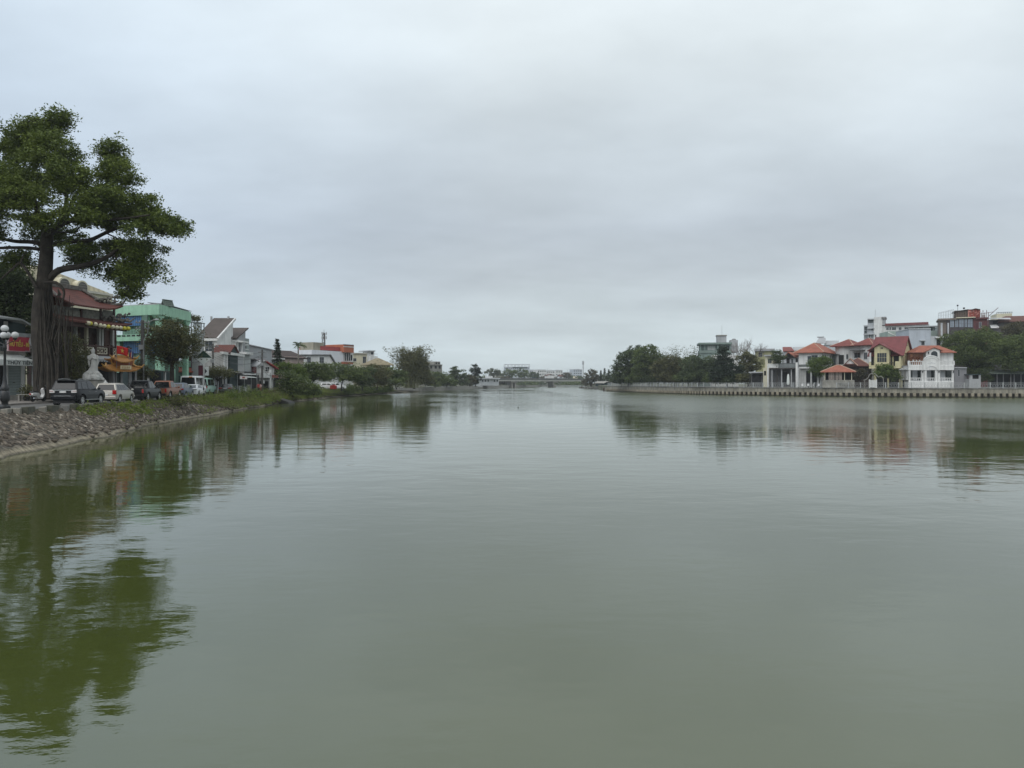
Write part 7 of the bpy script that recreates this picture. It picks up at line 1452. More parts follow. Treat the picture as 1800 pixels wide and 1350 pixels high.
# pickups
def pickup(name, label, px, d, yaw, col, cover, extra):
    r_, b_, sf = car(name, label, px, d, yaw, 5.3, 1.9, 1.85, col, [(.0, .62), (.0, 1.08), (1.55, 1.1), (4.1, 1.14), (5.0, 1.06), (5.28, .75)], (1.5, 1.85, 2.95, 3.95, 1.1, 1.8, .84, .68), (1.15, 4.35), .38, .46,
        [(1.85, 2.55, 2.0, 2.55), (2.62, 3.6, 2.62, 2.95)], lights=[(.72, 1.06, .15, .1, M_RLIGHT)], cat='pickup')
    L_ = 5.3; MB().box(-L_/2+.06, -L_/2+1.5, -.78, .78, 1.1, 1.16).build('bed_cover', cover, r_, bevel=.02); MB().box(-L_/2-.03, -L_/2+.02, -.76, .76, .62, 1.05).build('tailgate', col, r_, bevel=.015); MB().box(-L_/2-.1, -L_/2+.06, -.86, .86, .42, .58).build('bumper', M_TRIM, r_, bevel=.03); MB().box(-L_/2-.12, -L_/2-.09, -.22, .22, .45, .56).build('licence_plate', M_WHITE, r_); MB().box(-L_/2-.04, -L_/2-.01, -.1, .1, .82, .87).build('tailgate_handle', M_TRIM, r_)
    for s_ in (-1, 1):
        MB().box(-.8, 1.0, s_*.96-.05, s_*.96+.05, .38, .44).build('side_step', M_TRIM, r_)
        for xw in (1.15, 4.35): q = MB(); q.tube([(xw-L_/2+.47*math.cos(a), s_*.94, .38+.47*math.sin(a)) for a in np.linspace(.05, math.pi-.05, 11)], .05, 5); q.build('wheel_flare', M_TRIM, r_)
    if extra:
        for s_ in (-1, 1): MB().tube([(-L_/2+.5, s_*.74, 1.12), (-L_/2+1.1, s_*.7, 1.55), (-L_/2+1.4, s_*.68, 1.58)], .045, 6).build('roll_bar', M_TRIM, r_)
    return r_
pickup('black_pickup', 'black pickup truck with a covered bed between the silver minivan and the orange pickup', 251, 64.8, H_, paint('graphite', (.007, .008, .011), 0), M_TRIM, True)
pickup('orange_pickup', 'dull orange pickup truck with a black bed cover parked along the kerb', 290, 71.2, H_, paint('burnt orange', (.24, .10, .058)), M_TRIM, False)
r_, b_, sf = car('grey_crossover', 'blue grey crossover car between the orange pickup and the white coupe', 318, 77.8, H_, 4.3, 1.8, 1.62, paint('blue grey', (.13, .155, .2), .5), [(0., .6), (.04, 1.0), (.14, 1.04), (3.1, 1.04), (4.0, .94), (4.28, .6)],
    (.12, .6, 2.1, 3.1, 1.02, 1.6, .82, .64), (.82, 3.42), .34, .41, [(.55, 1.1, .75, 1.15), (1.18, 1.9, 1.18, 1.9), (1.97, 2.8, 1.97, 2.12)], lights=[(.88, 1.0, .3, .12, M_RLIGHT)])
MB().box(-2.18, -2.12, -.23, .23, .6, .72).build('licence_plate', M_WHITE, r_); MB().box(-2.19, -2.0, -.8, .8, .34, .56).build('bumper', M_TRIM, r_, bevel=.04)
r_, b_, sf = car('white_fastback', 'white fastback sedan with a dark band across the tail in front of the white van', 341, 84., H_, 4.6, 1.86, 1.42, paint('white', (.72, .73, .74), 0), [(0., .6), (.03, .9), (.2, .98), (3.2, .98), (4.2, .82), (4.58, .55)],
    (.25, 1.35, 2.5, 3.45, .96, 1.4, .82, .58), (.85, 3.75), .34, .4, [(.95, 1.75, 1.45, 1.78), (1.82, 3.0, 1.85, 2.5)], lights=[(.82, .89, .45, .1, M_TRIM)])
MB().box(-2.33, -2.25, -.72, .72, .83, .885).build('tail_band', M_TRIM, r_); MB().box(-2.335, -2.28, -.24, .24, .62, .73).build('licence_plate', M_LGREY, r_)
r_, b_, sf = car('grey_sedan', 'dark grey sedan parked apart at the far end of the kerb', 400, 101, R(90+14), 4.7, 1.82, 1.45, paint('gun grey', (.10, .105, .115), .5), [(0., .6), (.02, .95), (.5, 1.02), (3.3, 1.0), (4.3, .85), (4.68, .55)],
    (.55, 1.3, 2.4, 3.4, 1.0, 1.43, .8, .6), (.95, 3.7), .33, .39, [(1.05, 1.8, 1.38, 1.82), (1.87, 3.0, 1.87, 2.4)], lights=[(.8, .95, .4, .12, M_RLIGHT)])
MB().box(-2.38, -2.3, -.25, .25, .8, .92).build('licence_plate', M_WHITE, r_); MB().box(-2.39, -2.25, -.8, .8, .34, .52).build('bumper', M_TRIM, r_, bevel=.04)
# vans
r_, b_, sf = car('white_van', 'tall white van with an orange roof marker behind the white fastback', 341, 91.5, R(90+9), 5.3, 1.95, 2.5, paint('white', (.72, .73, .74), 0), [(0., .7), (.0, 1.2), (4.6, 1.25), (5.1, 1.05), (5.28, .7)],
    (.02, .1, 4.0, 4.75, 1.2, 2.45, .95, .84), (1.0, 4.2), .36, .43, [(.3, 1.7, .32, 1.7), (1.8, 3.1, 1.8, 3.1), (3.25, 4.45, 3.25, 4.0)], lights=[(.9, 1.35, .14, .1, M_RLIGHT)], kind='van', cat='van')
MB().box(-2.69, -2.6, -.3, .3, .72, .86).build('licence_plate', M_WHITE, r_); MB().box(-2.6, -2.5, -.5, -.1, 2.3, 2.42).build('roof_marker', pmat('orange marker', (.5, .2, .04), .5), r_)
r_, b_, sf = car('mint_minibus', 'mint green and white minibus partly behind the diamond road sign', 361, 97, R(90+9), 5., 1.9, 2.3, paint('mint', (.34, .5, .43), 0), [(0., .7), (.0, 1.2), (3.8, 1.2), (4.6, 1.1), (4.98, .7)],
    (.02, .1, 3.2, 3.9, 1.15, 2.25, .92, .82), (1.0, 3.9), .35, .42, [(.3, 1.6, .32, 1.6), (1.7, 3.4, 1.7, 3.15)], lights=[(.9, 1.2, .14, .1, M_RLIGHT)], kind='van', cat='minibus')
for i, (a, dd, lab) in enumerate(((578, 170, 'white car parked under the trees, left of a red cover'), (593, 172, 'white car parked under the trees, right of a red cover'))):
    r_, b_, sf = car('white_hatchback', lab, a, dd, R(8), 4.3, 1.75, 1.6, paint('white', (.72, .73, .74), 0), [(0., .6), (.04, 1.0), (.14, 1.04), (3.1, 1.04), (4.0, .94), (4.28, .6)], (.12, .5, 2.3, 3.2, 1.02, 1.58, .8, .62), (.8, 3.4), .33, .4, [(.6, 1.7, .75, 1.7), (1.8, 2.9, 1.8, 2.3)], z=1.78, group='white cars under the trees')
tag(MB().prism([(-.7, .15), (.7, .15), (.75, .9), (.1, 1.2), (-.7, .95)], -.5, .5).build('covered_cart', M_REDP, bevel=.05), 'red covered cart between the two white cars under the trees', 'cart').location = (X(586, 169), 169, 1.78)

# scooter by the banyan
sc = empty('scooter', (X(67, 56), 56, ZL+.16), R(88), 'white and chrome motor scooter parked between the steel pole and the banyan roots', 'scooter')
sw = lambda x, y, z_: (x, z_, y)
for x in (-.6, .62):
    w_ = MB(sw).lathe([(.12, -.05), (.22, -.06), (.26, 0), (.22, .06), (.12, .05)], 18).build('wheel', M_TYRE, sc, smooth=True); w_.location = (x, 0, .26); MB(sw).lathe([(.01, -.04), (.14, -.05), (.14, .05), (.01, .04)], 14).build('rim', M_RIM, w_)
MB().prism([(-.85, .55), (-.7, .75), (-.05, .72), (.05, .4), (.38, .34), (.5, .6), (.42, 1.0), (.5, 1.02), (.62, .62), (.62, .38), (.3, .22), (-.2, .22), (-.3, .45), (-.7, .42)], -.16, .16).build('body', paint('pearl grey', (.38, .38, .37), .2), sc, bevel=.05, smooth=True)
MB().prism([(-.8, .74), (-.72, .86), (-.1, .82), (-.04, .72)], -.15, .15).build('seat', M_TRIM, sc, bevel=.04); MB().tube([(.46, -.34, 1.06), (.44, -.15, 1.0), (.44, .15, 1.0), (.46, .34, 1.06)], .025, 6).build('handlebar', M_TRIM, sc); MB().ball((.52, 0, .98), .12, 10).build('headlight', M_CLIGHT, sc, smooth=True); MB().tube([(.5, 0, .95), (.62, 0, .26)], .04, 6).build('fork', M_STEEL, sc)
for s_ in (-1, 1): q = MB(); q.tube([(.45, s_*.2, 1.02), (.42, s_*.3, 1.22)], .012, 4); q.ball((.42, s_*.31, 1.26), .07, 8, sx=.3); q.build('mirror', M_TRIM, sc)
MB().ball((-.88, 0, .62), .07, 8).build('tail_light', M_RLIGHT, sc)
MB().tube([(-.75, -.2, .3), (-.3, -.2, .28)], .05, 7).build('exhaust', M_CHROME, sc)
bn = empty('bench', (X(49, 58.5), 58.5, ZL+.16), R(15), 'low weathered bench with pots beside the shop doorstep', 'bench'); MB().box(-.75, .75, -.2, .2, .5, .56).build('seat', M_CONC, bn)
for s_ in (-.6, .6): MB().box(s_-.06, s_+.06, -.18, .18, 0, .5).build('leg', M_CONC, bn)
for i, (a, lab) in enumerate(((45, 'dry leafy plant in a dark pot at the left end of the low bench'), (51, 'bushy plant in a dark pot at the right end of the low bench'))):
    p_ = empty('potted_plant', (X(a, 59.3), 59.3, ZL+.16), 0, lab, 'plant', 'plants in pots'); MB().lathe([(.14, 0), (.2, .35), (.18, .35), (.02, .33)], 10).build('pot', M_TRIM, p_); leaf_cloud('crown', np.random.default_rng(i).normal(size=(160, 3))*(.24, .24, .3)+(0, 0, .8), .2, GREEN['olive'], p_, i)

# ------------------------------------------------------------------ lamps, poles, signs
ga = glass('lamp globe', (.40, .41, .41), .12)
dl = 41.5; lp = empty('globe_lamp_post', (X(8.5, dl), dl, ZL+.03), 0, 'black cast iron lamp post with clustered white globes at the left edge', 'lamp post'); zt = lambda py: Zp(py, dl)-ZL-.03
MB().lathe([(.28, -.1), (.28, .25), (.17, .35), (.17, .5), (.24, .6), (.26, .7), (.26, zt(690)), (.2, zt(687)), (.23, zt(683)), (.19, zt(679)), (.13, zt(675)), (.11, zt(670)), (.075, zt(660)), (.06, zt(615)), (.1, zt(613)), (.1, zt(609)), (.05, zt(605)), (.04, zt(595))], 14).build('post', M_BLACK, lp, smooth=True)
kk = dl/FPX; gl = [(26.5, 589, 0.), (12.5, 590, -.28), (-10, 589.5, .1), (3, 588, .45)]
for a, b_, dy in gl:
    x = (a-8.5)*kk; z_ = zt(b_); arm = MB(); arm.tube([(0, 0, zt(607)), (x*.45, dy*.45, zt(602.5)), (x*.85, dy*.85, zt(600)), (x, dy, zt(598.5)), (x, dy, z_-.2)], .022, 6); arm.lathe([(.03, 0), (.1, .06), (.12, .12)], 10, (x, dy, z_-.3)); arm_o = arm.build('arm', M_BLACK, lp, smooth=True)
    MB().ball((x, dy, z_), .195, 18).build('globe', ga, arm_o, smooth=True)
MB().ball(((8.3-8.5)*kk, 0, zt(577.5)), .205, 18).build('globe', ga, lp, smooth=True); MB().lathe([(.05, 0), (.12, .06), (.14, .13)], 10, (0, 0, zt(586))).build('globe_cup', M_BLACK, lp)
def pole(name, label, px, d, top, arms, r=.16, z0=ZL+.1):
    rt = empty(name, (X(px, d), d, z0), 0, label, 'utility pole', 'concrete utility poles'); h = Zp(top, d)-z0
    MB().tube([(0, 0, -.3), (0, 0, h)], [r*1.25, r*.85], 9).build('pole', pmat('dark pole concrete', (.11, .105, .1), .85, .3, 1, .4), rt, smooth=True)
    for i, z_ in enumerate(arms):
        q = MB(); q.box(-.75, .75, -.05, .05, h-z_-.05, h-z_+.05); 
        for x in (-.65, -.3, .3, .65): q.lathe([(.05, .05), (.07, .12), (.03, .2), (.02, .22)], 6, (x, 0, h-z_))
        q.build('crossarm', M_STEEL, rt)
    MB().box(-.25, .25, -.35, -.15, h*.62, h*.62+.5).build('junction_box', M_GREY, rt)
    return Vector((X(px, d), d, z0+h))
pA = pole('utility_pole', 'dark concrete utility pole standing between the temple and the round street tree', 250.5, 76, 563, (.25, .9), .2)
pB = pole('utility_pole', 'tall dark utility pole in front of the white gabled house', 461, 121, 614.5, (.5, 1.3, 2.0, 3.0), .17)
pC = pole('utility_pole', 'thin utility pole near the red roofed house and the wide shrub', 374.5, 99, 604, (.4,), .13)
w_ = MB()
for a, b_, oz, sag in [(pA, pC, -.3, .8), (pA, pC, -.9, 1.0), (pC, pB, -.4, .7), (pC, pB, -1.0, 1.), (pC, pB, -1.6, 1.1), (pA, pC, -2.2, 1.2), (pC, pB, -2.6, 1.3)]:
    for sx_ in (-.3, .35):
        pts = []
        for i in range(13): t = i/12; p = a.lerp(b_, t); pts.append((p.x+sx_, p.y, p.z+oz-sag*4*t*(1-t)))
        w_.tube(pts, .018, 4)
tag(w_.build('overhead_cables', M_BLACK), 'sagging black overhead cables strung between the three street poles', 'cables')
w_ = MB()
for i, (qx, qy) in enumerate(((424, 628), (420, 640), (455, 640), (470, 652), (476, 660))):
    e = Vector((X(qx, 122), 122, Zp(qy, 122))); s_ = pB+Vector((0, 0, -.8-.5*i)); pts = [tuple(s_.lerp(e, t/8)+Vector((0, 0, -.5*4*(t/8)*(1-t/8)))) for t in range(9)]; w_.tube(pts, .02, 4)
tag(w_.build('drop_cables', M_BLACK), 'thin black service cables dropping from the tall pole to the houses around it', 'cables')
def gooseneck(label, px, d, pts, z0=ZL+.1, r=.045, m=None, ball=.18):
    rt = empty('street_lamp', (X(px, d), d, z0), 0, label, 'street lamp', 'curved street lamps'); P = [((a-px)*d/FPX, 0, Zp(b_, d)-z0) for a, b_ in pts]
    MB().tube([(P[0][0], 0, 0)]+P, [r*1.8]+[r]*len(P), 7).build('lamp_arm', m or M_STEEL, rt, smooth=True); MB().ball(P[-1], ball, 9, sx=1.4, sz=.6).build('lamp_head', M_LGREY, rt, smooth=True)
gooseneck('curved street lamp arm reaching out of the dark tree above the shop', 12, 68, [(12, 560), (22, 538), (24, 525), (21, 512), (26, 502), (36, 498), (44, 496)], m=M_LGREY)
gooseneck('slim curved street lamp rising in front of the round street tree', 252, 75.5, [(252.5, 598), (260, 584), (261, 570), (265, 564.5), (271, 562), (275.5, 562)])
# diamond road sign
ds_ = 82.; k = ds_/FPX; rt = empty('road_sign', (X(358, ds_), ds_, ZL+.03), R(18), 'diamond road sign, dark green above and white below, with an arrow panel', 'road sign'); z_ = lambda py: Zp(py, ds_)-ZL-.03
MB().tube([(0, 0, 0), (0, 0, z_(617))], .07, 8).build('pole', M_WHITE, rt)
for i, (t, b_) in enumerate(((681, 686), (691, 697))): MB().tube([(0, 0, max(0, z_(b_))), (0, 0, z_(t))], .08, 8).build('pole_band', M_BLACK, rt)
hw = 13.5*k; zm = z_(629); MB().prism([(-hw, zm), (hw, zm), (0, z_(616))], -.1, -.06).build('sign_upper', pmat('dark green sign', (.006, .035, .022), .5, .1), rt); MB().prism([(-hw, zm), (0, z_(641.5)), (hw, zm)], -.1, -.06).build('sign_lower', pmat('white sign', (.62, .65, .64), .5, .1), rt)
MB().box(1.5*k, 8.5*k, -.11, -.07, z_(660), z_(644.5)).build('arrow_panel', pmat('white sign', (.62, .65, .64)), rt); MB().prism([(2.2*k, z_(657)), (2.2*k, z_(648)), (5.8*k, z_(652.5))], -.13, -.112).build('arrow', M_BLACK, rt)
MB().box(-8.5*k, -1.2*k, -.11, -.07, z_(660), z_(642)).build('maroon_panel', pmat('maroon sign', (.09, .012, .025), .5, .15), rt); q = MB(); q.box(-9*k, -1*k, -.13, -.115, z_(642.3), z_(641.5)); q.build('panel_rim', M_WHITE, rt)
# maroon banner on the house behind
tag(MB().box(-.9, .9, 0, .06, 0, 2.0).build('shop_banner', pmat('maroon banner', (.1, .015, .035), .6, .2)), 'maroon banner hanging under the modern house left of the diamond sign', 'banner').location = (X(342, 99), 99, Zp(652, 99))

# kerb blocks along the top of the bank
kb = {'dark': pmat('mossy dark concrete', (.085, .085, .065), .9, .4, 2, .2, .5, 12), 'pale': pmat('pale worn concrete', (.25, .235, .2), .85, .35, 1.5, .2, .4, 12), 'mid': pmat('grey kerb concrete', (.2, .195, .18), .85, .4, 2, .2, .5, 12)}
rk = random.Random(4); spots = []
for i, (px_, d_, kc, ln) in enumerate([(15,41.2,'pale',1.5),(33,41.9,'pale',1.3),(50,42.6,'dark',1.5),(76,44.2,'pale',1.0),(93,45.2,'dark',1.6),(115,46.6,'mid',.9),(131,48,'dark',1.5),(150,49.6,'mid',1.5),(171,51.6,'dark',1.4),(190,53.8,'mid',1.4),(207,56,'dark',1.2),(222,58.4,'mid',1.5),(238,61,'pale',1.1),(252,64,'dark',1.3),(267,67.5,'mid',1.4),(281,71.3,'dark',1.3),(300,77,'mid',1.2),(316,83,'pale',1.1)]):
    o = MB().box(-ln/2, ln/2, -.18, .18, -.25, .2+rk.uniform(-.06, .05)).build('kerb_block', kb[kc], bevel=.03); o.location = (X(px_, d_), d_, ZL); o.rotation_euler = (rk.uniform(-.04, .04), rk.uniform(-.04, .04), R(98 if d_ > 48 else 112)+rk.uniform(-.08, .08))
    where = 'nearest the lamp post' if i == 0 else 'below the black SUV' if px_ in (115,) else None
    tag(o, {0: 'pale kerb block beside the foot of the globe lamp post', 1: 'second pale kerb block right of the globe lamp post', 2: 'dark mossy kerb block in front of the shop doorstep', 3: 'pale kerb block in front of the scooter', 4: 'dark mossy kerb block left of the black SUV', 5: 'grey kerb block under the rear left corner of the black SUV', 6: 'dark kerb block before the rear bumper of the black SUV', 7: 'grey kerb block beside the rear wheel of the black SUV', 8: 'dark kerb block beside the front wheel of the black SUV', 9: 'grey kerb block between the black SUV and the silver minivan', 10: 'dark kerb block beside the silver minivan rear wheel', 11: 'grey kerb block beside the silver minivan front wheel', 12: 'pale kerb block between the silver minivan and the black pickup', 13: 'dark kerb block beside the black pickup rear wheel', 14: 'grey kerb block between the black and the orange pickup', 15: 'dark kerb block beside the orange pickup', 16: 'grey kerb block before the blue grey crossover', 17: 'pale kerb block beside the white fastback'}[i], 'kerb block', 'kerb blocks along the top of the bank')

# boat ramp and drain slab at the bend of the left bank
o = MB().prism([(-4.5, 1.4), (-4.5, 1.75), (1.2, .3), (1.6, -.4), (.8, -.4)], -1., 1.).build('boat_ramp', pmat('dark wet slab', (.03, .03, .028), .6, .4, 1.2, .3)); tag(o, 'dark wet slanted slab running down into the water at the bend of the bank', 'ramp'); o.location = (X(500, 118), 118, 0); o.rotation_euler = (0, 0, R(-12))

# two people at the end of the street
def person(label, px, d, yaw, shirt, pants, hair, h=1.62, arm=.3):
    rt = empty('person', (X(px, d), d, ZL+.035), yaw, label, 'person', 'people walking on the street'); s = h/1.7
    skin = pmat('skin', (.32, .17, .11), .6, .1)
    J = {'pel': (0, 0, .92), 'chest': (0, .01, 1.28), 'neck': (0, 0, 1.42), 'head': (0, -.015, 1.53), 'top': (0, 0, 1.66)}
    V = [J['pel'], J['chest'], J['neck'], J['head'], J['top']]; Rr = [.13, .15, .052, .085, .07]; E = [(0, 1), (1, 2), (2, 3), (3, 4)]
    def chain(pts, rad, root):
        last = root
        for p, r in zip(pts, rad): V.append(p); Rr.append(r); E.append((last, len(V)-1)); last = len(V)-1
        return last
    for sg in (-1, 1):
        st_ = .12*sg
        chain([(sg*.1, 0, .86), (sg*.1, -st_*.6, .48), (sg*.1, -st_*.6+(.1 if sg > 0 else .02), .09), (sg*.1, -st_*.6-.12, .03)], [.085, .058, .04, .03], 0)
        w_ = chain([(sg*.19, .01, 1.36), (sg*.25, .04, 1.1), (sg*.25, -.06-arm*.2, .88), (sg*.25, -.08-arm*.2, .8)], [.055, .045, .032, .03], 1)
        for k_ in range(4): chain([(sg*(.25+.0), -.06-arm*.2-.018*k_+.02, .74), (sg*.245, -.065-arm*.2-.018*k_+.02, .705-.006*abs(k_-1.5))], [.009, .008], w_)
        chain([(sg*.235, -.12-arm*.2, .78), (sg*.23, -.135-arm*.2, .75)], [.01, .009], w_)
    V.append((0, -.1, 1.525)); Rr.append(.02); E.append((3, len(V)-1))
    me = bpy.data.meshes.new('body'); me.from_pydata([tuple(c*s for c in v) for v in V], E, []); o = bpy.data.objects.new('body', me); COL.objects.link(o); md = o.modifiers.new('skin', 'SKIN'); md.use_smooth_shade = True
    for v, r in zip(me.skin_vertices[0].data, Rr): v.radius = (r*s, r*s)
    me.skin_vertices[0].data[0].use_root = True
    o.modifiers.new('sub', 'SUBSURF').levels = 1
    bpy.context.view_layer.update(); m2 = bpy.data.meshes.new_from_object(o.evaluated_get(bpy.context.evaluated_depsgraph_get())); bpy.data.objects.remove(o); m2.materials.clear(); m2.materials.append(skin); m2.name = 'body'
    o = bpy.data.objects.new('body', m2); COL.objects.link(o); o.parent = rt
    q = MB(); q.lathe([(.17*s, .84*s), (.165*s, 1.0*s), (.185*s, 1.25*s), (.19*s, 1.34*s), (.1*s, 1.42*s), (.06*s, 1.44*s)], 14, sy=.72)
    for sg in (-1, 1): q.tube([(sg*.15*s, .0, 1.37*s), (sg*.21*s, .01, 1.32*s), (sg*.25*s, .035*s, 1.12*s)], [.07*s, .075*s, .065*s], 8)
    q.build('shirt', shirt, rt, smooth=True); q = MB(); q.lathe([(.16*s, .9*s), (.175*s, .84*s), (.16*s, .76*s)], 12, sy=.8)
    for sg in (-1, 1): q.tube([(sg*.09*s, 0, .86*s), (sg*.1*s, -.04*sg*s, .55*s), (sg*.1*s, -.06*sg*s, .42*s)], [.1*s, .085*s, .08*s], 8)
    q.build('shorts', pants, rt, smooth=True); MB().ball((0, .015*s, 1.6*s), .105*s, 12, sz=.95).build('hair', hair, rt, smooth=True)
    q = MB()
    for sg in (-1, 1): q.ball((sg*.032*s, -.083*s, 1.55*s), .012*s, 6)
    q.box(-.025*s, .025*s, -.092*s, -.08*s, 1.482*s, 1.49*s); q.build('face_features', M_BLACK, rt); return rt
hr = pmat('black hair', (.012, .01, .01), .6)
person('person in a red shirt and dark shorts walking at the end of the street', 453.5, 117, R(20), M_REDP, pmat('dark cloth', (.03, .03, .04), .8), hr)
person('person in a pale pink top and reddish shorts at the end of the street', 457.8, 117.6, R(-30), pmat('pale pink cloth', (.6, .42, .4), .8), pmat('reddish cloth', (.3, .06, .06), .8), hr, 1.55)

# ------------------------------------------------------------------ grass and weeds on the bank
rg = np.random.default_rng(77); P1, P2 = [], []
def idx_of_y(y):
    for i in range(len(TL)-1):
        if TL[i][1] <= y <= TL[i+1][1]: return i+(y-TL[i][1])/(TL[i+1][1]-TL[i][1])
    return 0
def pn(a, b_): return math.sin(a*1.3+math.sin(b_*2.1)*1.5)+math.sin(a*.47+b_*3.1+1.3)+.6*math.sin(a*3.3-b_*5)
for _ in range(190000):
    y = rg.uniform(40, 175)**1.0; ii = idx_of_y(y); r = rg.random(); tx, ty = pl_at(TL, ii); px_ = CX+tx*FPX/ty; n_ = pn(y*.8, r*3)
    if px_ < 118: dens = .0 if r > .1 else (.12 if n_ > .6 else 0)
    elif px_ < 232: dens = (.9 if r < .42+.12*n_ else (.25 if n_ > 1.2 else .02)) if n_ > -1.4 else .06
    elif px_ < 292: dens = (.55 if r < .2+.1*n_ else (.35 if n_ > .9 else .03))
    elif px_ < 425: dens = .97 if r < .9 else .3
    elif px_ < 490: dens = .8 if r < .85 else .2
    else: dens = .55 if r < .8 else .1
    if rg.random() > dens: continue
    x, yy, z = bank_pt(ii, r)
    if z < .08: continue
    tuft = max(0, pn(y*3.1+7, r*9))
    if tuft < .12 and rg.random() < (.3 if px_ > 290 else .55): continue
    hgt = (.08+.16*rg.random())*(1.3 if 292 < px_ < 490 else 1)*(.6+.75*tuft)*max(.6, yy/70)
    (P1 if rg.random() < .72+.2*math.sin(y*.7) else P2).append((x+rg.normal()*.06, yy+rg.normal()*.06, z+hgt*rg.random()**1.2*1.4))
P1, P2 = np.array(P1), np.array(P2)
leafmat('bank grass', (.05, .085, .012), (.24, .31, .055), .8, .35)
g1 = leaf_cloud('grass', P1, .19, MATS['bank grass'], None, 2, asp=.3, up=.0); tag(g1, kind='stuff')
leafmat('dry weeds', (.09, .075, .04), (.2, .17, .1), .8, .3)
g2 = leaf_cloud('weeds', P2, .2, MATS['dry weeds'], None, 3, asp=.22, up=.0); tag(g2, kind='stuff')
for i, (a, dd, r_, kd, lab) in enumerate(((246, 63.5, .9, 'olive', 'low weedy bush on the bank below the black pickup'), (330, 84, 1.3, 'bright', 'bright leafy weed bush on the bank below the white fastback'), (365, 92, 1.5, 'mid', 'green weed bush on the bank below the diamond road sign'), (395, 99, 1.2, 'bright', 'bright weed bush on the bank under the grey sedan'), (432, 107, 1.6, 'olive', 'brownish weed bush on the bank between the grey sedan and the two people'), (468, 116, 1.6, 'mid', 'green weed bush near the dark boat ramp'))):
    ii = idx_of_y(dd); wx_, wy_, wz_ = bank_pt(ii, .3); b_r = empty('weed_bush', (wx_, wy_, wz_), 0, lab, 'bush', 'weed bushes on the left bank'); q_ = np.random.default_rng(i); cl_ = q_.normal(size=(26, 3))*(r_*.55, r_*.8, r_*.3)+(0, 0, r_*.35)
    pp_, tt_ = leaves_of(cl_, 30, .22, q_, .8, -.1); leaf_cloud('crown', pp_, .2, GREEN[kd], b_r, i, tint=tt_)
    st_ = MB()
    for c_ in cl_[:14]: st_.tube([(0, 0, -.1), tuple(c_*.6), tuple(c_)], [.02, .014, .006], 4)
    st_.build('stems', BARK, b_r)
# litter and loose stones at the water's edge
lt = MB(); ls = random.Random(9)
m, nt, b = _nt('loose weathered stones'); ge = N(nt, 'ShaderNodeNewGeometry'); tc = N(nt, 'ShaderNodeTexCoord')
c = ramp(nt, ge.outputs['Random Per Island'], [(0., (.04, .031, .022)), (.6, (.1, .081, .06)), (.86, (.17, .142, .108)), (1., (.33, .295, .245))])
c = mix(nt, 1., c, ramp(nt, noise(nt, tc.outputs['Object'], 6, 4), [(.3, .6), (.7, 1.2)]), 'MULTIPLY'); nt.links.new(c, b.inputs['Base Color']); b.inputs['Roughness'].default_value = .85; stone_mat = m
for i in range(420):
    y = ls.uniform(34, 130); ii = idx_of_y(y); x, yy, z = bank_pt(ii, ls.uniform(.72, .9)); lt.ball((x, yy, z+.02), ls.uniform(.05, .2), 5, sz=.6, sx=ls.uniform(.7, 1.5))
for i in range(3600):                # single pitching stones standing a little proud of the slope
    y = 33+ls.random()**1.25*43; ii = idx_of_y(y); r_ = ls.uniform(.06, .84); x, yy, z = bank_pt(ii, r_)
    L_ = ls.uniform(.08, .21); W_ = L_*ls.uniform(.35, .65); a = -.45+ls.gauss(0, .22); ca, sa = math.cos(a), math.sin(a); sl_ = -.38; h_ = ls.uniform(.03, .075)
    top = [(-1, -.7), (.2, -1), (1, -.5), (.9, .7), (-.3, 1), (-1, .5)]; o_ = len(lt.v)
    for hh, sc_ in ((-.06, 1.0), (h_, .8)):
        for tx_, ty_ in top:
            dx_, dy_ = tx_*L_*sc_, ty_*W_*sc_; ex, ey = dx_*ca-dy_*sa, dx_*sa+dy_*ca; lt.v.append((x+ex, yy+ey, z+ex*sl_+hh+ls.gauss(0, .006)))
    lt.f += [tuple(o_+6+k for k in range(6))]+[(o_+k, o_+(k+1) % 6, o_+6+(k+1) % 6, o_+6+k) for k in range(6)]
tag(lt.build('rubble', stone_mat), kind='stuff')
fl = MB().ball((0, 0, 0), .1, 8, sz=.7); tag(fl.build('float', M_BLACK), 'small dark float bobbing in the middle of the river', 'float').location = (X(911, 97), 97, .06)
# ------------------------------------------------------------------ promenade and quay on the right bank
RQ = resample(smooth_pl(RL[6:], 2), .25)
acc = [0]
for a, b_ in zip(RQ[:-1], RQ[1:]): acc.append(acc[-1]+math.dist(a, b_))
def quay_at(s_):
    i = min(len(acc)-2, max(0, int(np.searchsorted(acc, s_))-1)); f = (s_-acc[i])/(acc[i+1]-acc[i]+1e-9)
    a, b_ = Vector(RQ[i]), Vector(RQ[i+1]); p = a.lerp(b_, f); t = (Vector(RQ[min(i+2, len(RQ)-1)])-Vector(RQ[max(i-2, 0)])).normalized()
    return p, t, Vector((-t.y, t.x))       # point, direction, landward normal
qr = empty('quay_wall', (RQ[0][0], RQ[0][1], 0), 0, 'long concrete quay wall on round piles along the right bank', 'quay wall')
qo = Vector((RQ[0][0], RQ[0][1]))
M_QUAY = pmat('stained quay concrete', (.29, .27, .22), .85, .4, .45, .75, .4)
M_PILE = pmat('pile concrete', (.34, .30, .225), .85, .4, 2., .3)
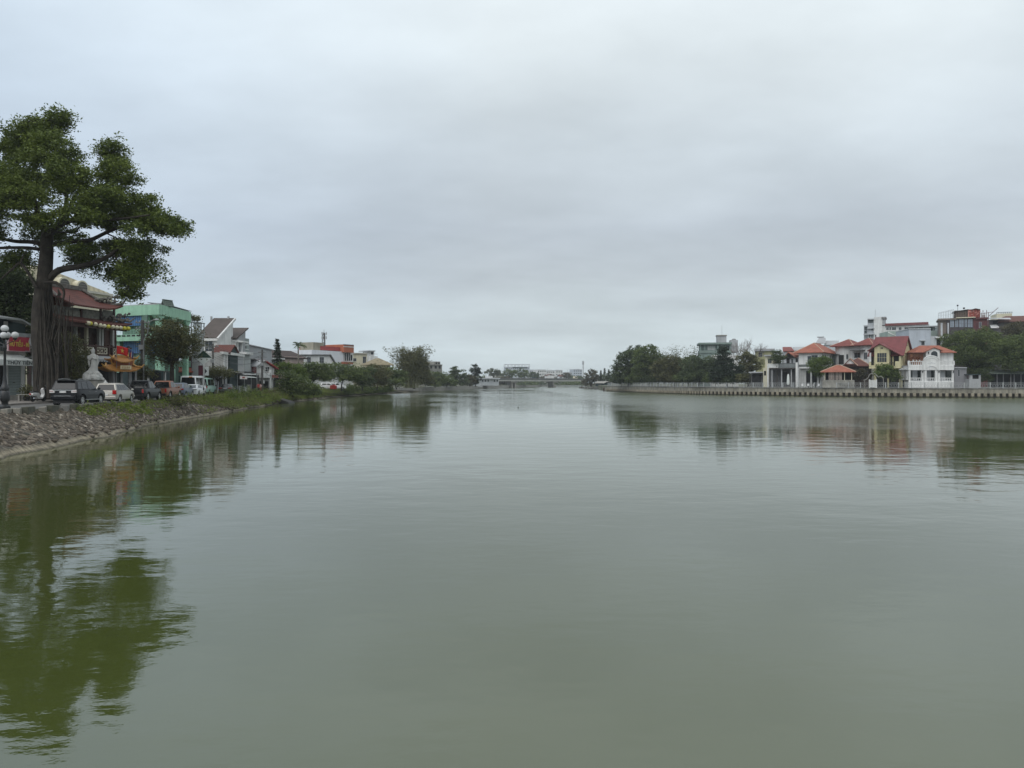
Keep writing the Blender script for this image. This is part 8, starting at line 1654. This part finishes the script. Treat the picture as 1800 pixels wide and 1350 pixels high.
def tide_mark(m, rnd=True):
    """Dark algae below the tide line and a tint of its own for every object."""
    nt = m.node_tree; b = nt.nodes['Principled BSDF']; src = b.inputs['Base Color'].links[0].from_socket; tc = N(nt, 'ShaderNodeTexCoord'); sx = N(nt, 'ShaderNodeSeparateXYZ'); nt.links.new(tc.outputs['Object'], sx.inputs[0])
    zz = N(nt, 'ShaderNodeMath', operation='MULTIPLY_ADD'); nt.links.new(noise(nt, tc.outputs['Object'], 2.5, 4), zz.inputs[0]); zz.inputs[1].default_value = -.4; nt.links.new(sx.outputs[2], zz.inputs[2])
    c = mix(nt, ramp(nt, zz.outputs[0], [(.0, 1.), (.3, 0.)]), src, (.05, .05, .03))
    if rnd: oi = N(nt, 'ShaderNodeObjectInfo'); c = mix(nt, 1., c, ramp(nt, oi.outputs['Random'], [(0., .68), (1., 1.12)]), 'MULTIPLY')
    nt.links.new(c, b.inputs['Base Color'])
tide_mark(M_PILE)
def swept(prof, s0, s1, step=1.):
    """Sweep a (landward offset, height) outline along the quay line."""
    mb = MB(); n = int((s1-s0)/step); k = len(prof)
    for i in range(n+1):
        p, t, nn = quay_at(s0+(s1-s0)*i/n)
        for w_, z_ in prof: mb.v.append((p.x+nn.x*w_-qo.x, p.y+nn.y*w_-qo.y, z_))
    for i in range(n):
        for j in range(k): a = i*k+j; b2 = i*k+(j+1) % k; mb.f.append((a, b2, b2+k, a+k))
    mb.f += [tuple(range(k)), tuple(n*k+j for j in range(k-1, -1, -1))]
    return mb
SV = acc[-1]; S_end = 1e9
for i, p in enumerate(RQ):
    if CX+p[0]*FPX/p[1] > 1830: S_end = acc[i]; break
swept([(-.12, 2.17), (-.12, 1.98), (.6, 1.98), (.6, 2.17)], 0, SV-1).build('coping', pmat('coping concrete', (.2, .2, .185), .85, .4, .8, .5), qr)
swept([(0, 1.98), (0, 1.0), (.55, 1.0), (.55, 1.98)], 0, SV-1).build('beam', M_QUAY, qr)
swept([(.5, 1.0), (.5, -.5), (.7, -.5), (.7, 1.0)], 0, SV-1).build('back_wall', pmat('dark gap concrete', (.05, .042, .032), .7, .4, 1, .4), qr)  # much darker concrete than the beam, filling the gaps between the piles
jm = MB()
pile = MB().tube([(0, 0, -.5), (0, 0, 1.0)], [.36, .36], 12)
piles = []; s_ = S_end
while s_ > 1: p, t, nn = quay_at(s_); piles.append((p.x+nn.x*.12-qo.x, p.y+nn.y*.12-qo.y)); s_ -= 1.32
po = None
for i, (x, y) in enumerate(piles[:100]):
    if po is None: po = pile.build('pile', M_PILE, qr, smooth=True); o = po
    else: o = po.copy(); COL.objects.link(o); o.parent = qr
    o.location = (x, y, 0)
rest = MB()
for x, y in piles[100:]: rest.tube([(x, y, -.5), (x, y, 1.0)], [.36, .36], 10)
ro = rest.build('pile', M_PILE, qr, smooth=True); ro['kind'] = 'stuff'
# railing
M_RAIL = pmat('pale grey rail paint', (.33, .345, .345), .5, .2)
rr = empty('railing', (RQ[0][0], RQ[0][1], 0), 0, 'pale grey metal railing with lattice panels along the quay edge', 'railing')
swept([(.10, 3.42), (.10, 3.35), (.2, 3.35), (.2, 3.42)], 1, SV-1).build('top_rail', M_RAIL, rr)
swept([(.12, 2.38), (.12, 2.32), (.18, 2.32), (.18, 2.38)], 1, SV-1).build('bottom_rail', M_RAIL, rr)
swept([(.13, 3.14), (.13, 3.10), (.17, 3.10), (.17, 3.14)], 1, SV-1).build('middle_rail', M_RAIL, rr)
post0 = None; s_ = S_end; np_ = 0
while s_ > 2:
    p, t, nn = quay_at(s_)
    if post0 is None: post0 = MB().box(-.09, .09, -.09, .09, 2.15, 3.5).build('post', M_RAIL, rr); o = post0
    else: o = post0.copy(); COL.objects.link(o); o.parent = rr
    o.location = (p.x+nn.x*.15-qo.x, p.y+nn.y*.15-qo.y, 0); o.rotation_euler = (0, 0, math.atan2(t.y, t.x)); s_ -= 2.7; np_ += 1
    if np_ >= 99: break
lat = MB(); s_ = 2.; 
while s_ < S_end:
    p, t, nn = quay_at(s_); q, _, n2 = quay_at(s_+.55); z0_, z1_ = 2.38, 3.1
    a = Vector((p.x+nn.x*.15-qo.x, p.y+nn.y*.15-qo.y)); b_ = Vector((q.x+n2.x*.15-qo.x, q.y+n2.y*.15-qo.y)); c_ = a.lerp(b_, .5)
    lat.tube([(*a, z0_), (*b_, z1_)], .016, 4); lat.tube([(*a, z1_), (*b_, z0_)], .016, 4)
    lat.tube([(*c_, z0_), (*c_, z1_)], .016, 4); s_ += .55
lat.build('lattice_panel', M_RAIL, rr)
q = MB()
for a, b_ in zip(RQ[:-1:4], RQ[4::4]):
    p = Vector(a); 
    q.add([(a[0]+.3, a[1]+.3, 0), (b_[0]+.3, b_[1]+.3, 0), (b_[0]+3.4, b_[1]+4.2, 0), (a[0]+3.4, a[1]+4.2, 0)], [(0, 1, 2, 3)])
po_ = q.build('promenade', M_PAVE); po_.location.z = ZR+.012; tag(po_, kind='structure')
bpy.context.view_layer.update()
